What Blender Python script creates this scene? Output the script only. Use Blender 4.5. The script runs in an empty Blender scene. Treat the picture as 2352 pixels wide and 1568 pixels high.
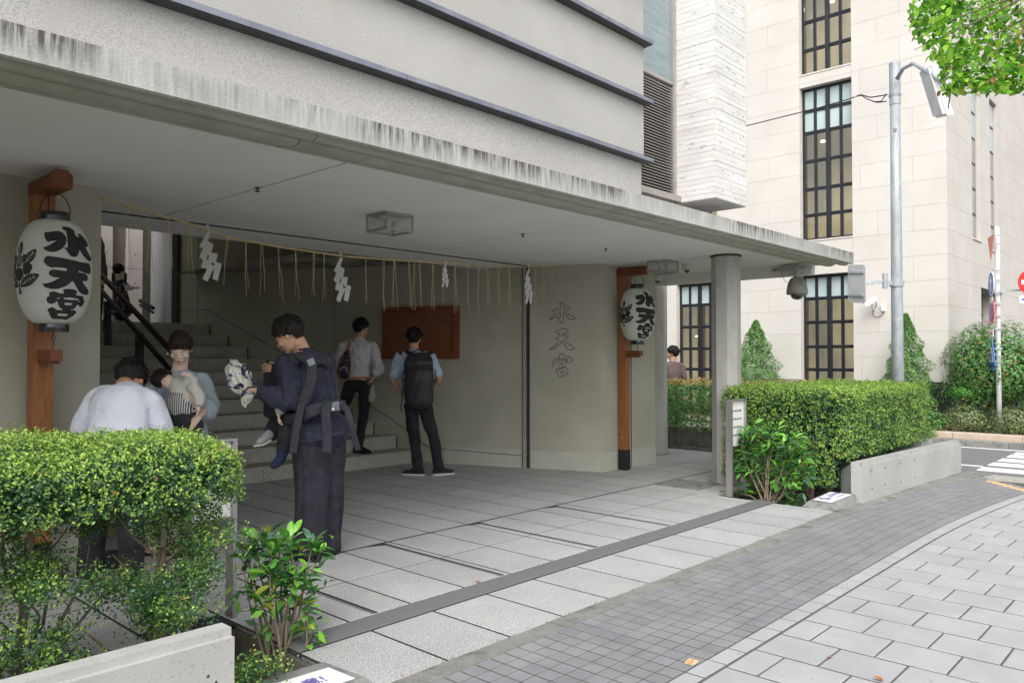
import bpy, math, random, numpy as np
from mathutils import Vector, Matrix, geometry, noise
from math import radians as R, sin, cos, pi
random.seed(7); np.random.seed(7)
S = bpy.context.scene
COL = S.collection
# ---------------------------------------------------------------- camera, world, sun, exposure
EYE = Vector((0, 0, 1.45)); FPX = 1787.16; PITCH = R(1.154); AZ = R(42.864)
FW = Vector((cos(AZ)*cos(PITCH), sin(AZ)*cos(PITCH), sin(PITCH)))
RT = Vector((sin(AZ), -cos(AZ), 0)); UP = RT.cross(FW)
cd = bpy.data.cameras.new('camera'); cam = bpy.data.objects.new('camera', cd); COL.objects.link(cam)
cd.sensor_width = 36; cd.lens = 36*FPX/2352; cd.clip_end = 500; cd.clip_start = 0.05
cam.matrix_world = Matrix(((RT.x, UP.x, -FW.x, 0), (RT.y, UP.y, -FW.y, 0), (RT.z, UP.z, -FW.z, 1.45), (0, 0, 0, 1)))
S.camera = cam
w = bpy.data.worlds.new('World'); S.world = w; w.use_nodes = True
nt = w.node_tree; bg = nt.nodes['Background']
sky = nt.nodes.new('ShaderNodeTexSky'); sky.sky_type = 'NISHITA'; sky.sun_disc = False
SUN_EL, SUN_AZ = R(47), R(215)   # azimuth measured from +X towards +Y
sky.sun_elevation = SUN_EL; sky.sun_rotation = R(90)-SUN_AZ; sky.air_density = 1.0; sky.dust_density = 4.0; sky.ozone_density = 1.5
hs = nt.nodes.new('ShaderNodeHueSaturation'); hs.inputs['Saturation'].default_value = 0.18
nt.links.new(sky.outputs[0], hs.inputs['Color']); nt.links.new(hs.outputs[0], bg.inputs[0]); bg.inputs[1].default_value = 0.14
sl = bpy.data.lights.new('sun', 'SUN'); sl.energy = 1.0; sl.angle = R(60); sl.color = (1, .965, .92)
so = bpy.data.objects.new('sun', sl); COL.objects.link(so)
sd = Vector((cos(SUN_AZ)*cos(SUN_EL), sin(SUN_AZ)*cos(SUN_EL), sin(SUN_EL)))
so.rotation_euler = sd.to_track_quat('Z', 'Y').to_euler()
S.view_settings.view_transform = 'Standard'; S.view_settings.look = 'None'; S.view_settings.gamma = 1
S.view_settings.use_curve_mapping = False; S.view_settings.exposure = 0.92
S.cycles.max_bounces = 10; S.cycles.diffuse_bounces = 6

# ---------------------------------------------------------------- helpers
def ray(x, y): return FW + RT*((x-1176)/FPX) - UP*((y-784)/FPX)
def J(x, y, d): return EYE + ray(x, y)*d
def onZ(x, y, z=0): r = ray(x, y); return EYE + r*((z-1.45)/r.z)
def onX(x, y, X): r = ray(x, y); return EYE + r*(X/r.x)
def onY(x, y, Y): r = ray(x, y); return EYE + r*(Y/r.y)
WP, WD = Vector((8.0, 5.88, 0)), Vector((-.8, 2.03, 0)).normalized()
WN = Vector((-WD.y, WD.x, 0))          # points into the room (-X side)
if WN.x > 0: WN = -WN
def onW(x, y): r = ray(x, y); return EYE + r*((WP-EYE).dot(WN)/r.dot(WN))

ORG = {}
def org(o): return ORG.get(o.name, Vector((0, 0, 0))) if o else Vector((0, 0, 0))
def props(o, label=None, cat=None, group=None, kind=None):
    if label: o['label'] = label
    if cat: o['category'] = cat
    if group: o['group'] = group
    if kind: o['kind'] = kind
    return o
def thing(name, label, cat, loc=(0, 0, 0), group=None, kind=None):
    o = bpy.data.objects.new(name, None); COL.objects.link(o); o.empty_display_size = .2
    o.location = loc; ORG[o.name] = Vector(loc)
    return props(o, label, cat, group, kind)
def struct(name, loc=(0, 0, 0)): return thing(name, None, None, loc, kind='structure')
def link(name, me, parent=None, loc=None):
    o = bpy.data.objects.new(name, me); COL.objects.link(o)
    if parent: o.parent = parent
    if loc is not None:
        o.location = Vector(loc)-org(parent); ORG[o.name] = Vector(loc)
    else: ORG[o.name] = org(parent) if parent else Vector((0, 0, 0))
    return o
def dup(src, parent, loc):
    o = src.copy(); COL.objects.link(o); o.parent = parent; o.location = Vector(loc)-org(parent); return o
def setmesh(me, V, F, mats=None, smooth=False, mi=None):
    me.from_pydata([tuple(v) for v in V], [], F)
    for m in (mats or []): me.materials.append(m)
    if smooth: me.polygons.foreach_set('use_smooth', [True]*len(F))
    if mi: me.polygons.foreach_set('material_index', mi)
    me.update()
class MB:
    def __init__(s): s.v = []; s.f = []; s.mi = []; s.m = 0
    def add(s, V, F):
        b = len(s.v); s.v += [Vector(v) for v in V]; s.f += [tuple(i+b for i in f) for f in F]; s.mi += [s.m]*len(F); return s
    def box(s, x0, x1, y0, y1, z0, z1):
        V = [(x0,y0,z0),(x1,y0,z0),(x1,y1,z0),(x0,y1,z0),(x0,y0,z1),(x1,y0,z1),(x1,y1,z1),(x0,y1,z1)]
        return s.add(V, [(3,2,1,0),(4,5,6,7),(0,1,5,4),(1,2,6,5),(2,3,7,6),(3,0,4,7)])
    def obox(s, c, ax, ay, az):   # centre and half axes
        c, ax, ay, az = map(Vector, (c, ax, ay, az))
        V = [c-ax-ay-az, c+ax-ay-az, c+ax+ay-az, c-ax+ay-az, c-ax-ay+az, c+ax-ay+az, c+ax+ay+az, c-ax+ay+az]
        F = [(3,2,1,0),(4,5,6,7),(0,1,5,4),(1,2,6,5),(2,3,7,6),(3,0,4,7)]
        if ax.cross(ay).dot(az) < 0: F = [f[::-1] for f in F]
        return s.add(V, F)
    def bar(s, p, q, wd, ht, upv=(0, 0, 1)):
        p, q = Vector(p), Vector(q); d = (q-p)/2; sd_ = d.cross(Vector(upv)).normalized(); u = sd_.cross(d).normalized()
        return s.obox((p+q)/2, d, sd_*(wd/2), u*(ht/2))
    def prism(s, P, z0, z1):
        n = len(P); a = sum(P[i][0]*P[(i+1) % n][1]-P[(i+1) % n][0]*P[i][1] for i in range(n))
        if a < 0: P = P[::-1]
        V = [(x, y, z0) for x, y in P]+[(x, y, z1) for x, y in P]
        return s.add(V, [tuple(range(n))[::-1], tuple(range(n, 2*n))]+[(i, (i+1) % n, n+(i+1) % n, n+i) for i in range(n)])
    def cham(s, x0, x1, y0, y1, z0, z1, c=.004):
        V = [(x0,y0,z0),(x1,y0,z0),(x1,y1,z0),(x0,y1,z0),(x0,y0,z1-c),(x1,y0,z1-c),(x1,y1,z1-c),(x0,y1,z1-c),
             (x0+c,y0+c,z1),(x1-c,y0+c,z1),(x1-c,y1-c,z1),(x0+c,y1-c,z1)]
        F = [(8,9,10,11)]
        for i in range(4):
            j = (i+1) % 4; F += [(i, j, 4+j, 4+i), (4+i, 4+j, 8+j, 8+i)]
        return s.add(V, F)
    def tube(s, pts, r, n=8, closed=False, cap=True):
        pts = [Vector(p) for p in pts]; m = len(pts)
        rr = r if isinstance(r, (list, tuple)) else [r]*m
        t0 = (pts[1]-pts[0]).normalized(); a = t0.orthogonal().normalized(); V = []; F = []
        for i, p in enumerate(pts):
            if closed: t = pts[(i+1) % m]-pts[i-1]
            else: t = pts[min(i+1, m-1)]-pts[max(i-1, 0)]
            t.normalize(); a = (a-t*a.dot(t)).normalized(); b = t.cross(a)
            V += [p+a*cos(2*pi*k/n)*rr[i]+b*sin(2*pi*k/n)*rr[i] for k in range(n)]
        for i in range(m if closed else m-1):
            for k in range(n):
                i2 = (i+1) % m; F.append((i*n+k, i*n+(k+1) % n, i2*n+(k+1) % n, i2*n+k))
        if cap and not closed: F += [tuple(range(n))[::-1], tuple(range((m-1)*n, m*n))]
        return s.add(V, F)
    def lathe(s, prof, c, n=24, axis=None):
        c = Vector(c); V = []; F = []
        M3 = Vector((0, 0, 1)).rotation_difference(Vector(axis)).to_matrix() if axis else Matrix.Identity(3)
        for r_, z in prof: V += [c+M3 @ Vector((r_*cos(2*pi*k/n), r_*sin(2*pi*k/n), z)) for k in range(n)]
        up_ = prof[-1][1] >= prof[0][1]
        for i in range(len(prof)-1):
            for k in range(n):
                q = (i*n+k, i*n+(k+1) % n, (i+1)*n+(k+1) % n, (i+1)*n+k); F.append(q if up_ else q[::-1])
        a, b = tuple(range(n))[::-1], tuple(range((len(prof)-1)*n, len(prof)*n))
        F += [a, b] if up_ else [a[::-1], b[::-1]]
        return s.add(V, F)
    def ell(s, c, r_, fr=None, n=14, m=9):
        fr = fr or Matrix.Identity(3); c = Vector(c); V = []; F = []
        for i in range(m+1):
            th = pi*i/m
            for k in range(n): V.append(c+fr @ Vector((r_[0]*sin(th)*cos(2*pi*k/n), r_[1]*sin(th)*sin(2*pi*k/n), -r_[2]*cos(th))))
        for i in range(m):
            for k in range(n): F.append((i*n+k, i*n+(k+1) % n, (i+1)*n+(k+1) % n, (i+1)*n+k))
        return s.add(V, F)
    def loft(s, pts, rad, side, n=16, sub=3):
        pts = [Vector(p) for p in pts]; rad = [(a, a) if not isinstance(a, (tuple, list)) else a for a in rad]; side = Vector(side)
        P = []; Q = []
        m = len(pts)
        for i in range(m-1):
            p0, p1, p2, p3 = pts[max(i-1, 0)], pts[i], pts[i+1], pts[min(i+2, m-1)]
            for k in range(sub):
                t = k/sub
                P.append(0.5*((2*p1)+(p2-p0)*t+(2*p0-5*p1+4*p2-p3)*t*t+(3*p1-p0-3*p2+p3)*t**3))
                e = t*t*(3-2*t); Q.append((rad[i][0]*(1-e)+rad[i+1][0]*e, rad[i][1]*(1-e)+rad[i+1][1]*e))
        P.append(pts[-1]); Q.append(rad[-1])
        # round the ends
        d0 = (P[0]-P[1]).normalized(); d1 = (P[-1]-P[-2]).normalized(); r0 = min(Q[0]); r1 = min(Q[-1])
        P = [P[0]+d0*r0*.5]+P+[P[-1]+d1*r1*.5]; Q = [(Q[0][0]*.6, Q[0][1]*.6)]+Q+[(Q[-1][0]*.6, Q[-1][1]*.6)]
        V = []; F = []; M = len(P)
        for i, p in enumerate(P):
            t = (P[min(i+1, M-1)]-P[max(i-1, 0)]).normalized(); a = (side-t*side.dot(t)).normalized(); b = t.cross(a)
            V += [p+a*cos(2*pi*k/n)*Q[i][0]+b*sin(2*pi*k/n)*Q[i][1] for k in range(n)]
        for i in range(M-1):
            for k in range(n): F.append((i*n+k, i*n+(k+1) % n, (i+1)*n+(k+1) % n, (i+1)*n+k))
        F += [tuple(range(n))[::-1], tuple(range((M-1)*n, M*n))]
        return s.add(V, F)
    def build(s, name, m, parent=None, smooth=False, loc=None):
        me = bpy.data.meshes.new(name); mats = m if isinstance(m, list) else [m]
        o = org(parent) if loc is None else Vector(loc)
        setmesh(me, [v-o for v in s.v], s.f, mats, smooth, s.mi if len(mats) > 1 else None)
        return link(name, me, parent, loc)
def remesh(mb, voxel, it, name, m, parent, disp=None, fac=.6):
    me = bpy.data.meshes.new('tmp'); setmesh(me, mb.v, mb.f)
    o = bpy.data.objects.new('tmp', me); COL.objects.link(o)
    r = o.modifiers.new('r', 'REMESH'); r.mode = 'VOXEL'; r.voxel_size = voxel
    if it: q = o.modifiers.new('s', 'SMOOTH'); q.iterations = it; q.factor = fac
    dg = bpy.context.evaluated_depsgraph_get(); me2 = bpy.data.meshes.new_from_object(o.evaluated_get(dg))
    bpy.data.objects.remove(o)
    n = len(me2.vertices); co = np.empty(n*3); me2.vertices.foreach_get('co', co); co = co.reshape(-1, 3)
    if disp:
        no = np.empty(n*3); me2.vertices.foreach_get('normal', no); no = no.reshape(-1, 3)
        co = co+no*disp(co)[:, None]
    co -= np.array(org(parent)); me2.vertices.foreach_set('co', co.ravel())
    me2.polygons.foreach_set('use_smooth', [True]*len(me2.polygons)); me2.materials.clear(); me2.materials.append(m); me2.name = name
    me2.update()
    return link(name, me2, parent)
def folds(amp, f=22, seed=0, zf=.45):
    rs = np.random.RandomState(seed)
    K = rs.normal(size=(7, 3))*f*np.array([1, 1, zf]); ph = rs.rand(7)*6.28
    def d(c):
        wv = sum(np.sin(c@K[i]*(1+.25*i)+ph[i]+1.5*np.sin(c@K[(i+3) % 7]*.4)) for i in range(7))/7
        return amp*(wv*1.6)
    return d

# ---------------------------------------------------------------- materials
def L(nt_, a, b): nt_.links.new(a, b)
def mat(name, c1, c2=None, scale=5, detail=5, rough=.8, bump=0, bscale=60, bdist=.01, metal=0, rand=0, stretch=(1, 1, 1),
        ramp=(.35, .65), spec=.4, speck=None, rot=None, streak=None, zfade=None, sheen=0, trans=0, coat=0):
    m = bpy.data.materials.new(name); m.use_nodes = True; t = m.node_tree; N = t.nodes; b = N['Principled BSDF']
    b.inputs['Roughness'].default_value = rough; b.inputs['Metallic'].default_value = metal
    b.inputs['Specular IOR Level'].default_value = spec
    if coat: b.inputs['Coat Weight'].default_value = coat; b.inputs['Coat Roughness'].default_value = .15
    if sheen: b.inputs['Sheen Weight'].default_value = sheen
    g = N.new('ShaderNodeNewGeometry'); mp = N.new('ShaderNodeMapping'); mp.inputs['Scale'].default_value = stretch
    if rot: mp.inputs['Rotation'].default_value = rot
    L(t, g.outputs['Position'], mp.inputs['Vector'])
    def nz(sc, dt): 
        x = N.new('ShaderNodeTexNoise'); x.inputs['Scale'].default_value = sc; x.inputs['Detail'].default_value = dt
        L(t, mp.outputs[0], x.inputs['Vector']); return x
    def rmp(src, a, b_, ca, cb):
        x = N.new('ShaderNodeValToRGB'); x.color_ramp.elements[0].position = a; x.color_ramp.elements[1].position = b_
        x.color_ramp.elements[0].color = (*ca, 1); x.color_ramp.elements[1].color = (*cb, 1); L(t, src, x.inputs[0]); return x
    out = None
    c2 = c2 or tuple(min(1, v*1.12) for v in c1)
    out = rmp(nz(scale, detail).outputs[0], ramp[0], ramp[1], c1, c2).outputs[0]
    def mixc(f, a, bcol, mode='MIX'):
        x = N.new('ShaderNodeMix'); x.data_type = 'RGBA'; x.blend_type = mode
        if isinstance(f, float): x.inputs[0].default_value = f
        else: L(t, f, x.inputs[0])
        L(t, a, x.inputs[6])
        if isinstance(bcol, tuple): x.inputs[7].default_value = (*bcol, 1)
        else: L(t, bcol, x.inputs[7])
        return x.outputs[2]
    if speck:
        for (sc_, a, b_, col_) in speck:
            f = rmp(nz(sc_, 2).outputs[0], a, b_, (0, 0, 0), (1, 1, 1)).outputs[0]; out = mixc(f, out, col_)
    if streak:   # (scale vector, lo, hi, colour, big-scale mask)
        mp2 = N.new('ShaderNodeMapping'); mp2.inputs['Scale'].default_value = streak[0]; L(t, g.outputs['Position'], mp2.inputs['Vector'])
        x = N.new('ShaderNodeTexNoise'); x.inputs['Scale'].default_value = 1; x.inputs['Detail'].default_value = 5; x.inputs['Roughness'].default_value = .65
        L(t, mp2.outputs[0], x.inputs['Vector'])
        f = rmp(x.outputs[0], streak[1], streak[2], (0, 0, 0), (1, 1, 1)).outputs[0]
        big = rmp(nz(streak[4], 6).outputs[0], .40, .56, (.22, .22, .22), (1, 1, 1)).outputs[0]
        mm = N.new('ShaderNodeMath'); mm.operation = 'MULTIPLY'; L(t, f, mm.inputs[0]); L(t, big, mm.inputs[1])
        if zfade:
            sx = N.new('ShaderNodeSeparateXYZ'); L(t, g.outputs['Position'], sx.inputs[0]); mz = N.new('ShaderNodeMapRange'); mz.inputs[1].default_value = zfade[0]; mz.inputs[2].default_value = zfade[1]
            mz.inputs[3].default_value = zfade[2]; mz.inputs[4].default_value = zfade[3]; L(t, sx.outputs[2], mz.inputs[0]); m2 = N.new('ShaderNodeMath'); m2.operation = 'MULTIPLY'; L(t, mm.outputs[0], m2.inputs[0]); L(t, mz.outputs[0], m2.inputs[1]); mm = m2
        out = mixc(mm.outputs[0], out, streak[3])
    if rand:
        oi = N.new('ShaderNodeObjectInfo'); mr = N.new('ShaderNodeMapRange'); mr.inputs[3].default_value = 1-rand; mr.inputs[4].default_value = 1+rand
        L(t, oi.outputs['Random'], mr.inputs[0]); h = N.new('ShaderNodeHueSaturation'); L(t, mr.outputs[0], h.inputs['Value']); L(t, out, h.inputs['Color']); out = h.outputs[0]
    L(t, out, b.inputs['Base Color'])
    if bump:
        bn = N.new('ShaderNodeBump'); bn.inputs['Strength'].default_value = bump; bn.inputs['Distance'].default_value = bdist
        L(t, nz(bscale, 6).outputs[0], bn.inputs['Height']); L(t, bn.outputs[0], b.inputs['Normal'])
    if trans:
        tr = N.new('ShaderNodeBsdfTranslucent'); L(t, out, tr.inputs[0]); ms = N.new('ShaderNodeMixShader'); ms.inputs[0].default_value = trans
        L(t, b.outputs[0], ms.inputs[1]); L(t, tr.outputs[0], ms.inputs[2]); L(t, ms.outputs[0], N['Material Output'].inputs[0])
    return m
def leafmat(name, attr=True, col=(.06, .14, .03), rough=.45, spec=.4, trans=.3):
    m = bpy.data.materials.new(name); m.use_nodes = True; t = m.node_tree; N = t.nodes; b = N['Principled BSDF']
    b.inputs['Roughness'].default_value = rough; b.inputs['Specular IOR Level'].default_value = spec
    tr = N.new('ShaderNodeBsdfTranslucent'); ms = N.new('ShaderNodeMixShader'); ms.inputs[0].default_value = trans
    if attr: a = N.new('ShaderNodeAttribute'); a.attribute_name = 'Col'; c = a.outputs['Color']
    else:
        g = N.new('ShaderNodeNewGeometry'); nz = N.new('ShaderNodeTexNoise'); nz.inputs['Scale'].default_value = 25; L(t, g.outputs['Position'], nz.inputs['Vector'])
        rp = N.new('ShaderNodeValToRGB'); rp.color_ramp.elements[0].color = (*[v*.8 for v in col], 1); rp.color_ramp.elements[1].color = (*[min(1, v*1.25) for v in col], 1)
        rp.color_ramp.elements[0].position = .35; rp.color_ramp.elements[1].position = .65; L(t, nz.outputs[0], rp.inputs[0])
        oi = N.new('ShaderNodeObjectInfo'); mr = N.new('ShaderNodeMapRange'); mr.inputs[3].default_value = .7; mr.inputs[4].default_value = 1.3
        L(t, oi.outputs['Random'], mr.inputs[0]); h = N.new('ShaderNodeHueSaturation'); L(t, mr.outputs[0], h.inputs['Value']); L(t, rp.outputs[0], h.inputs['Color']); c = h.outputs[0]
    L(t, c, b.inputs['Base Color']); L(t, c, tr.inputs[0]); L(t, b.outputs[0], ms.inputs[1]); L(t, tr.outputs[0], ms.inputs[2]); L(t, ms.outputs[0], N['Material Output'].inputs[0])
    return m
def glass(name, col, rough=.02, alpha=1.0, spec=.5):
    m = bpy.data.materials.new(name); m.use_nodes = True; t = m.node_tree; N = t.nodes
    g = N.new('ShaderNodeBsdfGlossy'); g.inputs['Roughness'].default_value = rough
    tr = N.new('ShaderNodeBsdfTransparent'); tr.inputs[0].default_value = (*col, 1); fr = N.new('ShaderNodeFresnel'); fr.inputs[0].default_value = 1.5
    ms = N.new('ShaderNodeMixShader'); L(t, fr.outputs[0], ms.inputs[0]); L(t, tr.outputs[0], ms.inputs[1]); L(t, g.outputs[0], ms.inputs[2])
    L(t, ms.outputs[0], N['Material Output'].inputs[0]); return m
def emis(name, col, st):
    m = bpy.data.materials.new(name); m.use_nodes = True; b = m.node_tree.nodes['Principled BSDF']
    b.inputs['Base Color'].default_value = (*col, 1); b.inputs['Emission Color'].default_value = (*col, 1); b.inputs['Emission Strength'].default_value = st; return m

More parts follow.
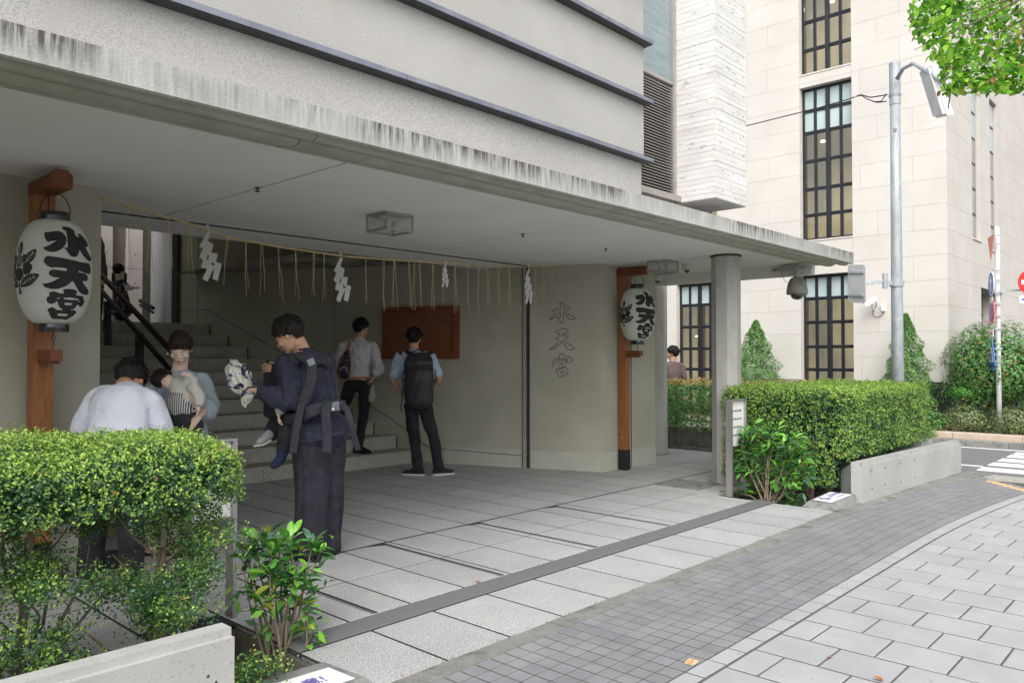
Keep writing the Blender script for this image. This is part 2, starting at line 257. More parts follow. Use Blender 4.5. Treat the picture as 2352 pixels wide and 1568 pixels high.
def hazy(name, col, f):
    m = bpy.data.materials.new(name); m.use_nodes = True; t = m.node_tree; N = t.nodes; tr = N.new('ShaderNodeBsdfTransparent'); d = N.new('ShaderNodeBsdfTranslucent'); e = N.new('ShaderNodeBsdfDiffuse')
    d.inputs[0].default_value = (*col, 1); e.inputs[0].default_value = (*col, 1); m1 = N.new('ShaderNodeMixShader'); m1.inputs[0].default_value = .5; m2 = N.new('ShaderNodeMixShader'); m2.inputs[0].default_value = f
    L(t, d.outputs[0], m1.inputs[1]); L(t, e.outputs[0], m1.inputs[2]); L(t, m1.outputs[0], m2.inputs[1]); L(t, tr.outputs[0], m2.inputs[2]); L(t, m2.outputs[0], N['Material Output'].inputs[0]); return m
MT = dict(
 floorbed=mat('floor_bed', (.028, .027, .028), rough=1), tbed=mat('tile_bed', (.075, .068, .058), (.10, .092, .08), rough=1), pbed=mat('paver_bed', (.095, .09, .088), (.13, .124, .12), rough=1),
 grout=mat('grout', (.115, .11, .10), (.16, .15, .14), rough=.95, bump=.4, bscale=200),
 slab=mat('granite_slab', (.39, .39, .385), (.455, .455, .45), scale=3, rough=.75, rand=.06, speck=[(1.4, .54, .8, (.33, .33, .32)), (26, .7, .76, (.25, .24, .22)), (170, .50, .58, (.21, .21, .23)), (110, .56, .64, (.60, .60, .60)), (5, .6, .8, (.42, .41, .39))], bump=.15, bscale=250, bdist=.003),
 steel=mat('brushed_steel', (.15, .15, .155), (.185, .185, .19), scale=30, stretch=(1, 8, 1), rough=.5, metal=.0, spec=.5),
 slot=mat('dark_slot', (.03, .03, .032), rough=.6),
 kerb=mat('kerb_concrete', (.17, .175, .165), (.23, .23, .215), scale=9, rough=.9, speck=[(260, .56, .64, (.33, .33, .31)), (6, .55, .7, (.13, .13, .12))], bump=.5, bscale=160, bdist=.006, rand=.08),
 tile=mat('grey_paving_tile', (.195, .198, .212), (.24, .243, .257), scale=7, rough=.75, rand=.05, speck=[(420, .55, .65, (.17, .175, .19)), (2.5, .5, .7, (.25, .25, .265))], bump=.15, bscale=300, bdist=.002),
 paver=mat('white_paver', (.365, .37, .385), (.42, .425, .44), scale=4, rough=.7, rand=.035, speck=[(330, .55, .61, (.26, .26, .275)), (3.1, .52, .75, (.335, .335, .345)), (18, .68, .74, (.27, .265, .26))], bump=.12, bscale=300, bdist=.002),
 asphalt=mat('asphalt', (.14, .142, .15), (.18, .182, .19), scale=30, rough=.95, speck=[(300, .55, .65, (.26, .26, .27))], bump=.5, bscale=250),
 paint=mat('road_paint', (.74, .74, .73), (.82, .82, .81), scale=40, rough=.8),
 apron=mat('pale_pavement', (.33, .315, .285), (.4, .385, .35), scale=14, rough=.9, bump=.3, bscale=200),
 yellow=mat('yellow_block', (.62, .42, .16), (.68, .48, .2), scale=20, rough=.8),
 wall=mat('render_wall', (.40, .39, .315), (.455, .445, .365), scale=2.2, rough=.9, bump=.55, bscale=150, bdist=.008, spec=.2),
 skirt=mat('smooth_skirting', (.44, .44, .375), (.48, .48, .415), scale=3, rough=.8, bump=.1, bscale=60),
 upper=mat('spray_render', (.455, .447, .428), (.525, .517, .497), scale=1.3, rough=.95, bump=.3, bscale=260, bdist=.004, speck=[(170, .48, .6, (.345, .338, .32)), (3, .55, .8, (.43, .415, .39))], spec=.2),
 fascia=mat('stained_fascia', (.41, .41, .385), (.49, .49, .465), scale=5, rough=.9, bump=.3, bscale=90, streak=((44, 6, 3.5), .37, .62, (.085, .079, .074), 1.3), zfade=(2.60, 2.745, .12, 1.35)),
 mould=mat('moulded_fascia', (.34, .34, .285), (.42, .42, .36), scale=6, rough=.85, bump=.1, bscale=60),
 ceil=mat('ceiling_paint', (.74, .73, .71), (.78, .77, .75), scale=1.5, rough=.9, spec=.2, bump=.08, bscale=120),
 gap=mat('shadow_gap', (.045, .045, .043), rough=.9),
 stair=mat('granite_step', (.46, .46, .40), (.52, .52, .46), scale=4, rough=.7, rand=.05, speck=[(170, .50, .58, (.17, .175, .155)), (3, .55, .8, (.29, .29, .25))]),
 panel=mat('white_concrete', (.62, .56, .52), (.7, .64, .6), scale=3, rough=.8),
 tan=mat('tan_gap', (.2, .18, .14), (.26, .24, .2), scale=9, rough=.9),
 greyp=mat('grey_panel', (.30, .31, .33), (.44, .45, .47), scale=2.2, stretch=(1, 1, .35), rough=.7),
 conc=mat('fair_concrete', (.36, .355, .325), (.43, .425, .395), scale=3, rough=.85, stretch=(1, 1, .4), bump=.2, bscale=70, speck=[(8, .56, .75, (.33, .325, .3))], streak=((30, 30, 1.5), .56, .75, (.3, .295, .27), 2)),
 planter=mat('planter_concrete', (.36, .36, .345), (.425, .42, .405), scale=2.5, rough=.8, bump=.15, bscale=80, speck=[(5, .55, .8, (.31, .305, .29)), (120, .66, .7, (.2, .2, .19))], streak=((5, 5, 14), .6, .8, (.34, .335, .32), 2)),
 board=mat('board_concrete', (.66, .65, .63), (.74, .73, .715), scale=2.4, stretch=(1, 1, 3), rough=.85, rand=.04, bump=.35, bscale=40, speck=[(9, .62, .72, (.5, .48, .46))]),
 louvre=mat('louvre_bronze', (.36, .335, .31), (.42, .395, .37), rough=.5, metal=.3),
 louvd=mat('louvre_inside', (.045, .035, .03), rough=.9),
 railm=mat('dark_zinc', (.05, .052, .058), (.07, .072, .08), scale=12, rough=.45, metal=.3, bump=.1),
 raill=mat('sky_reflection_zinc', (.21, .225, .275), (.28, .295, .345), scale=6, stretch=(1, 1, 1), rough=.4, metal=.3),  # paler copy of the rail metal; reflected sky is put into its colour
 limest=mat('limestone', (.575, .545, .50), (.62, .595, .555), scale=1.7, rough=.85, rand=.018, bump=.15, bscale=130, speck=[(180, .55, .66, (.52, .487, .44)), (1.2, .5, .75, (.615, .59, .553)), (.5, .5, .7, (.56, .535, .505))]),
 limejoint=mat('limestone_joint', (.58, .55, .505), rough=.9),
 blkst=mat('black_granite', (.03, .03, .033), (.055, .055, .06), scale=50, rough=.2, spec=.6),
 frame=mat('window_frame', (.018, .02, .028), (.028, .03, .04), rough=.35, metal=.2),
 pglass=glass('window_glass', (.8, .82, .8)),
 frost=mat('frosted_pane', (.38, .48, .48), (.46, .56, .56), scale=2, rough=.25, spec=.6),
 room=mat('room_wall', (.5, .44, .34), (.62, .54, .42), scale=1.2, rough=.9), glowroom=emis('glowing_room_wall', (.5, .45, .34), .2),
 wood=mat('stained_timber', (.24, .098, .034), (.33, .14, .05), scale=7, stretch=(6, 6, .6), rough=.55, bump=.15, bscale=20, speck=[(30, .62, .7, (.2, .05, .015))]),
 woodd=mat('dark_timber', (.145, .045, .02), (.20, .066, .028), scale=8, stretch=(4, 1, 4), rough=.5),
 boardw=mat('notice_timber', (.175, .055, .02), (.23, .074, .028), scale=6, stretch=(1, 1, 4), rough=.5),
 ink=mat('black_ink', (.02, .02, .021), (.032, .031, .032), scale=20, rough=.75),
 paper=mat('lantern_paper', (.66, .69, .63), (.72, .75, .69), scale=3, rough=.7, trans=.25),
 black=mat('black_lacquer', (.012, .013, .02), rough=.15, spec=.7),
 iron=mat('black_iron', (.025, .022, .025), (.04, .035, .035), rough=.5, metal=.4),
 straw=mat('rice_straw', (.50, .38, .18), (.62, .49, .26), scale=60, rough=.8),
 shide=mat('white_paper', (.74, .75, .75), (.8, .81, .81), rough=.8, trans=.2),
 lampf=mat('lamp_frame', (.34, .31, .27), (.41, .38, .34), rough=.5, metal=.3),
 lglass=hazy('lamp_glass', (.6, .66, .62), .78),
 offw=mat('offwhite_plastic', (.55, .55, .52), (.62, .62, .59), rough=.4),
 ptz=mat('weathered_housing', (.24, .23, .195), (.32, .31, .265), scale=9, rough=.6, streak=((20, 20, 3), .5, .7, (.17, .16, .13), 3)),
 dome=mat('smoked_dome', (.03, .035, .035), rough=.05, spec=.8, coat=1),
 cdome=glass('clear_dome', (.75, .78, .76)),
 galv=mat('galvanised_steel', (.36, .40, .43), (.46, .50, .53), scale=11, stretch=(1, 1, .35), rough=.55, metal=.3, speck=[(30, .55, .7, (.31, .35, .38))]),
 white=mat('white_enamel', (.76, .77, .78), (.8, .81, .82), rough=.35),
 lampw=mat('fixture_grey', (.44, .45, .46), (.56, .57, .58), rough=.4, scale=3),
 red=mat('sign_red', (.6, .03, .025), rough=.35), blue=mat('sign_blue', (.03, .12, .5), rough=.35), salmon=mat('sign_faded_red', (.7, .22, .15), rough=.5),
 stain=mat('stainless', (.36, .35, .345), (.42, .41, .40), scale=20, stretch=(1, 1, .1), rough=.35, metal=.7),
 plate=mat('sign_plate', (.66, .66, .64), (.7, .7, .68), rough=.6), marks=mat('print_marks', (.12, .12, .13), rough=.8),
 violet=mat('violet_print', (.13, .1, .3), rough=.8), teal=mat('teal_print', (.25, .45, .42), rough=.8),
 sheet=mat('notice_sheet', (.7, .7, .73), (.74, .74, .77), rough=.6),
 soil=mat('soil', (.045, .035, .026), (.085, .068, .05), scale=18, rough=1, bump=1, bscale=60, bdist=.03),
 pit=mat('pit_concrete', (.12, .105, .085), (.2, .18, .15), scale=4, rough=.95, streak=((12, 12, 2), .5, .7, (.05, .045, .04), 2)),
 bark=mat('bark', (.16, .12, .085), (.25, .2, .15), scale=30, stretch=(1, 1, .3), rough=.95, bump=.6, bscale=80, bdist=.006),
 bark2=mat('twig_bark', (.1, .075, .055), (.17, .13, .1), scale=30, rough=.95),
 hedgeleaf=leafmat('hedge_leaf'), dead=leafmat('dry_leaf', False, (.5, .2, .1)), pink=mat('sandstone_edging', (.5, .4, .31), (.58, .47, .38), scale=8, rough=.85, speck=[(250, .55, .65, (.4, .32, .26))]),
 skin=mat('skin', (.50, .29, .19), (.55, .33, .225), scale=9, rough=.55, spec=.35), skinf=mat('fair_skin', (.76, .55, .44), (.80, .59, .48), scale=9, rough=.5, spec=.35),
 hair=mat('black_hair', (.012, .010, .010), (.024, .02, .019), scale=90, stretch=(1, 1, .3), rough=.6, spec=.2, bump=.6, bscale=220, bdist=.004), hairb=mat('brown_hair', (.020, .012, .010), (.036, .022, .018), scale=90, rough=.55, spec=.25, bump=.6, bscale=220, bdist=.004),
 navy=mat('navy_cloth', (.029, .031, .050), (.042, .045, .068), scale=14, rough=.95, spec=.15, bump=.9, bscale=8, bdist=.06), navyt=mat('charcoal_cloth', (.029, .028, .038), (.040, .039, .050), scale=14, rough=.95, spec=.15, bump=.8, bscale=6, bdist=.06),
 wshirt=mat('white_shirt', (.62, .65, .74), (.68, .71, .79), scale=6, rough=.9, bump=.9, bscale=5, bdist=.06), wshirt2=mat('striped_white_shirt', (.56, .56, .59), (.62, .62, .65), scale=6, rough=.9, bump=.9, bscale=9, bdist=.05), bshirt=mat('pale_blue_shirt', (.36, .47, .58), (.42, .53, .64), scale=60, rough=.9, bump=.8, bscale=9, bdist=.05),
 dress=mat('grey_blue_dress', (.37, .45, .50), (.41, .49, .54), scale=7, rough=.75, bump=.7, bscale=7, bdist=.05), blackc=mat('black_cloth', (.014, .014, .017), (.024, .024, .028), scale=9, rough=.9, bump=.9, bscale=10, bdist=.05), bpk=mat('black_nylon', (.02, .02, .022), (.032, .032, .035), scale=9, rough=.5, bump=.2, bscale=40),
 cream=mat('cream_knit', (.56, .56, .49), (.62, .62, .55), scale=14, rough=.95, bump=.3, bscale=200), strap=mat('grey_webbing', (.024, .026, .033), (.036, .038, .046), scale=40, rough=.8, bump=.3, bscale=120), buckle=mat('grey_buckle', (.2, .22, .26), rough=.35),
 brown=mat('brown_shirt', (.11, .075, .07), (.14, .098, .09), rough=.9), greyc=mat('grey_coat', (.12, .12, .125), rough=.9), lip=mat('lips', (.42, .13, .12), rough=.4), tanb=mat('tan_leather', (.32, .12, .04), (.4, .17, .06), rough=.5),
 shoew=mat('shoe_sole', (.55, .54, .5), rough=.7), shoeg=mat('grey_trainer', (.2, .2, .22), (.34, .34, .36), scale=30, rough=.8), shoeb=mat('black_shoe', (.012, .012, .014), rough=.35), pump=mat('cream_pump', (.6, .56, .42), rough=.4), bluesock=mat('navy_sock', (.012, .022, .05), rough=.95), pearl=mat('pearl', (.75, .72, .68), rough=.2), card=mat('kraft_paper', (.42, .32, .22), (.5, .39, .28), rough=.85), timber=mat('bare_timber', (.5, .38, .26), (.58, .45, .32), rough=.8), lampon=emis('lit_lamp', (1, .8, .5), 6), ledon=emis('red_led', (1, .05, .02), 4),
)
def stripes(name, sc, ca, cb, rot=(0, 0, 0), dots=False):
    m = bpy.data.materials.new(name); m.use_nodes = True; t = m.node_tree; N = t.nodes; b = N['Principled BSDF']; b.inputs['Roughness'].default_value = .9
    g = N.new('ShaderNodeNewGeometry'); mp = N.new('ShaderNodeMapping'); mp.inputs['Rotation'].default_value = rot; L(t, g.outputs['Position'], mp.inputs[0])
    if dots: x = N.new('ShaderNodeTexVoronoi'); x.inputs['Scale'].default_value = sc; x.inputs['Randomness'].default_value = .3; o = x.outputs['Distance']
    else: x = N.new('ShaderNodeTexWave'); x.inputs['Scale'].default_value = sc; x.inputs['Distortion'].default_value = 1.5; x.inputs['Detail Scale'].default_value = .6; o = x.outputs['Fac']
    L(t, mp.outputs[0], x.inputs['Vector']); r_ = N.new('ShaderNodeValToRGB'); r_.color_ramp.interpolation = 'CONSTANT'; L(t, o, r_.inputs[0])
    r_.color_ramp.elements[0].color = (*ca, 1); r_.color_ramp.elements[1].color = (*cb, 1); r_.color_ramp.elements[1].position = .25 if dots else .5
    L(t, r_.outputs[0], b.inputs['Base Color']); return m
MT['stripe'] = stripes('striped_cloth', 22, (.62, .62, .56), (.03, .04, .1), (0, 0, R(43)))
MT['polka'] = stripes('polka_cloth', 32, (.6, .6, .6), (.015, .015, .02), dots=True)
def bagprint():
    m = bpy.data.materials.new('printed_bag'); m.use_nodes = True; t = m.node_tree; N = t.nodes; b = N['Principled BSDF']; b.inputs['Roughness'].default_value = .25
    g = N.new('ShaderNodeNewGeometry'); x = N.new('ShaderNodeTexNoise'); x.inputs['Scale'].default_value = 14; x.inputs['Distortion'].default_value = 1.5; x.inputs['Detail'].default_value = 2
    L(t, g.outputs['Position'], x.inputs['Vector']); r_ = N.new('ShaderNodeValToRGB'); r_.color_ramp.interpolation = 'CONSTANT'; L(t, x.outputs[0], r_.inputs[0]); e = r_.color_ramp.elements
    e[0].color = (.03, .03, .06, 1); e[0].position = 0; e[1].color = (.5, .5, .42, 1); e[1].position = .46
    for p_, c_ in ((.41, (.3, .36, .42)), (.58, (.1, .22, .12)), (.60, (.55, .56, .5)), (.66, (.5, .2, .06)), (.69, (.4, .42, .42))): q = e.new(p_); q.color = (*c_, 1)
    L(t, r_.outputs[0], b.inputs['Base Color']); return m
MT['bagp'] = bagprint()

m_ = MT['glowroom']; t_ = m_.node_tree; g_ = t_.nodes.new('ShaderNodeNewGeometry'); p_ = t_.nodes.new('ShaderNodeMapping'); p_.inputs['Scale'].default_value = (1, .8, .35); n_ = t_.nodes.new('ShaderNodeTexNoise'); n_.inputs['Scale'].default_value = 1.6; n_.inputs['Detail'].default_value = 3
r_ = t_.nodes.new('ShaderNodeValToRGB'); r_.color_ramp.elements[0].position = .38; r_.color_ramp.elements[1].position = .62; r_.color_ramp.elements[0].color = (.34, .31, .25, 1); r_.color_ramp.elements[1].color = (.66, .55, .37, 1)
L(t_, g_.outputs['Position'], p_.inputs[0]); L(t_, p_.outputs[0], n_.inputs['Vector']); L(t_, n_.outputs[0], r_.inputs[0]); b_ = t_.nodes['Principled BSDF']; L(t_, r_.outputs[0], b_.inputs['Base Color']); L(t_, r_.outputs[0], b_.inputs['Emission Color']); b_.inputs['Emission Strength'].default_value = .42  # wall itself glows in mottled tan, standing in for lamp light indoors
# ================================================================ GROUND
def sheet(g, x0, x1, y0, y1, z): g.add([(x0,y0,z),(x1,y0,z),(x1,y1,z),(x0,y1,z)], [(0,1,2,3)])
def cX(x): return 0 if x < 6.5 else -.02*(x-6.5)**2
BL0, BL1, BR0 = -1.2, 2.10, 7.46       # planting beds
gr = struct('ground')
g = MB()   # base sheet with openings for the planting beds
ZB = -.03
fb = MB(); sheet(fb, BL0-6, 10.75, 4.001, 12, -.0018); sheet(fb, BL1+.001, BR0-.001, 2.772, 4.0, -.0018)
fb.build('floor_bed', MT['floorbed'], gr)
def strip(y0, y1, z, xa, xb_, m, nm):
    f_ = MB(); n_ = 40; V = []
    for i_ in range(n_+1): x_ = xa+(xb_-xa)*i_/n_; V += [(x_, y0+cX(x_), z), (x_, y1+cX(x_), z)]
    f_.add(V, [(2*i_, 2*i_+2, 2*i_+3, 2*i_+1) for i_ in range(n_)]); f_.build(nm, MT[m], gr)
strip(1.878, 2.65, -.0018, -1, 10.6, 'tbed', 'tile_bed'); strip(-.9, 1.877, -.0022, -1, 9.85, 'pbed', 'paver_bed')
sl_ = MB(); sheet(sl_, BL0, 1.44, 2.81, 3.06, -.02); sl_.build('bed_edge_soil', MT['soil'], gr)
for a in ((-150, BL0, -150, 150), (BL0, 11.0, -150, 3.06), (BL0, 11.0, 4.0, 150), (BL1, BR0, 3.06, 4.0), (11.0, 150, -150, 150)): sheet(g, *a, ZB)
g.build('base_sheet', MT['grout'], gr)
g = MB()
for x0, x1 in ((BL0, BL1), (BR0, 11.0)):
    zf = -.42 if x0 < 0 else -.12
    V = [(x0,3.06,ZB),(x1,3.06,ZB),(x1,4.0,ZB),(x0,4.0,ZB),(x0,3.06,zf),(x1,3.06,zf),(x1,4.0,zf),(x0,4.0,zf)]
    g.add(V, [(0,1,5,4),(1,2,6,5),(2,3,7,6),(3,0,4,7)])
g.build('bed_wall', MT['pit'], gr)
def soilbed(x0, x1, y0, y1, z):
    nx, ny = 60, 20; V = []; F = []
    for i in range(nx+1):
        for j in range(ny+1):
            x = x0+(x1-x0)*i/nx; y = y0+(y1-y0)*j/ny; V.append((x, y, z+.04*noise.noise(Vector((x*5, y*5, 0)))+.015*noise.noise(Vector((x*22, y*22, 3)))))
    for i in range(nx):
        for j in range(ny): a = i*(ny+1)+j; F.append((a, a+ny+1, a+ny+2, a+1))
    m_ = MB(); m_.add(V, F); o = m_.build('planting_soil', MT['soil'], None, smooth=True); props(o, kind='structure')
soilbed(BL0, BL1, 3.06, 4.0, -.33); soilbed(BR0, 11.0, 3.06, 4.0, -.07)
# entrance floor of granite slabs
fl = struct('entrance_floor')
XJ = [2.545+.4352*k for k in range(-9, 20)]
rows = [(2.775, 3.385, False), (3.585, 4.235, False), (4.239, 4.895, False)] + [(4.905+.66*k, 4.905+.66*(k+1)-.004, True) for k in range(6)]
def slabbox(parent, x0, x1, y0, y1, z1=0.0, m='slab', name='slab', c=.002, hgt=.028):
    MB().cham(x0, x1, y0, y1, z1-hgt, z1, c).build(name, MT[m], parent)
jw = .017
for (y0, y1, st) in rows:
    for i in range(len(XJ)-1):
        x0, x1 = XJ[i]+jw/2, XJ[i+1]-jw/2
        if y0 < 4.0 and x0 < BL1-.03:
            if y1 <= 4.0 or x1 < BL1: 
                if y1 > 4.0 and y0 >= 3.5: slabbox(fl, x0, x1, 4.005, y1)
                continue
            if x0 < BL1: continue
        if y0 < 4.0 and x0 < BL1: x0 = BL1
        if y0 < 4.0 and x1 > BR0-.02:
            if x0 < BR0-.1:
                if y1 > 4.0: slabbox(fl, BR0+.002, x1, 4.005, y1)
                x1 = BR0
            elif y1 > 4.0: y0b = 4.005; slabbox(fl, x0, x1, y0b, y1); continue
            else: continue
        ys = y0
        if x0 > 10.6: continue
        slabbox(fl, x0, x1, ys, y1-jw/2)
# steel strip along the threshold, with gate tracks
for x0, x1 in [(2.115, 2.735), (2.739, 5.18), (5.184, 7.0), (7.004, 7.78)]:
    MB().cham(x0, x1, 3.395, 3.575, -.02, .003, .002).build('steel_strip', MT['steel'], fl)
for k in range(4):
    x = 2.735+1.0435*k+.0
    t = MB(); t.box(x-.028, x-.012, 3.59, 4.88, -.02, .0035); t.build('track_lip', MT['steel'], fl)
    t = MB(); t.box(x-.010, x+.012, 3.59, 4.88, -.02, .0025); t.build('track_slot', MT['slot'], fl)
    if k:
        t = MB(); t.prism([(x-.05, 4.84), (x+.012, 4.80), (x+.012, 4.895), (x-.2, 4.895)], -.02, .004); t.build('track_end', MT['slot'], fl)
MB().box(2.0, 9.9, 4.893, 4.907, -.02, .001).build('floor_groove', MT['slot'], fl)
MB().cham(7.62, 8.16, 4.3, 4.86, -.02, .0045, .002).build('access_cover', MT['kerb'], fl)
# kerb stones between slabs and pavement
kb = struct('kerb')
x = -1.6; i = 0
while x < 10.9:
    L_ = .61; c0, c1 = cX(x), cX(x+L_)*1
    P = [(x+.004, 2.645+c0), (x+L_-.004, 2.645+c1), (x+L_-.004, 2.768), (x+.004, 2.768)]
    MB().prism(P, -.05, .004 if i % 2 else .0055).build('kerb_stone', MT['kerb'], kb); x += L_; i += 1
# dark grey tile band, 100 mm tiles
tb = struct('tile_band')
cells = []
for i in range(-14, 96):
    for j in range(-1, 8):
        x0 = 2.50+.1*i; y0 = 1.88+.0965*j
        if j == -1: continue
        x0m = x0+.05
        if x0m+.0 > 11.0-(2.43-(y0+cX(x0m)))*.92: continue
        if x0 < .9: continue
        cells.append((x0, y0, (Vector((x0, y0))-Vector((0, 0))).length))
cells.sort(key=lambda c: c[2])
def tilepts(x0, y0, wx, wy, gp=.0032, z=0.0):
    xa, xb = x0+gp+.0022, x0+wx-gp-.0022
    return [(xa, y0+gp+cX(xa)), (xb, y0+gp+cX(xb)), (xb, y0+wy-gp+cX(xb)), (xa, y0+wy-gp+cX(xa))]
def tilemesh(mb, P, z1, h=.03, c=.0018):
    cx = sum(p[0] for p in P)/4; cy = sum(p[1] for p in P)/4
    V = [(x, y, z1-h) for x, y in P]+[(x, y, z1-c) for x, y in P]+[(x-(c if x > cx else -c), y-(c if y > cy else -c), z1) for x, y in P]
    F = [(8, 9, 10, 11)]
    for i in range(4):
        j = (i+1) % 4; F += [(i, j, 4+j, 4+i), (4+i, 4+j, 8+j, 8+i)]
    mb.add(V, F)
shared = {}
t0 = MB(); tilemesh(t0, [(-.0445, -.045), (.0445, -.0455), (.0445, .0455), (-.0445, .0455)], 0); proto = None
rest = MB()
rng = random.Random(3)
for n, (x0, y0, d) in enumerate(cells):
    dz = rng.uniform(-.0008, .0008)
    if n < 300:
        lx = (x0+.05, y0+.04825+cX(x0+.05), dz)
        if proto is None: proto = t0.build('grey_tile', MT['tile'], tb, loc=(0, 0, 0)); proto.location = lx
        else: o = proto.copy(); COL.objects.link(o); o.parent = tb; o.location = lx
    else: tilemesh(rest, tilepts(x0, y0, .1, .0965), dz)
props(rest.build('grey_tile_field', MT['tile'], tb), kind='stuff')
# white edging and white pavers
pv = struct('pavement')
x = 1.16
while x < 10.6:
    if x > 9.9: break
    m_ = MB(); tilemesh(m_, [(a, b+cX(a)) for a, b in [(x+.007, 1.781), (x+.197, 1.781), (x+.197, 1.873), (x+.007, 1.873)]], rng.uniform(-.0006, .0006)); m_.build('edging_tile', MT['paver'], pv); x += .204
i = 0
pp = 0.315; cells = []
for r_ in range(-12, 30):
    x0 = 3.38+.30*r_; off = -.1575*r_
    for k in range(-40, 60):
        y1 = 1.615+off % pp - pp*k + pp; y0 = y1-pp
        y1 = min(y1, 1.768)
        if y1-y0 < .03 or y1 > 1.78 or y0 < -.75: continue
        if x0 > 9.6: continue
        q = Vector((x0+.15, (y0+y1)/2, 0))-EYE; d = q.dot(FW)
        if d < 1.2: continue
        px = 1176+FPX*q.dot(RT)/d; py = 784-FPX*q.dot(UP)/d
        if px > 2800 or py > 1900: continue
        cells.append((d, x0, y0, y1))
cells.sort(); rest = MB()
for n, (d, x0, y0, y1) in enumerate(cells):
    P = [(x0+.0078, y0+.005), (x0+.2922, y0+.005), (x0+.2922, y1-.005), (x0+.0078, y1-.005)]; P = [(a, b+cX(a)) for a, b in P]
    if n < 300: m_ = MB(); tilemesh(m_, P, rng.uniform(-.0008, .0008), c=.0025); m_.build('white_paver', MT['paver'], pv)
    else: tilemesh(rest, P, 0)
if rest.v: props(rest.build('white_paver_field', MT['paver'], pv), kind='stuff')
a = MB(); a.prism([(11.02, 2.50), (11.15, 2.50), (11.15, -40), (3, -40), (3, -.8), (9.9, -.8), (9.9, 1.55), (9.86, 1.6), (10.4, 1.85)], -.028, -.006); a.build('pale_apron', MT['apron'], pv)
yl = MB()
for k in range(7):
    t = k/7; x0 = 10.5-.085*k; y0 = 2.12-.075*k
    yl.cham(x0-.055, x0+.055, y0-.04, y0+.03, -.02, .004, .004)
yl.build('tactile_block', MT['yellow'], pv)
# road, markings, far kerb
rd = MB(); rd.prism([(11.15, -60), (14.45, -60), (14.62, 60), (11.15, 60)], -.029, -.012); rd = rd.build('road', MT['asphalt']); props(rd, kind='structure')
mk = struct('road_marking')
for i, (xa, ) in enumerate([(11.5,), (12.25-.12,), (12.75-.05,), (13.35-.05,), (13.8,)]):
    xb = xa+.38 if i < 4 else xa+.25
    MB().prism([(xa, 2.47), (xb, 2.47), (xb, -1.6), (xa, -1.6)], -.012, -.008).build('crossing_stripe', MT['paint'], mk)
MB().prism([(11.9, 2.75), (11.9, 2.49), (11.98, 2.49), (11.98, 2.75), (11.98, 12), (11.9, 12)], -.012, -.008).build('edge_line', MT['paint'], mk)
MB().prism([(14.25, -20), (14.33, -20), (14.36, 20), (14.28, 20)], -.012, -.008).build('edge_line', MT['paint'], mk)
fk = struct('far_kerb')
for k in range(-6, 16):
    y = -1+.61*k; MB().cham(14.52, 14.68, y+.004, y+.606, -.05, .085, .012).build('kerb_stone', MT['kerb'], fk)
bed = MB(); bed.prism([(14.68, -8), (26, -8), (26, 3.6), (15.47, 3.6), (15.47, 14), (14.68, 14)], -.02, .07); props(bed.build('far_planting_ground', MT['soil']), kind='structure')
ed = thing('edging_wall', 'low pinkish stone edging in front of the far shrubs', 'stone edging', (14.7, 2, 0))
for k in range(-4, 9):
    y = -1.5+1.0*k; MB().cham(14.7, 14.86, y+.004, y+.996, 0, .19, .01).build('edging_stone', MT['pink'], ed)

# ================================================================ ENTRANCE BUILDING
bd = thing('shrine_building', 'pale grey rendered building with a deep concrete canopy over the entrance', 'building', (5.5, 3.6, 0))
# upper wall in bands separated by dark rails
ZR = [2.74, 3.068, 3.56, 4.056, 4.552, 5.048, 5.6]
for k in range(len(ZR)-1):
    z0 = ZR[k]; z1 = ZR[k+1]
    MB().box(-8, 5.5 if k else 5.47, 3.6+(.004 if k == 0 else 0), 4.0, z0+(.045 if k else 0), z1-.001).build('wall_band', MT['upper'], bd)
    if k:
        r_ = MB(); y = 3.6
        V = []
        prof = [(3.62, z0-.006), (3.535, z0+.002), (3.535, z0+.010), (3.548, z0+.0445), (3.62, z0+.044)]
        n = len(prof)
        for x in (-8, 5.535): V += [(x, p[0], p[1]) for p in prof]
        r_.add(V, [tuple(range(n)), tuple(range(n, 2*n))[::-1]]+[(i, n+i, n+(i+1) % n, (i+1) % n) for i in range(n)])
        o = r_.build('rail', MT['railm'], bd)
        for xa, xb in ((-8, 1.098), (1.102, 2.898), (2.902, 4.698), (4.702, 5.537)): MB().box(xa, xb, 3.526, 3.5345, z0+.005, z0+.036).build('rail_lip', MT['raill'], o)
MB().box(-8, 5.49, 4.0, 12.6, 5.6, 5.9).build('roof_slab', MT['upper'], bd)
MB().box(5.2, 5.49, 4.0, 4.3, 2.74, 5.6).build('return_wall', MT['upper'], bd)
# canopy
cn = thing('entrance_canopy', 'long concrete canopy with rain streaked fascia', 'canopy', (5, 3.45, 2.6))
fp = [(3.60, 2.748), (3.45, 2.745), (3.45, 2.612), (3.462, 2.606), (3.48, 2.606)]
mp_ = [(3.482, 2.665), (3.502, 2.665), (3.504, 2.618), (3.515, 2.600), (3.55, 2.590), (3.60, 2.598), (3.632, 2.615), (3.640, 2.668), (3.668, 2.668), (3.672, 2.618), (3.70, 2.600), (3.75, 2.594), (3.80, 2.603), (3.830, 2.620), (3.838, 2.668), (3.864, 2.668), (3.868, 2.622), (3.90, 2.618), (3.925, 2.627), (3.93, 2.70), (3.482, 2.70)]
def extr(prof, x0, x1, mb):
    n = len(prof); V = [(x0, *p) for p in prof]+[(x1, *p) for p in prof]
    return mb.add(V, [tuple(range(n)), tuple(range(n, 2*n))[::-1]]+[(i, n+i, n+(i+1) % n, (i+1) % n) for i in range(n)])
for x0, x1 in ((-8, 9.955),):
    extr(fp+[(3.48, 2.70), (3.60, 2.70)], x0, x1, MB()).build('fascia', MT['fascia'], cn)
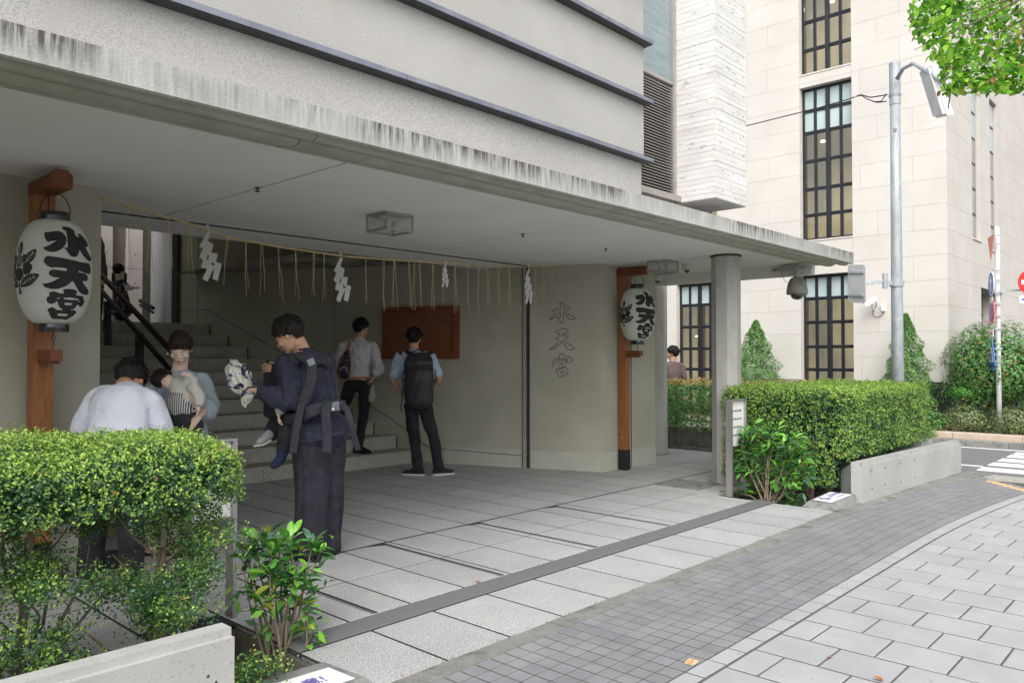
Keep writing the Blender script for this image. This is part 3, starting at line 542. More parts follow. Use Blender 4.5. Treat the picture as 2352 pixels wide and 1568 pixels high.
for x0, x1 in ((-8, 2.278), (2.284, 9.95)):
    extr(mp_, x0, x1, MB()).build('soffit_moulding', MT['mould'], cn, smooth=False)
MB().box(-8, 9.95, 3.6, 7.46, 2.70, 2.745).build('canopy_deck', MT['gap'], cn)
MB().box(5.3, 9.95, 3.6, 12.0, 2.747, 2.76).build('canopy_top', MT['fascia'], cn)
for x0, x1 in ((-8, -.03), (-.022, 2.773), (2.787, 5.546), (5.558, 8.296), (8.304, 9.83)):
    MB().box(x0, x1, 3.935, 6.70, 2.635, 2.69).build('ceiling_panel', MT['ceil'], cn)
MB().box(-8, 9.83, 6.72, 6.80, 2.640, 2.69).build('gate_track', MT['louvre'], cn)
MB().box(-8, 9.83, 6.702, 6.718, 2.628, 2.69).build('gate_rail', MT['gap'], cn)
MB().box(-8, 9.83, 6.755, 6.765, 2.632, 2.64).build('gate_rail', MT['gap'], cn)
MB().box(-8, 9.83, 6.81, 7.46, 2.635, 2.69).build('ceiling_panel', MT['ceil'], cn)
MB().box(-8, 7.46, 7.40, 7.47, 2.69, 4.4).build('well_beam', MT['ceil'], cn)
MB().box(9.83, 9.95, 3.93, 12, 2.50, 2.70).build('edge_beam', MT['ceil'], cn)
MB().box(9.30, 9.83, 7.46, 12, 2.635, 2.69).build('ceiling_panel', MT['ceil'], cn)
for p in ((2.76, 4.99), (5.54, 5.0), (6.89, 5.0)):
    s_ = MB(); s_.lathe([(.018, 2.636), (.018, 2.628), (.006, 2.626), (.006, 2.612), (.02, 2.608), (.02, 2.605)][::-1], (*p, 0), 8); s_.build('sprinkler', MT['gap'], cn)
# entrance walls
wr = thing('entrance_wall', 'grey green rendered wall beside the stairs with engraved characters', 'wall', (8, 5.88, 0))
wl_end = 12.4; xe = 8.0-.8*((wl_end-5.88)/2.03)
MB().prism([(8.0, 5.88), (9.19, 5.84), (9.19, 7.46), (7.377, 7.46)], 0, 2.632).build('wall', MT['wall'], wr)
MB().prism([(7.377, 7.462), (9.19, 7.462), (9.19, 12.4), (xe, 12.4)], 0, 2.74).build('wall', MT['wall'], wr)
MB().prism([(7.377, 7.462), (7.6, 7.462), (xe+.22, 12.4), (xe, 12.4)], 2.741, 4.4).build('wall', MT['wall'], wr)
def onwall(s_, z, off=0): p = WP+WD*s_+WN*off; return Vector((p.x, p.y, z))
def wbox(s0, s1, z0, z1, name, m, off=.004, par=wr):
    m_ = MB(); c = onwall((s0+s1)/2, (z0+z1)/2, off/2-.01); m_.obox(c, WD*((s1-s0)/2), WN*(off/2+.01), (0, 0, (z1-z0)/2)); return m_.build(name, MT[m], par)
def sof(x, y): return (onW(x, y)-WP).dot(WD)
# skirting boards, channel, joints
ch = sof(1208, 900)
wbox(.0, 1.0*ch-.075, .0, .235, 'skirting', 'skirt'); wbox(ch+.075, 2.2, 0, .235, 'skirting', 'skirt')
MB().prism([(7.999, 5.876), (8.62, 5.855), (8.62, 5.87), (8.0, 5.90)], 0, .235).build('skirting', MT['skirt'], wr)
MB().prism([(8.635, 5.8545), (9.192, 5.836), (9.192, 5.87), (8.635, 5.87)], 0, .235).build('skirting', MT['skirt'], wr)
MB().prism([(8.622, 5.852), (8.633, 5.852), (8.633, 5.87), (8.622, 5.87)], 0, 2.632).build('wall_joint', MT['gap'], wr)
wbox(ch-.055, ch-.012, 0, 2.632, 'channel', 'slot', .006); wbox(ch-.010, ch+.030, 0, 2.632, 'channel_jamb', 'louvre', .03); wbox(ch+.032, ch+.05, 0, 2.632, 'channel', 'slot', .005)
s1 = sof(768, 700); wbox(s1-.003, s1+.003, 1.0, 4.4, 'wall_joint', 'gap', .003)
s1 = sof(455, 600); wbox(s1-.003, s1+.003, 1.9, 4.4, 'wall_joint', 'gap', .003)
# sloping joint that follows the stairs
Jp = [onW(1200, 1046), onW(985, 1028), onW(900, 962), onW(850, 930), onW(640, 805), onW(478, 712), onW(412, 713)]
for a_, b_ in zip(Jp[:-1], Jp[1:]):
    m_ = MB(); m_.bar(a_+WN*.001, b_+WN*.001, .008, .009, WN); m_.build('stair_joint', MT['gap'], wr)
# patch
pa, pb = onW(1105, 745), onW(1155, 780); wbox((pa-WP).dot(WD), (pb-WP).dot(WD), pb.z, pa.z, 'wall_plate', 'wall', .007)
# engraved characters on the wall
def zw(x, y): return onW((1340+x/7.125)*.91875, (740+y/7.125)*.91875)
ENG = [
 [(425,108),(445,110),(500,155),(487,190),(490,245),(560,170),(612,200),(612,220),(505,268),(560,315),(640,345),(705,390),(690,405),(620,415),(585,400),(530,330),(490,290),(488,400),(485,460),(465,480),(440,460),(390,400),(380,385),(425,392),(432,380),(432,270),(370,350),(300,400),(250,425),(240,412),(290,370),(345,300),(310,285),(275,262),(320,255),(375,215),(430,265),(435,180)],
 [(335,620),(400,610),(500,573),(550,590),(582,620),(565,645),(465,685),(480,715),(520,697),(560,715),(575,735),(550,760),(490,775),(560,840),(640,890),(697,930),(680,945),(600,960),(555,940),(500,840),(462,795),(430,850),(350,920),(250,955),(235,940),(290,925),(360,860),(400,800),(380,770),(325,750),(400,735),(420,715),(420,690),(370,650)],
 [(415,1045),(445,1020),(480,1030),(505,1060),(495,1100),(585,1078),(630,1110),(655,1150),(620,1175),(560,1180),(540,1160),(575,1130),(480,1120),(385,1130),(350,1150),(320,1245),(300,1255),(285,1210),(330,1110),(430,1100)],
 [(385,1175),(520,1140),(545,1180),(520,1245),(450,1275),(400,1290),(410,1240)], [(430,1200),(485,1180),(480,1220),(445,1240)],
 [(360,1290),(400,1310),(530,1270),(580,1320),(540,1410),(415,1435),(385,1390)], [(430,1350),(505,1320),(500,1365),(435,1375)]]
for P in ENG:
    m_ = MB(); m_.tube([zw(*p)+WN*.0005 for p in P], .0042, 5, closed=True); m_.build('engraved_stroke', MT['gap'], wr)
# left wall
lw = thing('left_wall', 'grey green rendered wall behind the left lantern', 'wall', (2, 5.82, 0))
MB().box(-8, 2.03, 5.82, 6.9, 0, 2.632).build('wall', MT['wall'], lw); MB().box(1.6, 1.98, 6.9, 14.4, 0, 4.4).build('wall', MT['wall'], lw)
MB().box(-8, 2.033, 5.816, 5.9, 0, .235).build('skirting', MT['skirt'], lw)
# stairs
st = thing('stairs', 'grey granite stairs climbing to the upper landing', 'stairs', (4.5, 8.28, 0))
RZ = .1785; RN = .345
for k in range(11):
    y0 = 8.28+RN*k; z0 = RZ*k; z1 = RZ*(k+1); xr = 8.0-.8*((y0-5.88)/2.03)-.001
    yb = y0+RN if k < 10 else y0+.4
    MB().prism([(1.98, y0+.02), (xr, y0+.02), (xr, yb+.02), (1.98, yb+.02)], max(0, z0-.2), z1-.032).build('step_core', MT['stair'], st)
    # riser stones and tread stones
    x = 1.98+(.35 if k % 2 else 0); xs = [1.98]
    while x < xr-.3: 
        x += .9; 
        if x < xr-.15: xs.append(x)
    xs.append(xr)
    for a_, b_ in zip(xs[:-1], xs[1:]):
        MB().cham(a_+.002, b_-.002, y0-.012, yb-.01, z1-.03, z1, .003).build('tread_stone', MT['stair'], st)
        MB().box(a_+.002, b_-.002, y0, y0+.02, z0+.003, z1-.031).build('riser_stone', MT['stair'], st)
    MB().box(xr-.012, xr, y0-.014, y0+.01, z0, z1).build('step_end_strip', MT['gap'], st)
ld = MB(); ld.prism([(1.98, 12.1), (6.2, 12.1), (6.6, 15), (1.98, 15)], 1.8, 1.9635); ld.build('landing', MT['stair'], st)
# landing surroundings
lp = thing('landing_wall', 'white concrete panels and tan recesses at the top of the stairs', 'wall', (4.5, 14.2, 1.96))
YL = 14.2
def xl(px): return onY(px, 650, YL).x
for n, (p0, p1, m_) in enumerate([(150, 175, 'tan'), (175, 200, 'panel'), (200, 232, 'tan'), (230, 258, 'panel'), (258, 293, 'tan'), (293, 327, 'panel'), (327, 352, 'tan')]):
    yy = YL if m_ == 'panel' else YL+.12
    if m_ == 'panel':
        for z0, z1 in ((1.96, 3.0), (3.008, 4.2), (4.208, 7)):
            o = MB().box(xl(p0), xl(p1), yy, yy+.2, z0, z1).build('concrete_panel', MT[m_], lp)
            q = MB(); xm = (xl(p0)+xl(p1))/2
            for zz in (z0+.25, z1-.25): q.lathe([(.012, 0), (.012, .004)], (xm, yy+.001, zz), 8, (0, -1, 0))
            q.build('tie_hole', MT['gap'], o)
    else: MB().box(xl(p0)-.05, xl(p1)+.05, yy, yy+.15, 1.96, 7).build('recess', MT[m_], lp)
MB().box(-2, xl(160), YL, YL+.2, 0, 7).build('end_wall', MT['wall'], lp)
xb = xl(350)
MB().prism([(xe, 12.4), (xe+.25, 12.4), (xb+.3, YL+.2), (xb, YL+.1)], 1.96, 7).build('side_panel', MT['greyp'], lp)
MB().prism([(xe-.01, 12.28), (xe+.02, 12.28), (xe+.02, 12.40), (xe-.045, 12.40)], 1.96, 4.4).build('dark_return', MT['gap'], lp)
MB().box(1.6, 7.6, 7.47, 12.35, 4.4, 4.5).build('well_ceiling', MT['ceil'], lp)
# handrail
hr = thing('handrail', 'black flat bar handrail running down the stairs', 'handrail', (4.2, 11.5, 1.25))
D1 = 10.7
r0, r1 = J(180, 575, D1+.45), J(425, 840, 9.6); r2, r3 = J(180, 607, D1+.45), J(402, 862, 9.6)
MB().bar(r0, r1, .05, .05).build('top_rail', MT['iron'], hr); MB().bar(r2, r3, .045, .045).build('lower_rail', MT['iron'], hr)
for (x_, y0_, y1_, d_) in ((247, 695, 856, 10.75), (321, 770, 900, 10.1)):
    a_ = J(x_, y0_, d_); b_ = J(x_, y1_, d_); MB().box(a_.x-.045, a_.x+.045, a_.y-.03, a_.y+.03, b_.z, a_.z+.02).build('rail_post', MT['iron'], hr)
h2 = thing('landing_handrail', 'short dark handrail at the back of the upper landing', 'handrail', (4.6, 13.5, 2))
MB().bar(J(322, 690, 13.2), J(352, 708, 12.7), .05, .05).build('rail', MT['iron'], h2); MB().bar(J(322, 700, 13.2), J(352, 718, 12.7), .03, .03).build('lower_rail', MT['iron'], h2)
# louvre window
lv = thing('louvre_window', 'bronze louvred opening with a tall glazed window above it', 'window', (6.1, 4.03, 3))
YV = 4.03; X0, X1 = 5.49, 6.722
zt = onY(1480, 165, YV).z; z_b = onY(1550, 452, YV).z
MB().box(X0, X1, YV+.07, YV+.1, 2.76, zt).build('backing', MT['louvd'], lv)
nsl = 38
for k in range(nsl):
    z = z_b+.03+(zt-z_b-.06)*k/(nsl-1); m_ = MB(); m_.obox(((X0+X1)/2-.02, YV+.03, z), ((X1-X0)/2-.04, 0, 0), (0, .03, .012), (0, -.0015, .004)); m_.build('slat', MT['louvre'], lv)
MB().box(X1-.045, X1, YV-.01, YV+.07, z_b, 6).build('jamb', MT['louvre'], lv)
MB().box(X0, X1+.02, YV-.06, YV+.07, z_b-.06, z_b-.0).build('sill', MT['louvre'], lv)
MB().box(X0, X1-.05, YV-.005, YV+.06, zt, zt+.03).build('transom', MT['louvre'], lv)
MB().box(X0, X1-.05, YV+.02, YV+.024, zt+.03, 6).build('glass_pane', mat('painted_reflection_glass', (.20, .26, .275), (.27, .335, .35), scale=3, stretch=(1, 1, 12), rough=.08, spec=.8), lv)  # opaque pane; blue-grey bands paint in the reflection of the pale block
MB().box(X0, X1, YV+.5, YV+.52, zt, 6).build('inner_wall', mat('inner_blind', (.2, .25, .27), (.3, .35, .37), scale=4, stretch=(1, 1, 14), rough=.8), lv)
MB().box(X1-.32, X1-.24, YV+.1, YV+.2, zt+.03, 6).build('inner_post', MT['panel'], lv)
MB().box(X0, X1, YV-.0, YV+.07, 2.76, z_b-.061).build('lower_panel', MT['louvre'], lv)
# board-marked block
bk = thing('concrete_block', 'white board marked concrete block projecting above the canopy', 'wall block', (7.05, 3.6, 2.97))
BX0, BX1, BY0, BZ = 6.742, 7.376, 3.608, 2.972
MB().box(BX0, BX1, BY0, 4.6, BZ-.004, 5.6).build('core', MT['board'], bk)
z = BZ; i = 0
while z < 5.35:
    MB().cham(0, .001, 0, .001, 0, .001, .0001)
    h = .0505; dz = .0025
    o1 = rng.uniform(.006, .009)
    MB().box(BX0-.008, BX1, BY0-o1, BY0, z+dz/2, z+h-dz/2).build('front_board', MT['board'], bk)
    MB().box(BX0-o1, BX0, BY0+.0005, 4.6, z+dz/2, z+h-dz/2).build('side_board', MT['board'], bk)
    z += h; i += 1
q = MB()
for ix in (.12, .35, .57):
    for iz in range(12): q.lathe([(.006, 0), (.006, .003)], (BX0+ix, BY0-.0075, BZ+.07+iz*.2+ix*.05), 7, (0, -1, 0))
q.build('tie_hole', MT['gap'], bk)
# columns
def column(x, y, r_, label, h=2.635):
    c = thing('concrete_column', label, 'column', (x, y, 0), 'octagonal canopy columns')
    P = [(x+r_*cos(R(22.5+45*k+8)), y+r_*sin(R(22.5+45*k+8))) for k in range(8)]
    MB().prism(P, 0, h).build('shaft', MT['conc'], c)
    P2 = [(x+(r_+.012)*cos(R(22.5+45*k+8)), y+(r_+.012)*sin(R(22.5+45*k+8))) for k in range(8)]
    MB().prism(P2, h-.022, h-.0005).build('capital_strip', MT['gap'], c)
    P3 = [(x+(r_+.05)*cos(R(22.5+45*k+8)), y+(r_+.05)*sin(R(22.5+45*k+8))) for k in range(8)]
    MB().prism(P3, -.01, .006).build('base_ring', MT['kerb'], c)
column(8.33, 4.33, .165, 'octagonal concrete column nearest the trimmed hedge')
column(10.12, 6.42, .17, 'octagonal concrete column beyond the right lantern, behind the wall edge')
# ================================================================ NEIGHBOURING BUILDING
nb = thing('limestone_building', 'tall cream limestone building with black grid windows across the side street', 'building', (15.5, 3.74, 0))
XB, YC = 15.5, 3.74
MB().prism([(XB+.03, YC+.03), (XB+.03, 5.385), (XB+.28, 5.385), (XB+.28, YC+.28), (26, YC+.28), (26, YC+.3), (XB+.29, YC+.3)][0:3]+[(XB+.28, 5.385), (XB+.28, YC+.03)], 0, 10.5).build('core', MT['limejoint'], nb)
CZ = [1.0+.4605*k for k in range(-2, 20)]
winA = (5.385, 6.41); winB = (8.26, 9.28)
WZ = [(0, 3.10), (3.80, 6.90), (7.17, 10.5)]
def lpanel(y0, y1, z0, z1):   # panels on the street-side face (x = XB)
    if y1-y0 < .02 or z1-z0 < .02: return
    MB().box(XB+rng.uniform(0, .002), XB+.05, y0+.0016, y1-.0016, z0+.0016, z1-.0016).build('stone_panel', MT['limest'], nb)
def splitrange(z0, z1, holes):
    segs = [(z0, z1)]
    for a_, b_ in holes:
        n_ = []
        for s0, s1 in segs:
            if b_ <= s0 or a_ >= s1: n_.append((s0, s1)); continue
            if s0 < a_: n_.append((s0, a_))
            if s1 > b_: n_.append((b_, s1))
        segs = n_
    return segs
for k in range(2, len(CZ)-1):
    z0, z1 = CZ[k], CZ[k+1]
    if z0 > 8.9: break
    js = [YC, 4.51, winA[0]] if k % 2 else [YC, 4.30, 5.23 if k % 4 else 4.92, winA[0]]
    for a_, b_ in zip(js[:-1], js[1:]): lpanel(a_, b_, z0, z1)
    for s0, s1 in splitrange(z0, z1, WZ): lpanel(winA[0], winA[1], s0, s1)
    js = [winA[1], 7.08, winB[0]] if k % 2 else [winA[1], 7.55, winB[0]]
    for a_, b_ in zip(js[:-1], js[1:]): lpanel(a_, b_, z0, z1)
    for s0, s1 in splitrange(z0, z1, WZ): lpanel(winB[0], winB[1], s0, s1)
    js = [winB[1], 10.1 if k % 2 else 9.8, 11.2]
    for a_, b_ in zip(js[:-1], js[1:]): lpanel(a_, b_, z0, z1)
for a_, b_ in ((winA[1], winB[0]), (winB[1], 12)): MB().box(XB+.03, XB+.28, a_, b_, 0, 10.5).build('wall_core', MT['limejoint'], nb)
for wA in (winA, winB):
    for z0, z1 in ((3.10, 3.80), (6.90, 7.17)): MB().box(XB+.03, XB+.28, wA[0], wA[1], z0, z1).build('lintel', MT['limest'], nb)
    for z in (3.80, 7.17): MB().box(XB-.012, XB+.2, wA[0]-.0, wA[1]+.0, z-.03, z).build('sill', MT['limest'], nb)
# plinth
for a_, b_ in ((YC, 4.6), (4.6, 5.5), (5.5, 7), (7, 9), (9, 12)): MB().box(XB-.01, XB+.045, a_+.002, b_-.002, 0, 1.0).build('plinth_panel', MT['blkst'], nb) if b_ < 5.4 or a_ > 6.4 and b_ < 8.2 or a_ >= 9.2 else None
for a_ in np.arange(XB+.05, 25, .95): MB().box(a_+.002, a_+.948, YC-.01, YC+.05, 0, 1.0).build('plinth_panel', MT['blkst'], nb)
MB().box(XB-.01, XB+.048, YC-.01, YC+.0, 0, 1.0).build('plinth_corner', MT['blkst'], nb)
# face towards the main street (y = YC)
RW = [(17.35, 18.0, 3.80, 6.87), (18.93, 19.62, 3.72, 6.95), (17.39, 20.0, 0, 2.86), (18.93, 19.62, 7.6, 10.4), (17.35, 18.0, 7.5, 10.4)]
CX = [XB+.0]+[XB+.62+.93*k for k in range(11)]
for k in range(2, len(CZ)-1):
    z0, z1 = CZ[k], CZ[k+1]
    if z0 > 10: break
    xs = sorted(set(([XB]+[XB+(.46 if k % 2 else .92)+.93*i for i in range(11)])+[17.35, 18.0, 18.93, 19.62, 20.0]))
    xs2 = [xs[0]]
    for v in xs[1:]:
        if v in (17.35, 18.0, 18.93, 19.62, 20.0) or all(abs(v-q) > .18 for q in (17.35, 18.0, 18.93, 19.62, 20.0)): xs2.append(v)
    for a_, b_ in zip(xs2[:-1], xs2[1:]):
        holes = [(h[2], h[3]) for h in RW if h[0]-.01 <= a_ and b_ <= h[1]+.01]
        for s0, s1 in splitrange(z0, z1, holes):
            if s1-s0 > .02: MB().box(a_+.0016, b_-.0016, YC+rng.uniform(0, .002), YC+.05, s0+.0016, s1-.0016).build('stone_panel', MT['limest'], nb)
solid = [(XB+.28, 17.35, 0, 10.5), (18.0, 18.93, 2.86, 10.5), (20.0, 26, 0, 10.5), (19.62, 20.0, 2.86, 10.5), (17.35, 18.0, 2.86, 3.8), (17.35, 18.0, 6.87, 7.5), (18.93, 19.62, 2.86, 3.72), (18.93, 19.62, 6.95, 7.6)]
for x0, x1, z0, z1 in solid: MB().box(x0, x1, YC+.03, YC+.42, z0, z1).build('wall_core', MT['limest'], nb)
for x0, x1, z0, z1 in RW:
    if z1 < 3: MB().box(x0, x1, YC+.42, YC+.44, z0, z1).build('recess_back', MT['limest'], nb)
    wn = MB(); xe_ = x1-.02
    fr_ = MB().box(x0+.01, xe_, YC+(.07 if z1 > 3 else .38), YC+(.10 if z1 > 3 else .41), z0, z1).build('window', MT['frame'], nb)
    n_ = max(1, round((z1-z0)/.52))
    for q in range(n_):
        za = z0+(z1-z0)*q/n_+.03; zb_ = z0+(z1-z0)*(q+1)/n_-.03
        MB().box(x0+.06, xe_-.05, YC+(.062 if z1 > 3 else .372), YC+(.0695 if z1 > 3 else .3795), za, zb_).build('pane', MT['frost'] if (z1-z0) > 3 and q >= n_-2 else MT['dome'], fr_)
    MB().box(x0-.02, x1+.02, YC-.02, YC+.068, z0-.03, z0-.001).build('sill', MT['limest'], nb)
# grid windows with rooms behind
def gridwin(y0, y1, z0, z1, rows, frost, lamp=None):
    xf = XB+.14; wn = MB()
    wn.box(xf, xf+.07, y0, y0+.045, z0, z1).box(xf, xf+.07, y1-.045, y1, z0, z1).box(xf, xf+.07, y0+.045, y1-.045, z0, z0+.05).box(xf, xf+.07, y0+.045, y1-.045, z1-.05, z1)
    ym = (y0+y1)/2; wn.box(xf-.012, xf+.07, ym-.04, ym+.04, z0+.05, z1-.05)
    o = wn.build('window', MT['frame'], nb)
    zs = rows
    for z in zs[1:-1]: 
        for a_, b_ in ((y0+.045, ym-.04), (ym+.04, y1-.045)):
            MB().box(xf+.002, xf+.06, a_, b_, z-.032, z+.032).build('transom', MT['frame'], o); MB().box(xf-.008, xf+.002, a_, b_, z-.005, z+.022).build('transom_lip', MT['frame'], o)
    for a_, b_ in ((y0+.045, ym-.04), (ym+.04, y1-.045)):
        mid = (a_+b_)/2
        for z in range(len(zs)-1):
            za, zb_ = zs[z]+.032, zs[z+1]-.032
            MB().box(xf+.008, xf+.055, mid-.028, mid+.028, za, zb_).build('mullion', MT['frame'], o)
            for c0, c1 in ((a_, mid-.028), (mid+.028, b_)):
                MB().box(xf+.025, xf+.032, c0+.001, c1-.001, za, zb_).build('pane', MT['frost'] if z in frost else MT['pglass'], o)
    return o
gridwin(*winA, 3.80, 6.90, [3.80, 4.32, 4.85, 5.42, 6.0, 6.45, 6.90], (4, 5)); gridwin(*winA, 7.17, 9.6, [7.17, 7.70, 8.28, 8.85, 9.6], ())
gridwin(*winA, .25, 3.10, [.25, .74, 1.20, 1.66, 2.15, 2.63, 3.10], (5,)); gridwin(*winB, .25, 3.10, [.25, .74, 1.18, 1.64, 2.13, 2.62, 3.10], (5,))
gridwin(*winB, 3.80, 6.90, [3.80, 4.32, 4.85, 5.42, 6.0, 6.45, 6.90], (4, 5))
# interior: floors, self-glowing back wall, lit lamps seen through the panes
inn = struct('room_interior')
MB().box(XB+1.6, XB+1.7, 3.9+.3, 12, 0, 10).build('room_back_wall', MT['glowroom'], inn)
for z in (0, 3.2, 6.95, 10.2): MB().box(XB+.3, XB+1.6, YC+.5, 12, z, z+.3).build('room_floor', MT['room'], inn)
for y in (6.9, 4.9): MB().box(XB+.3, XB+1.6, y, y+.1, .3, 10).build('room_partition', MT['room'], inn)
MB().box(XB+.8, XB+.9, 9.05, 9.2, .3, 3.2).build('room_column', MT['panel'], inn)
for k, (px_, py_, X_, rr) in enumerate([(1890, 325, 16.4, .05), (1911, 4, 16.4, .05), (1611, 763, 16.6, .07), (1600, 772, 16.4, .03)]):
    c = onX(px_, py_, X_); m_ = MB(); m_.ell(c, (rr, rr, rr*.5)); props(m_.build('ceiling_lamp', MT['lampon']), ['small round lit lamp behind the upper tan panes of the middle window', 'lit lamp behind the topmost window panes', 'brighter lit lamp behind the window beside the column', 'fainter lit lamp behind the window beside the column'][k], 'lamp')
# bullet camera on the wall
bc = thing('bullet_camera', 'silver bullet camera with a looped cable on the limestone wall', 'security camera', onX(2000, 705, XB))
c0 = onX(1985, 700, XB-.28); c1 = onX(2012, 685, XB-.20)
MB().bar(c0, c1, .085, .09).build('housing', MT['white'], bc); MB().bar(c0+(c0-c1)*.02, c0+(c1-c0)*.08, .075, .07).build('lens', MT['dome'], bc)
MB().tube([onX(2004, 698, XB-.22), onX(2003, 706, XB-.16), onX(2008, 712, XB-.02), onX(2008, 712, XB)], .018, 8).build('bracket', MT['white'], bc)
MB().box(XB-.05, XB, onX(2034, 706, XB).y, onX(2026, 706, XB).y, onX(2030, 714, XB).z, onX(2030, 700, XB).z).build('junction_box', MT['white'], bc)
MB().tube([onX(x, y, XB-.03) for x, y in ((2010, 690), (2014, 700), (2006, 712), (2004, 720), (2010, 727), (2020, 727), (2027, 722), (2029, 714))], .006, 6).build('cable', MT['iron'], bc)

# ================================================================ STREET FURNITURE
sp = thing('street_lamp', 'tall galvanised street pole with a box lamp on an arm', 'street lamp', (11.2, 3.32, 0))
PXY = J(2062, 865, 10.45); px_, py_ = PXY.x, PXY.y; ztop = J(2049, 140, 10.45).z
pm = MB(); pm.lathe([(.078, 0), (.074, 2), (.067, 3.3), (.064, ztop-.55)], (px_, py_, 0), 20); pm.build('pole', MT['galv'], sp, smooth=True)
pm = MB(); pm.lathe([(.069, ztop-.57), (.069, ztop-.03), (.071, ztop-.028), (.071, ztop), (.05, ztop+.012)], (px_, py_, 0), 20); pm.build('pole_cap', MT['galv'], sp, smooth=False)
for yy in (212, 216): 
    z = J(2051, yy, 10.45).z; pm = MB(); pm.lathe([(.078, z-.008), (.078, z+.008)], (px_, py_, 0), 16); pm.build('clamp_band', MT['galv'], sp)
top = Vector((px_, py_, ztop)); A = [J(2060, 182, 10.4), J(2074, 158, 10.3), J(2098, 146, 10.0), J(2140, 170, 9.6), J(2190, 203, 9.2)]
MB().tube(A, [.028, .024, .024, .032, .032], 12).build('arm', MT['galv'], sp, smooth=True)
q = [J(2108, 152, 9.9), J(2150, 274, 9.35), J(2178, 266, 9.0), J(2186, 205, 9.2)]
# fixture: a shallow box under the arm
e0, e1, e2 = J(2116, 162, 9.95), J(2150, 272, 9.6), J(2176, 265, 9.25)
ax = (e1-e0)/2; ay = (e2-e1)/2; az = ax.cross(ay).normalized()*.035; 
if az.z > 0: az = -az
fx = MB(); fx.obox(e0+ax+ay-az, ax, ay, az); fx.build('lamp_housing', MT['white'], sp)
fx = MB(); fx.obox(e0+ax+ay+az*.1, ax*.93, ay*.86, az); fx.build('diffuser', MT['lampw'], sp)
for t in (.25, .8): m_ = MB(); m_.ell(e0+ax*2*t+az*.2, (.02, .02, .02)); m_.build('latch', MT['lampf'], sp)
MB().tube([J(2186, 203, 9.2), J(2181, 225, 9.15), J(2178, 250, 9.15)], .008, 6).build('lamp_cable', MT['iron'], sp)
MB().obox(J(2055, 299, 10.38), (.02, 0, 0), (0, .02, 0), (0, 0, .024)).build('number_tag', MT['lampf'], sp)
# wires
wv = thing('overhead_wire', 'thin black wire from the street pole to the left', 'wire', J(2035, 218, 10.4))
MB().tube([J(2038, 218, 10.4), J(2000, 224, 10.6), J(1976, 218, 10.8), J(1950, 228, 11), J(1880, 248, 11.5), J(1800, 268, 12.2), J(1700, 293, 13.2)], .008, 6).build('wire', MT['iron'], wv)
MB().tube([J(2036, 233, 10.4), J(2015, 236, 10.5), J(1992, 228, 10.7), J(1978, 219, 10.8)], .007, 6).build('loop', MT['iron'], wv)
MB().tube([J(2036, 216, 10.4), J(2024, 233, 10.45), J(2005, 234, 10.6)], .007, 6).build('loop', MT['iron'], wv)
MB().bar(J(1982, 217, 10.8), J(1962, 221, 10.9), .03, .03).build('insulator', MT['offw'], wv)
# sign seen from behind, clamped on the pole
sg = thing('street_sign', 'back of a grey rounded sign plate on an arm left of the street pole', 'sign', J(2060, 650, 10.4))
a0, a1 = J(2048, 650, 10.4), J(1972, 655, 10.45)
MB().bar(a0+Vector((0, 0, .0)), J(2030, 650, 10.4), .05, .05).build('clamp', MT['galv'], sg)
m_ = MB(); z = J(2060, 650, 10.4).z; m_.lathe([(.09, z-.04), (.09, z+.04)], (px_, py_, 0), 16); m_.build('clamp_band', MT['galv'], sg)
c = J(2033, 645, 10.4); MB().lathe([(.035, -.10), (.035, .10)], c, 12).build('socket', MT['galv'], sg)
MB().bar(c, a1, .03, .04).build('arm', MT['galv'], sg)
p0, p1, p2 = J(1948, 608, 10.6), J(1988, 608, 10.3), J(1988, 697, 10.3)
u = (p1-p0)/2; v = Vector((0, 0, (p2-p1).z/2)); n_ = u.cross(v).normalized()*.006
P = []
ul, vl = u.length, abs(v.z); ud = u.normalized()
for cx_, cz_, a_ in ((1, 1, 0), (-1, 1, 90), (-1, -1, 180), (1, -1, 270)):
    for k in range(4): an = R(a_+30*k); P.append((cx_*(ul-.04)+.04*cos(an), cz_*(vl-.04)+.04*sin(an)))
cen = p0+u+v; V = [cen+ud*a_+Vector((0, 0, b_))+n_ for a_, b_ in P]+[cen+ud*a_+Vector((0, 0, b_))-n_ for a_, b_ in P]; n = len(P)
m_ = MB(); m_.add(V, [tuple(range(n)), tuple(range(n, 2*n))[::-1]]+[(i, n+i, n+(i+1) % n, (i+1) % n) for i in range(n)]); m_.build('plate', MT['lampw'], sg)
for f_ in (-.6, .6): MB().bar(cen+Vector((0, 0, vl*f_))-ud*ul*.85-n_*2.4, cen+Vector((0, 0, vl*f_))+ud*ul*.85-n_*2.4, .02, .03).build('rib', MT['galv'], sg)
for f_ in (-.6, .6): MB().bar(cen+Vector((0, 0, vl*f_))-ud*ul*.85+n_*2.4, cen+Vector((0, 0, vl*f_))+ud*ul*.85+n_*2.4, .02, .03).build('rib', MT['galv'], sg)
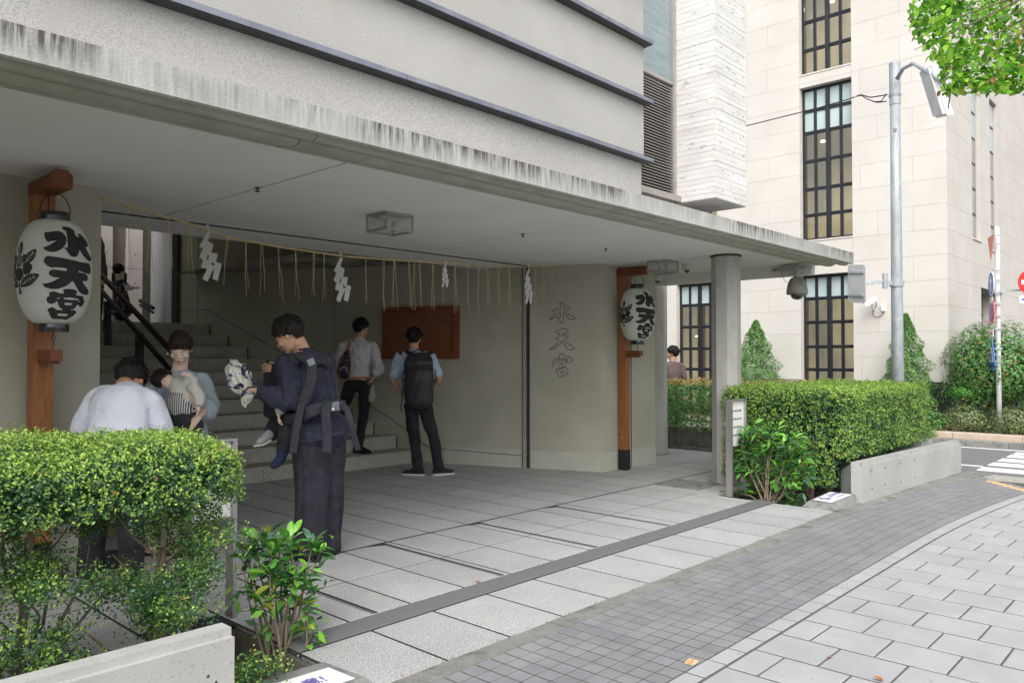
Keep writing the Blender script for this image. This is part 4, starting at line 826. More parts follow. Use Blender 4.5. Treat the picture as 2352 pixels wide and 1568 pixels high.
# white signpost
ws = thing('signpost', 'white signpost carrying a column of traffic signs seen edge on', 'signpost', (14.35, 2.75, 0))
wp = onZ(2296, 1022, -.01); zt_ = J(2290, 522, (wp-EYE).dot(FW)).z
m_ = MB(); m_.lathe([(.04, 0), (.036, zt_-.3), (.036, zt_), (.03, zt_+.02)], (wp.x, wp.y, 0), 16); m_.build('pole', MT['white'], ws, smooth=True)
dW = (wp-EYE).dot(FW)
def disc(mb, c, rad_, nrm, th=.008, n=28, sx=1):
    mb.lathe([(rad_, 0), (rad_, th)], c, n, nrm)
VR = (FW+RT*.625).normalized(); SN = ((FW*.53-RT*.85).normalized()*.985-VR*.2).normalized()   # signs face left in view, nearly edge on
def poly3(c, P, nrm, th):
    nrm = Vector(nrm).normalized(); a_ = Vector((0, 0, 1)).cross(nrm).normalized(); b_ = nrm.cross(a_); n = len(P)
    V = [c+a_*x+b_*y for x, y in P]+[c+a_*x+b_*y+nrm*th for x, y in P]
    m = MB(); m.add(V, [tuple(range(n))[::-1], tuple(range(n, 2*n))]+[(i, (i+1) % n, n+(i+1) % n, n+i) for i in range(n)]); return m
def circ(r_, n=28): return [(r_*cos(2*pi*k/n), r_*sin(2*pi*k/n)) for k in range(n)]
def rect(w_, h_): return [(-w_/2, -h_/2), (w_/2, -h_/2), (w_/2, h_/2), (-w_/2, h_/2)]
def wsc(y, dx=-10): return J(2286+dx+(y-520)*.012, y, dW-.02)
poly3(wsc(570), [(-.22, .2), (0, -.2), (.22, .2)], SN, .01).build('stop_sign', MT['salmon'], ws)
o = poly3(wsc(652), circ(.2), SN, .01).build('direction_sign', MT['white'], ws); poly3(wsc(652)+SN*.011, circ(.185), SN, .003).build('blue_disc', MT['blue'], o)
poly3(wsc(652)+SN*.015, [(-.02, -.12), (.02, -.12), (.02, .02), (.07, .02), (0, .12), (-.07, .02), (-.02, .02)], SN, .002).build('arrow', MT['white'], o)
poly3(wsc(690), rect(.18, .11), SN, .008).build('small_plate', MT['plate'], ws)
o = poly3(wsc(716), circ(.2), SN, .01).build('no_parking_sign', MT['red'], ws); poly3(wsc(716)+SN*.011, circ(.15), SN, .003).build('blue_disc', MT['blue'], o)
poly3(wsc(716)+SN*.015, [(-.12, .09), (-.09, .12), (.12, -.09), (.09, -.12)], SN, .002).build('red_bar', MT['red'], o)
o = poly3(wsc(765), rect(.2, .12), SN, .008).build('red_text_plate', MT['white'], ws); poly3(wsc(765)+SN*.009, rect(.14, .03), SN, .002).build('red_line', MT['red'], o)
o = poly3(wsc(812), [(-.24, -.2), (.24, -.2), (.0, .24)], SN, .01).build('crossing_sign', MT['blue'], ws); poly3(wsc(815)+SN*.011, [(-.13, -.12), (.13, -.12), (0, .12)], SN, .003).build('white_triangle', MT['white'], o)
poly3(wsc(815)+SN*.015, [(-.03, -.1), (.03, -.1), (.04, .0), (0, .06), (-.04, 0)], SN, .002).build('figure', MT['blue'], o)
poly3(wsc(846), rect(.2, .06), SN, .008).build('blue_plate', MT['blue'], ws)
for y in (540, 560, 620, 643, 672, 697, 725, 755, 800, 830): MB().bar(wsc(y, -6), wsc(y, 12), .03, .022).build('clamp', MT['galv'], ws)
ne = thing('no_entry_sign', 'red round no entry sign cut by the right photo edge', 'sign', J(2352, 640, dW))
cc = J(2366, 648, dW-.3); FN = (-FW).normalized()
MB().bar(wsc(668, 8), J(2350, 666, dW-.2), .025, .03).build('arm', MT['galv'], ne)
o = poly3(cc, circ(.2), FN, .01).build('disc', MT['red'], ne); poly3(cc+FN*.011, rect(.3, .07), FN, .003).build('bar', MT['white'], o)
o = poly3(cc-Vector((0, 0, .28)), rect(.36, .12), FN, .008).build('time_plate', MT['white'], ne); poly3(cc-Vector((0, 0, .28))+FN*.009, rect(.3, .03), FN, .002).build('print_line', MT['blue'], o)

# ================================================================ PLANTERS AND NOTICES
pr_ = thing('planter_wall', 'low fair faced concrete planter wall beneath the right hedge', 'planter wall', (9.5, 2.7, 0))
def pwall(x0, y0, x1, y1, th, z, par, cham_):
    m_ = MB(); m_.prism([(x0, y0), (x1, y1), (x1, y1+th), (x0, y0+th)], 0, z-.035); m_.build('wall_panel', MT['planter'], par)
    m_ = MB(); m_.prism([(x0, y0+.018), (x1, y1+.018), (x1, y1+th), (x0, y0+th)], z-.035, z); m_.build('coping', MT['planter'], par)
pwall(8.045, 2.722, 9.588, 2.632, .11, .4, pr_, 1); pwall(9.598, 2.632, 11.03, 2.535, .11, .4, pr_, 1)
m_ = MB(); m_.add([(8.045, 2.722, 0), (8.29, 3.02, 0), (8.29, 3.02, .275), (8.20, 2.91, .345), (8.045, 2.722, .398), (8.40, 3.02, 0), (8.4, 3.02, .275), (8.3, 2.91, .345), (8.13, 2.822, .398), (8.3, 2.722, 0)], [(1, 0, 4, 3, 2)[::-1], (2, 3, 7, 6)[::-1], (3, 4, 8, 7)[::-1], (1, 2, 6, 5)[::-1]])
m_.build('end_return', MT['planter'], pr_)
hm = MB()
for x_, zz in ((8.28, .30), (8.28, .12), (8.62, .12), (8.62, .30), (9.05, .30), (9.05, .10), (9.47, .31), (9.47, .11), (9.9, .31), (9.9, .11), (10.35, .31), (10.35, .11), (10.8, .31), (10.8, .11)):
    y = 2.722-(x_-8.045)*.0585+.001; hm.lathe([(.010, 0), (.010, .003)], (x_, y, zz), 8, (0, -1, 0))
hm.build('tie_hole', MT['gap'], pr_)
MB().box(9.584, 9.602, 2.70, 2.9, 0, .39).build('wall_joint', MT['gap'], pr_)
MB().prism([(10.7, 2.9), (11.03, 2.86), (11.03, 4.3), (10.75, 4.3)], 0, .4).build('end_wall', MT['planter'], pr_)
pl2 = thing('planter_wall', 'low fair faced concrete planter wall at the lower left corner', 'planter wall', (0, 2.75, 0))
xe2 = 1.43
m_ = MB(); m_.prism([(-3, 2.76), (xe2, 2.73), (xe2, 2.83), (-3, 2.86)], 0, .415); m_.build('wall_panel', MT['planter'], pl2)
m_ = MB(); m_.prism([(-3, 2.785), (xe2, 2.755), (xe2, 2.83), (-3, 2.86)], .415, .445); m_.build('coping', MT['planter'], pl2)
hm = MB()
for x_, zz in ((1.30, .24), (1.24, .14), (1.33, .30), (1.27, .20), (1.36, .27)): hm.ell((x_, 2.731, zz), (.006, .003, .006), None, 8, 5)
hm.build('blow_hole', MT['gap'], pl2)
FONT = None
def textmesh(s_, size, o_, ux, uz, m, name, par, ext=.001, align='LEFT'):
    cu = bpy.data.curves.new('t', 'FONT'); cu.body = s_; cu.size = size; cu.extrude = ext; cu.align_x = align; cu.align_y = 'CENTER'
    ob = bpy.data.objects.new('t', cu); COL.objects.link(ob); dg = bpy.context.evaluated_depsgraph_get(); me = bpy.data.meshes.new_from_object(ob.evaluated_get(dg)); bpy.data.objects.remove(ob)
    ux = Vector(ux).normalized(); uz = Vector(uz).normalized(); un = ux.cross(uz); o_ = Vector(o_)
    co = [o_+ux*v.co.x+uz*v.co.y+un*v.co.z-org(par) for v in me.vertices]
    for v, c in zip(me.vertices, co): v.co = c
    me.name = name; me.materials.clear(); me.materials.append(m); me.update(); return link(name, me, par)
# plinths with notices
ppl = thing('kerb_block', 'low concrete kerb block between the right planter wall and the kerb', 'plinth', (7.8, 2.9, 0))
m_ = MB(); m_.add([(7.44, 2.79, 0), (8.04, 2.75, 0), (8.04, 3.05, 0), (7.48, 3.1, 0), (7.49, 2.83, .05), (8.04, 2.79, .08), (8.04, 3.05, .08), (7.53, 3.06, .05)], [(4, 5, 6, 7), (0, 1, 5, 4), (1, 2, 6, 5), (2, 3, 7, 6), (3, 0, 4, 7)]); m_.build('block', MT['kerb'], ppl)
nR = thing('notice_sheet', 'white slip warning notice with a violet falling figure, by the right planter', 'notice', (7.8, 2.93, .075))
PA = [Vector(v) for v in ((7.56, 2.845, .0585), (8.01, 2.815, .0805), (8.02, 3.02, .0815), (7.58, 3.03, .0605))]
m_ = MB(); m_.add([v+Vector((0, 0, .003)) for v in PA]+PA, [(0, 1, 2, 3), (0, 4, 5, 1), (1, 5, 6, 2), (2, 6, 7, 3), (3, 7, 4, 0)]); m_.build('sheet', MT['sheet'], nR)
ux = (PA[1]-PA[0]).normalized(); uy = (PA[3]-PA[0]).normalized()
def flat(P, o_, name, m, par, z=.0045):
    n = len(P); V = [o_+ux*a_+uy*b_+Vector((0, 0, z)) for a_, b_ in P]; q_ = MB(); q_.add(V, [tuple(range(n))]); return q_.build(name, m, par)
# falling figure
fo = PA[0]+ux*.06+uy*.03
flat([(0, .11), (.03, .13), (.05, .12), (.08, .085), (.15, .06), (.15, .045), (.08, .055), (.055, .05), (.03, .02), (.015, .025), (.035, .06), (.03, .085), (.0, .095)], fo, 'figure', MT['violet'], nR)
flat([(x_+.0+.045, y_+.135) for x_, y_ in circ(.016, 12)], fo, 'figure_head', MT['violet'], nR)
textmesh('足元注意', .06, PA[0]+ux*.22+uy*.13+Vector((0, 0, .0045)), ux, uy, MT['violet'], 'warning_text', nR)
rg = random.Random(5)
for k in range(12): flat([(.24+.016*k, .05), (.24+.016*k+.011, .05), (.24+.016*k+.011, .05+rg.uniform(.008, .014)), (.24+.016*k, .064)], PA[0], 'small_print', MT['violet'], nR)
ppl = thing('kerb_block', 'low concrete kerb block at the bottom edge by the left shrub', 'plinth', (1.8, 2.95, 0))
m_ = MB(); m_.add([(1.45, 2.80, 0), (2.135, 2.79, 0), (2.10, 3.13, 0), (1.45, 3.16, 0), (1.45, 2.83, .06), (2.09, 2.83, .045), (2.065, 3.10, .045), (1.45, 3.13, .06)], [(4, 5, 6, 7), (0, 1, 5, 4), (1, 2, 6, 5), (2, 3, 7, 6), (3, 0, 4, 7)]); m_.build('block', MT['kerb'], ppl)
nL = thing('notice_sheet', 'white warning notice at the bottom edge, its text cut off by the frame', 'notice', (1.85, 2.95, .05))
PA = [Vector(v) for v in ((1.50, 2.835, .0608), (2.045, 2.835, .0478), (2.035, 3.02, .0478), (1.50, 3.03, .0608))]
m_ = MB(); m_.add([v+Vector((0, 0, .003)) for v in PA]+PA, [(0, 1, 2, 3), (0, 4, 5, 1), (1, 5, 6, 2), (2, 6, 7, 3), (3, 7, 4, 0)]); m_.build('sheet', MT['sheet'], nL)
ux = (PA[1]-PA[0]).normalized(); uy = (PA[3]-PA[0]).normalized()
textmesh('足元注意!', .085, PA[0]+ux*.09+uy*.085+Vector((0, 0, .0045)), ux, uy, MT['violet'], 'warning_text', nL)
# steel notice posts
def steelpost(p0, p1, zt, label, face, text=True, zb=None, w2=.02):
    """two legs p0,p1 (x,y) with a framed board between them"""
    t = thing('notice_stand', label, 'notice stand', (p0[0], p0[1], 0))
    a_, b_ = Vector((*p0, 0)), Vector((*p1, 0)); u = (b_-a_).normalized(); n_ = Vector((u.y, -u.x, 0)); zb = zb or zt-.5
    for q in (a_, b_): MB().obox(q+Vector((0, 0, zt/2)), u*.012, n_*.035, (0, 0, zt/2)).build('leg', MT['stain'], t)
    MB().obox((a_+b_)/2+Vector((0, 0, zt-.006)), u*((b_-a_).length/2-.012), n_*.035, (0, 0, .006)).build('top_rail', MT['stain'], t)
    MB().obox((a_+b_)/2+Vector((0, 0, (zt+zb)/2)), u*((b_-a_).length/2-.0125), n_*.008, (0, 0, (zt-zb)/2-.013)).build('board', MT['plate'], t)
    if text:
        rg = random.Random(9)
        for rrow in range(4):
            z = zt-.12-.085*rrow; L_ = (b_-a_).length; x = .04; cnt = 0
            while x < L_-.06:
                w_ = rg.uniform(.008, .018)
                q_ = MB(); q_.obox(a_+u*(x+w_/2)+n_*.009*face+Vector((0, 0, z)), u*(w_/2*.85), n_*.0008, (0, 0, rg.uniform(.006, .014))); q_.build('printed_mark', MT['marks'], t); x += w_+.006
    return t
pa, pb = onZ(1684, 1143, 0), onZ(1708, 1120, 0)
steelpost((7.50, 3.87), (7.82, 3.87), J(1690, 918, (Vector((7.55, 3.86, 0))-EYE).dot(FW)).z, 'slim stainless stand with four printed lines at the right column', 1)
tL = steelpost((1.87, 4.10), (2.14, 4.13), J(480, 1006, (Vector((2.1, 4.2, 0))-EYE).dot(FW)).z, 'stainless notice stand with blank pale board behind the left hedge', 1, False, .55)

# ================================================================ LANTERNS
def zl(x, y): return ((x-510)/363.0, y)     # zoom pixels -> normalised x and raw y
KAN = [
 ([(400,385),(410,368),(430,375),(490,362),(550,355),(575,360),(600,372),(615,390),(625,410),(628,430),(622,460),(605,495),(585,520),(560,540),(520,560),(470,565),(430,552),(398,528),(420,520),(470,492),(510,465),(528,452),(500,455),(465,462),(452,472),(428,458),(412,430),(402,405)], []),
 ([(590,312),(605,304),(650,300),(700,308),(728,325),(738,345),(728,360),(736,380),(752,393),(766,390),(772,380),(757,370),(762,357),(790,355),(812,370),(830,392),(845,415),(848,450),(845,468),(835,470),(815,480),(822,505),(840,540),(858,575),(860,598),(845,612),(825,608),(800,592),(780,570),(762,545),(748,518),(740,540),(733,562),(715,588),(690,597),(660,590),(642,572),(625,545),(612,525),(597,510),(620,512),(633,512),(636,480),(637,420),(636,348),(605,338)], []),
 ([(412,650),(418,628),(435,608),(455,602),(475,605),(560,612),(640,622),(700,630),(760,637),(818,635),(836,640),(846,670),(849,700),(845,728),(832,741),(790,738),(733,722),(731,738),(790,742),(808,752),(820,770),(822,795),(805,818),(770,815),(778,835),(800,860),(822,884),(838,902),(842,925),(830,945),(800,948),(765,938),(742,920),(722,890),(700,855),(688,838),(673,824),(655,850),(625,875),(590,893),(550,907),(510,913),(470,910),(435,902),(412,885),(402,865),(440,862),(490,845),(530,822),(557,803),(500,802),(468,785),(458,763),(470,738),(500,728),(560,733),(620,737),(622,712),(560,708),(510,708),(490,715),(450,700),(420,672)], []),
 ([(435,1010),(440,992),(468,975),(460,960),(465,945),(500,933),(540,940),(555,950),(600,952),(602,935),(592,915),(620,905),(680,903),(722,915),(728,930),(722,960),(780,960),(798,968),(800,985),(818,1010),(812,1050),(795,1065),(772,1057),(764,1046),(750,1050),(742,1075),(718,1095),(690,1096),(700,1105),(735,1100),(765,1110),(770,1130),(745,1160),(715,1180),(680,1197),(640,1190),(540,1190),(510,1192),(470,1180),(465,1160),(450,1150),(458,1135),(435,1115),(450,1095),(490,1080),(520,1090),(535,1105),(600,1107),(608,1097),(580,1090),(557,1065),(545,1030),(530,1022),(520,1040),(480,1053),(445,1040)],
  [[(618,1036),(697,1036),(690,1057),(622,1057)], [(605,990),(740,990),(752,996),(772,1020),(764,1024),(745,1004),(605,1003)], [(537,1003),(543,990),(566,989),(560,1002)], [(553,1138),(685,1140),(665,1162),(558,1160)]]),
]
def ellp(cx, cy, rx, ry, rot=0, n=22): return [(cx+rx*cos(2*pi*k/n)*cos(rot)-ry*sin(2*pi*k/n)*sin(rot), cy+rx*cos(2*pi*k/n)*sin(rot)+ry*sin(2*pi*k/n)*cos(rot)) for k in range(n)]
# crest drawn flat in its own plane (origin on the stem axis), then wrapped; units: zoom px, y down
def leaf(x0, y0, x1, y1, w_, n=9):
    d = Vector((x1-x0, y1-y0)); l = d.length; u = d/l; v = Vector((-u.y, u.x)); A = []; B = []
    for k in range(n+1):
        t = k/n; h = w_*sin(pi*min(1, t*.92+.04))**.8; c = Vector((x0, y0))+d*t; A.append(tuple(c+v*h)); B.append(tuple(c-v*h))
    return A+B[::-1]
CREST = [leaf(0, 600, 0, 462, 42)]
VEIN = []
for sgn in (1, -1):
    CREST += [leaf(sgn*88, 680, sgn*205, 545, 46), leaf(sgn*22, 885, sgn*240, 782, 50), ellp(sgn*82, 630, 38, 42), ellp(sgn*120, 705, 58, 40, sgn*.25), ellp(sgn*105, 745, 56, 36)]
    for (xa, ya, xb_, yb_) in ((95, 670, 190, 562), (50, 872, 215, 795)):
        d = Vector((xb_-xa, yb_-ya)); u = d.normalized(); v = Vector((-u.y, u.x)); 
        def thin(p, q, w_=3.2):
            p, q = Vector(p), Vector(q); e = (q-p).normalized(); f_ = Vector((-e.y, e.x))*w_; return [tuple(p+f_), tuple(q+f_*.4), tuple(q-f_*.4), tuple(p-f_)]
        A_ = (sgn*xa, ya); B_ = (sgn*xb_, yb_); VEIN.append(thin(A_, B_))
        for t in (.2, .4, .6, .8):
            c = Vector((xa, ya))+d*t
            for s2 in (1, -1): e = c+u*22+v*26*s2; VEIN.append(thin((sgn*c.x, c.y), (sgn*e.x, e.y), 2.6))
VEIN.append(thin((0, 590), (0, 490)))
for t in (510, 535, 560):
    for s2 in (1, -1): VEIN.append(thin((0, t+15), (s2*20, t-5), 2.4))
CREST += [ellp(0, 650, 62, 58), ellp(0, 775, 78, 66), [(-9, 830), (9, 830), (9, 885), (24, 958), (-24, 960), (-9, 885)]]
for i_ in range(-4, 5):
    for j_ in range(-3, 4):
        x_, y_ = i_*12+(j_ % 2)*6, 648+j_*12
        if (x_/50)**2+((y_-650)/44)**2 < 1: VEIN.append(ellp(x_, y_, 4, 4, 0, 6))
def ringpoly(cx, cy, rx, ry, w_=3.5):
    return ellp(cx, cy, rx, ry, 0, 26), ellp(cx, cy, rx-w_, ry-w_, 0, 26)
def lantern(cx, cy, z0, z1, Rad, rot, label):
    """z0..z1 = paper body; rot turns the printed text round the axis; angles measured from the viewer's direction"""
    H = z1-z0; zc = (z0+z1)/2
    t = thing('paper_lantern', label, 'lantern', (cx, cy, z1+.06), 'pair of printed paper lanterns')
    view = math.atan2(-cy, -cx)
    def prof(f):      # f 0 bottom..1 top -> radius
        q = abs(f*2-1); r_ = (1-q**2.7)**.5 if q < 1 else 0
        r_ = (1-q**2.35)**.55 if q < 1 else 0
        return Rad*(.42+.58*r_) if q < .999 else Rad*.42
    N_ = 43; pf = []
    for k in range(N_*3+1):
        f = k/(N_*3); rr = prof(f)*(1+ (-.010 if k % 3 == 0 else .002)); pf.append((rr, z0+H*f))
    m_ = MB(); m_.lathe(pf, (cx, cy, 0), 72); m_.build('paper_body', MT['paper'], t, smooth=True)
    for nm, zz, hh in (('top_ring', z1, .055), ('bottom_ring', z0-.045, .045)):
        m_ = MB(); m_.lathe([(Rad*.34, zz-.004), (Rad*.40, zz-.004), (Rad*.41, zz+hh*.5), (Rad*.40, zz+hh), (Rad*.33, zz+hh), (Rad*.33, zz+.01)], (cx, cy, 0), 40); m_.build(nm, MT['black'], t, smooth=False)
    def wrap(outer, holes, fx, off, name, m, par=None):
        pts = list(outer); cons = [(i, (i+1) % len(outer)) for i in range(len(outer))]
        for h in holes:
            b_ = len(pts); pts += h; cons += [(b_+i, b_+(i+1) % len(h)) for i in range(len(h))]
        xs = [p[0] for p in outer]; ys = [p[1] for p in outer]
        def inside(x, y, P):
            r_ = False; j = len(P)-1
            for i in range(len(P)):
                if (P[i][1] > y) != (P[j][1] > y) and x < (P[j][0]-P[i][0])*(y-P[i][1])/(P[j][1]-P[i][1])+P[i][0]: r_ = not r_
                j = i
            return r_
        sp_ = 14; 
        if (max(xs)-min(xs))*(max(ys)-min(ys)) > 900:
            x = min(xs)+sp_/2
            while x < max(xs):
                y = min(ys)+sp_/2
                while y < max(ys):
                    if inside(x, y, outer) and not any(inside(x, y, h) for h in holes): pts.append((x, y))
                    y += sp_
                x += sp_
        r_ = geometry.delaunay_2d_cdt([Vector(p) for p in pts], cons, [], 1, .001)
        V = []; 
        for v in r_[0]:
            ang, f = fx(v.x, v.y); f = min(.995, max(.005, f)); rr = prof(f)+off; a_ = view+ang
            V.append((cx+rr*cos(a_), cy+rr*sin(a_), z0+H*f))
        F = []
        for fc in r_[2]:
            x = sum(r_[0][i].x for i in fc)/len(fc); y = sum(r_[0][i].y for i in fc)/len(fc)
            if inside(x, y, outer) and not any(inside(x, y, h) for h in holes): F.append(tuple(fc))
        q_ = MB(); q_.add(V, F); return q_.build(name, m, par or t, smooth=True)
    def fk(x, y):
        n_ = max(-1, min(1, (x-510)/363)); return math.asin(n_)+rot, 1-(y-225)/(1230-225)
    for P, Hs in KAN: wrap(P, Hs, fk, .0028, 'printed_stroke', MT['ink'])
    def fc_(x, y): return math.radians(-61)+x/363.0*1.02+rot, 1-(y-225)/(1230-225)
    cr = None
    for P in CREST: 
        o = wrap(P, [], fc_, .0028+.0002*len(P)%3*.0001, 'crest_shape', MT['ink'])
        cr = cr or o
    ORG[cr.name] = ORG[t.name]
    for P in VEIN: wrap(P, [], fc_, .0046, 'crest_line', MT['paper'], cr)
    for (a_, b_, c_, d_) in ((0, 650, 62, 58), (0, 775, 78, 66)):
        o_, i_ = ringpoly(a_, b_, c_, d_); wrap(o_, [i_], fc_, .0046, 'crest_line', MT['paper'], cr)
    # handle, hook and chains
    ha = view+pi/2
    arc = [Vector((cx, cy, z1+.05))+Vector((cos(ha), sin(ha), 0))*Rad*.4*cos(a_)+Vector((0, 0, Rad*.62*sin(a_))) for a_ in [pi*k/14 for k in range(15)]]
    MB().tube(arc, .0035, 6).build('handle', MT['iron'], t)
    zt = z1+.05+Rad*.62
    m_ = MB(); m_.tube([Vector((cx, cy, zt))+Vector((cos(ha)*.014*cos(a_), sin(ha)*.014*cos(a_), .014+.014*sin(a_))) for a_ in [2*pi*k/12 for k in range(12)]], .003, 5, closed=True)
    m_.bar((cx, cy, zt+.026), (cx, cy, zt+.062), .01, .01, (1, 0, 0)); m_.build('hook', MT['iron'], t)
    m_ = MB(); m_.tube([(cx, cy, z0-.045), (cx, cy, z0-.075)], .003, 5); m_.tube([Vector((cx, cy, z0-.088))+Vector((cos(ha)*.012*cos(a_), sin(ha)*.012*cos(a_), .012*sin(a_))) for a_ in [2*pi*k/12 for k in range(12)]], .0025, 5, closed=True)
    m_.tube([(cx, cy, z0-.1), (cx, cy, z0-.135)], .0045, 5); m_.build('lower_chain', MT['iron'], t)
    MB().tube([(cx-.035*cos(ha), cy-.035*sin(ha), z1+.03), (cx-.035*cos(ha), cy-.035*sin(ha), 2.56)], .004, 6).build('cable', MT['iron'], t)
    return t
def lpost(px, py, lx, ly, w_, label, zbr):
    t = thing('lantern_post', label, 'post', (px, py, 0), 'timber lantern posts'); h = w_/2
    MB().cham(px-h, px+h, py-h, py+h, .26, 2.50, .004).build('upright', MT['wood'], t)
    MB().box(px-h-.004, px+h+.004, py-h-.004, py+h+.004, 0, .262).build('metal_shoe', MT['iron'], t)
    # arm towards the lantern
    ye = ly-.13; c = .03
    P = [(-h, -.055), (h, -.055), (h, .025), (h-c, .055), (-h+c, .055), (-h, .025)]
    V = [(px+a_, py+h+.02, 2.553+b_) for a_, b_ in P]+[(px+a_, ye, 2.553+b_) for a_, b_ in P]; n = 6
    m_ = MB(); m_.add(V, [tuple(range(n)), tuple(range(n, 2*n))[::-1]]+[(i, n+i, n+(i+1) % n, (i+1) % n) for i in range(n)]); m_.build('arm', MT['woodd'], t)
    m_ = MB(); m_.cham(px-.035, px+.035, ly-.06, py-h, zbr-.035, zbr+.035, .004); m_.build('bracket', MT['woodd'], t)
    m_ = MB(); m_.cham(px-.028, px+.028, ly-.03, py-h, zbr-.055, zbr-.0355, .004); m_.build('bracket_packer', MT['woodd'], t)
    m_ = MB(); m_.lathe([(.012, 0), (.014, .004), (.006, .008)], (px-h-.0, py, .42), 8, (-1, 0, 0)); m_.build('bolt', MT['stain'], t)
    return t
XL_ = 1.62
lL = onX(125, 620, XL_); lpost(1.62, 5.68, lL.x, lL.y, .12, 'orange brown timber post holding the left lantern', 1.46)
lc = J(125, 620, (lL-EYE).dot(FW)); dL = (lL-EYE).dot(FW)
zt, zb = J(125, 508, dL).z, J(125, 744, dL).z; lantern(lL.x, lL.y, zb, zt, 88*dL/FPX*.87, 0, 'larger looking white paper lantern at the left wall with black characters and leaf crest')
XR_ = 8.37
lR = onX(1464, 720, XR_); lpost(8.37, 5.79, lR.x, lR.y, .105, 'orange brown timber post holding the right lantern', 1.50)
dR = (lR-EYE).dot(FW); zt, zb = J(1464, 663, dR).z, J(1464, 782, dR).z; lantern(lR.x, lR.y, zb, zt, 40*dR/FPX, R(10), 'smaller looking white paper lantern at the right post with black characters and leaf crest')

# ================================================================ ROPE, TUFTS, PAPER STREAMERS
A_, B_ = Vector((2.00, 5.81, 2.585)), onW(1305, 608)+WN*.01
RD = (B_-A_); RN_ = Vector((-RD.y, RD.x, 0)).normalized()
def onR(x, y): r_ = ray(x, y); return EYE+r_*((A_-EYE).dot(RN_)/r_.dot(RN_))
rp = [(232, 455), (330, 483), (430, 512), (530, 545), (640, 567), (790, 588), (900, 597), (1000, 603), (1100, 609), (1208, 613), (1305, 609)]
RP = [onR(*p) for p in rp]
def ropeat(px):
    for (a_, b_) in zip(range(len(rp)-1), range(1, len(rp))):
        if rp[a_][0] <= px <= rp[b_][0]: t = (px-rp[a_][0])/(rp[b_][0]-rp[a_][0]); return onR(px, rp[a_][1]*(1-t)+rp[b_][1]*t)
ro = thing('straw_rope', 'twisted rice straw rope strung across the entrance with hanging straw tufts', 'rope', A_)
fine = [ropeat(232+(1305-232)*k/360) for k in range(361)]
for ph in (0, pi):
    pts = []; d_ = 0
    for i, p in enumerate(fine):
        if i: d_ += (p-fine[i-1]).length
        a_ = d_*2*pi/.055+ph; pts.append(p+Vector((0, 0, 1))*.0048*cos(a_)+RN_*.0048*sin(a_))
    MB().tube(pts, .0052, 6).build('rope_strand', MT['straw'], ro, smooth=True)
rg = random.Random(11)
MB().tube([B_, B_+Vector((.02, .01, -.03)), B_+Vector((.015, 0, -.08))], .008, 6).build('rope_end', MT['straw'], ro)
for px, yb in [(291, 615), (340, 640), (387, 630), (434, 645), (523, 663), (566, 678), (603, 683), (640, 697), (678, 695), (722, 684), (745, 699), (842, 703), (881, 716), (906, 718), (940, 720), (950, 716), (963, 716), (995, 722), (1018, 700), (1045, 722), (1075, 719), (1098, 720), (1120, 711), (1145, 716), (1168, 719), (1230, 710), (1248, 708), (1266, 705), (1285, 700)]:
    c = ropeat(px); dd = (c-EYE).dot(FW); zb = J(px, yb, dd).z
    m_ = MB()
    for s_ in range(rg.choice((2, 2, 3))):
        lean = rg.uniform(-.035, .05); l2 = (c.z-zb)*rg.uniform(.85, 1.0); o2 = rg.uniform(-.01, .01); u = RD.normalized()
        pts = [c+u*o2+Vector((0, 0, .006)), c+u*(o2*1.5)-Vector((0, 0, l2*.3))+u*lean*.25, c+u*(lean*.5+rg.uniform(-.012, .012))-Vector((0, 0, l2*.6))+RN_*rg.uniform(-.01, .01), c+u*lean-Vector((0, 0, l2))]
        m_.tube(pts, [.0026, .0022, .002, .0016], 5)
    m_.ell(c, (.008, .008, .010), None, 8, 5); m_.build('straw_tuft', MT['straw'], ro)
def shide(px, ytop, ybot, wpx, label, turn=0.0):
    c = ropeat(px); dd = (c-EYE).dot(FW); s_ = dd/FPX; t = thing('paper_streamer', label, 'paper streamer', c, 'zigzag paper streamers on the straw rope')
    u = (RT*cos(turn)+FW*sin(turn)).normalized(); n_ = Vector((-u.y, u.x, 0)); H = (ybot-ytop)*s_; W_ = wpx*s_
    def sheetp(P, off, nm='paper_fold'):
        V = [c+u*(a_*W_)+Vector((0, 0, .03-b_*H))+n_*off for a_, b_ in P]; m_ = MB(); m_.add(V+[v+n_*.0012 for v in V], [(0, 1, 2, 3)[::-1], (4, 5, 6, 7), (0, 1, 5, 4), (1, 2, 6, 5), (2, 3, 7, 6), (3, 0, 4, 7)]); m_.build(nm, MT['shide'], t)
    sheetp([(-.02, -.02), (.1, -.02), (.22, .08), (.10, .1)], -.004)
    sheetp([(.05, .1), (.25, .12), (-.12, .42), (-.45, .38)], .0)
    sheetp([(.03, .27), (.38, .34), (.22, .55), (-.15, .48)], .006)
    sheetp([(-.2, .38), (.05, .44), (-.05, .66), (-.48, .56)], .010)
    sheetp([(.12, .48), (.62, .50), (.50, .68), (.05, .64)], .014)
    sheetp([(-.25, .60), (.25, .62), (.18, .80), (-.40, .74)], .018)
    sheetp([(.45, .64), (.85, .68), (.62, .99), (.30, .95)], .022)
    sheetp([(.10, .68), (.42, .72), (-.02, 1.0), (-.32, .95)], .026)
shide(475, 508, 636, 38, 'largest white zigzag paper streamer, nearest the left wall')
shide(780, 570, 685, 30, 'white zigzag paper streamer above the man in white shirt')
shide(1023, 603, 665, 20, 'small half turned paper streamer in front of the timber notice board', .9)
shide(1213, 607, 699, 18, 'narrow paper streamer in front of the dark wall channel', .5)

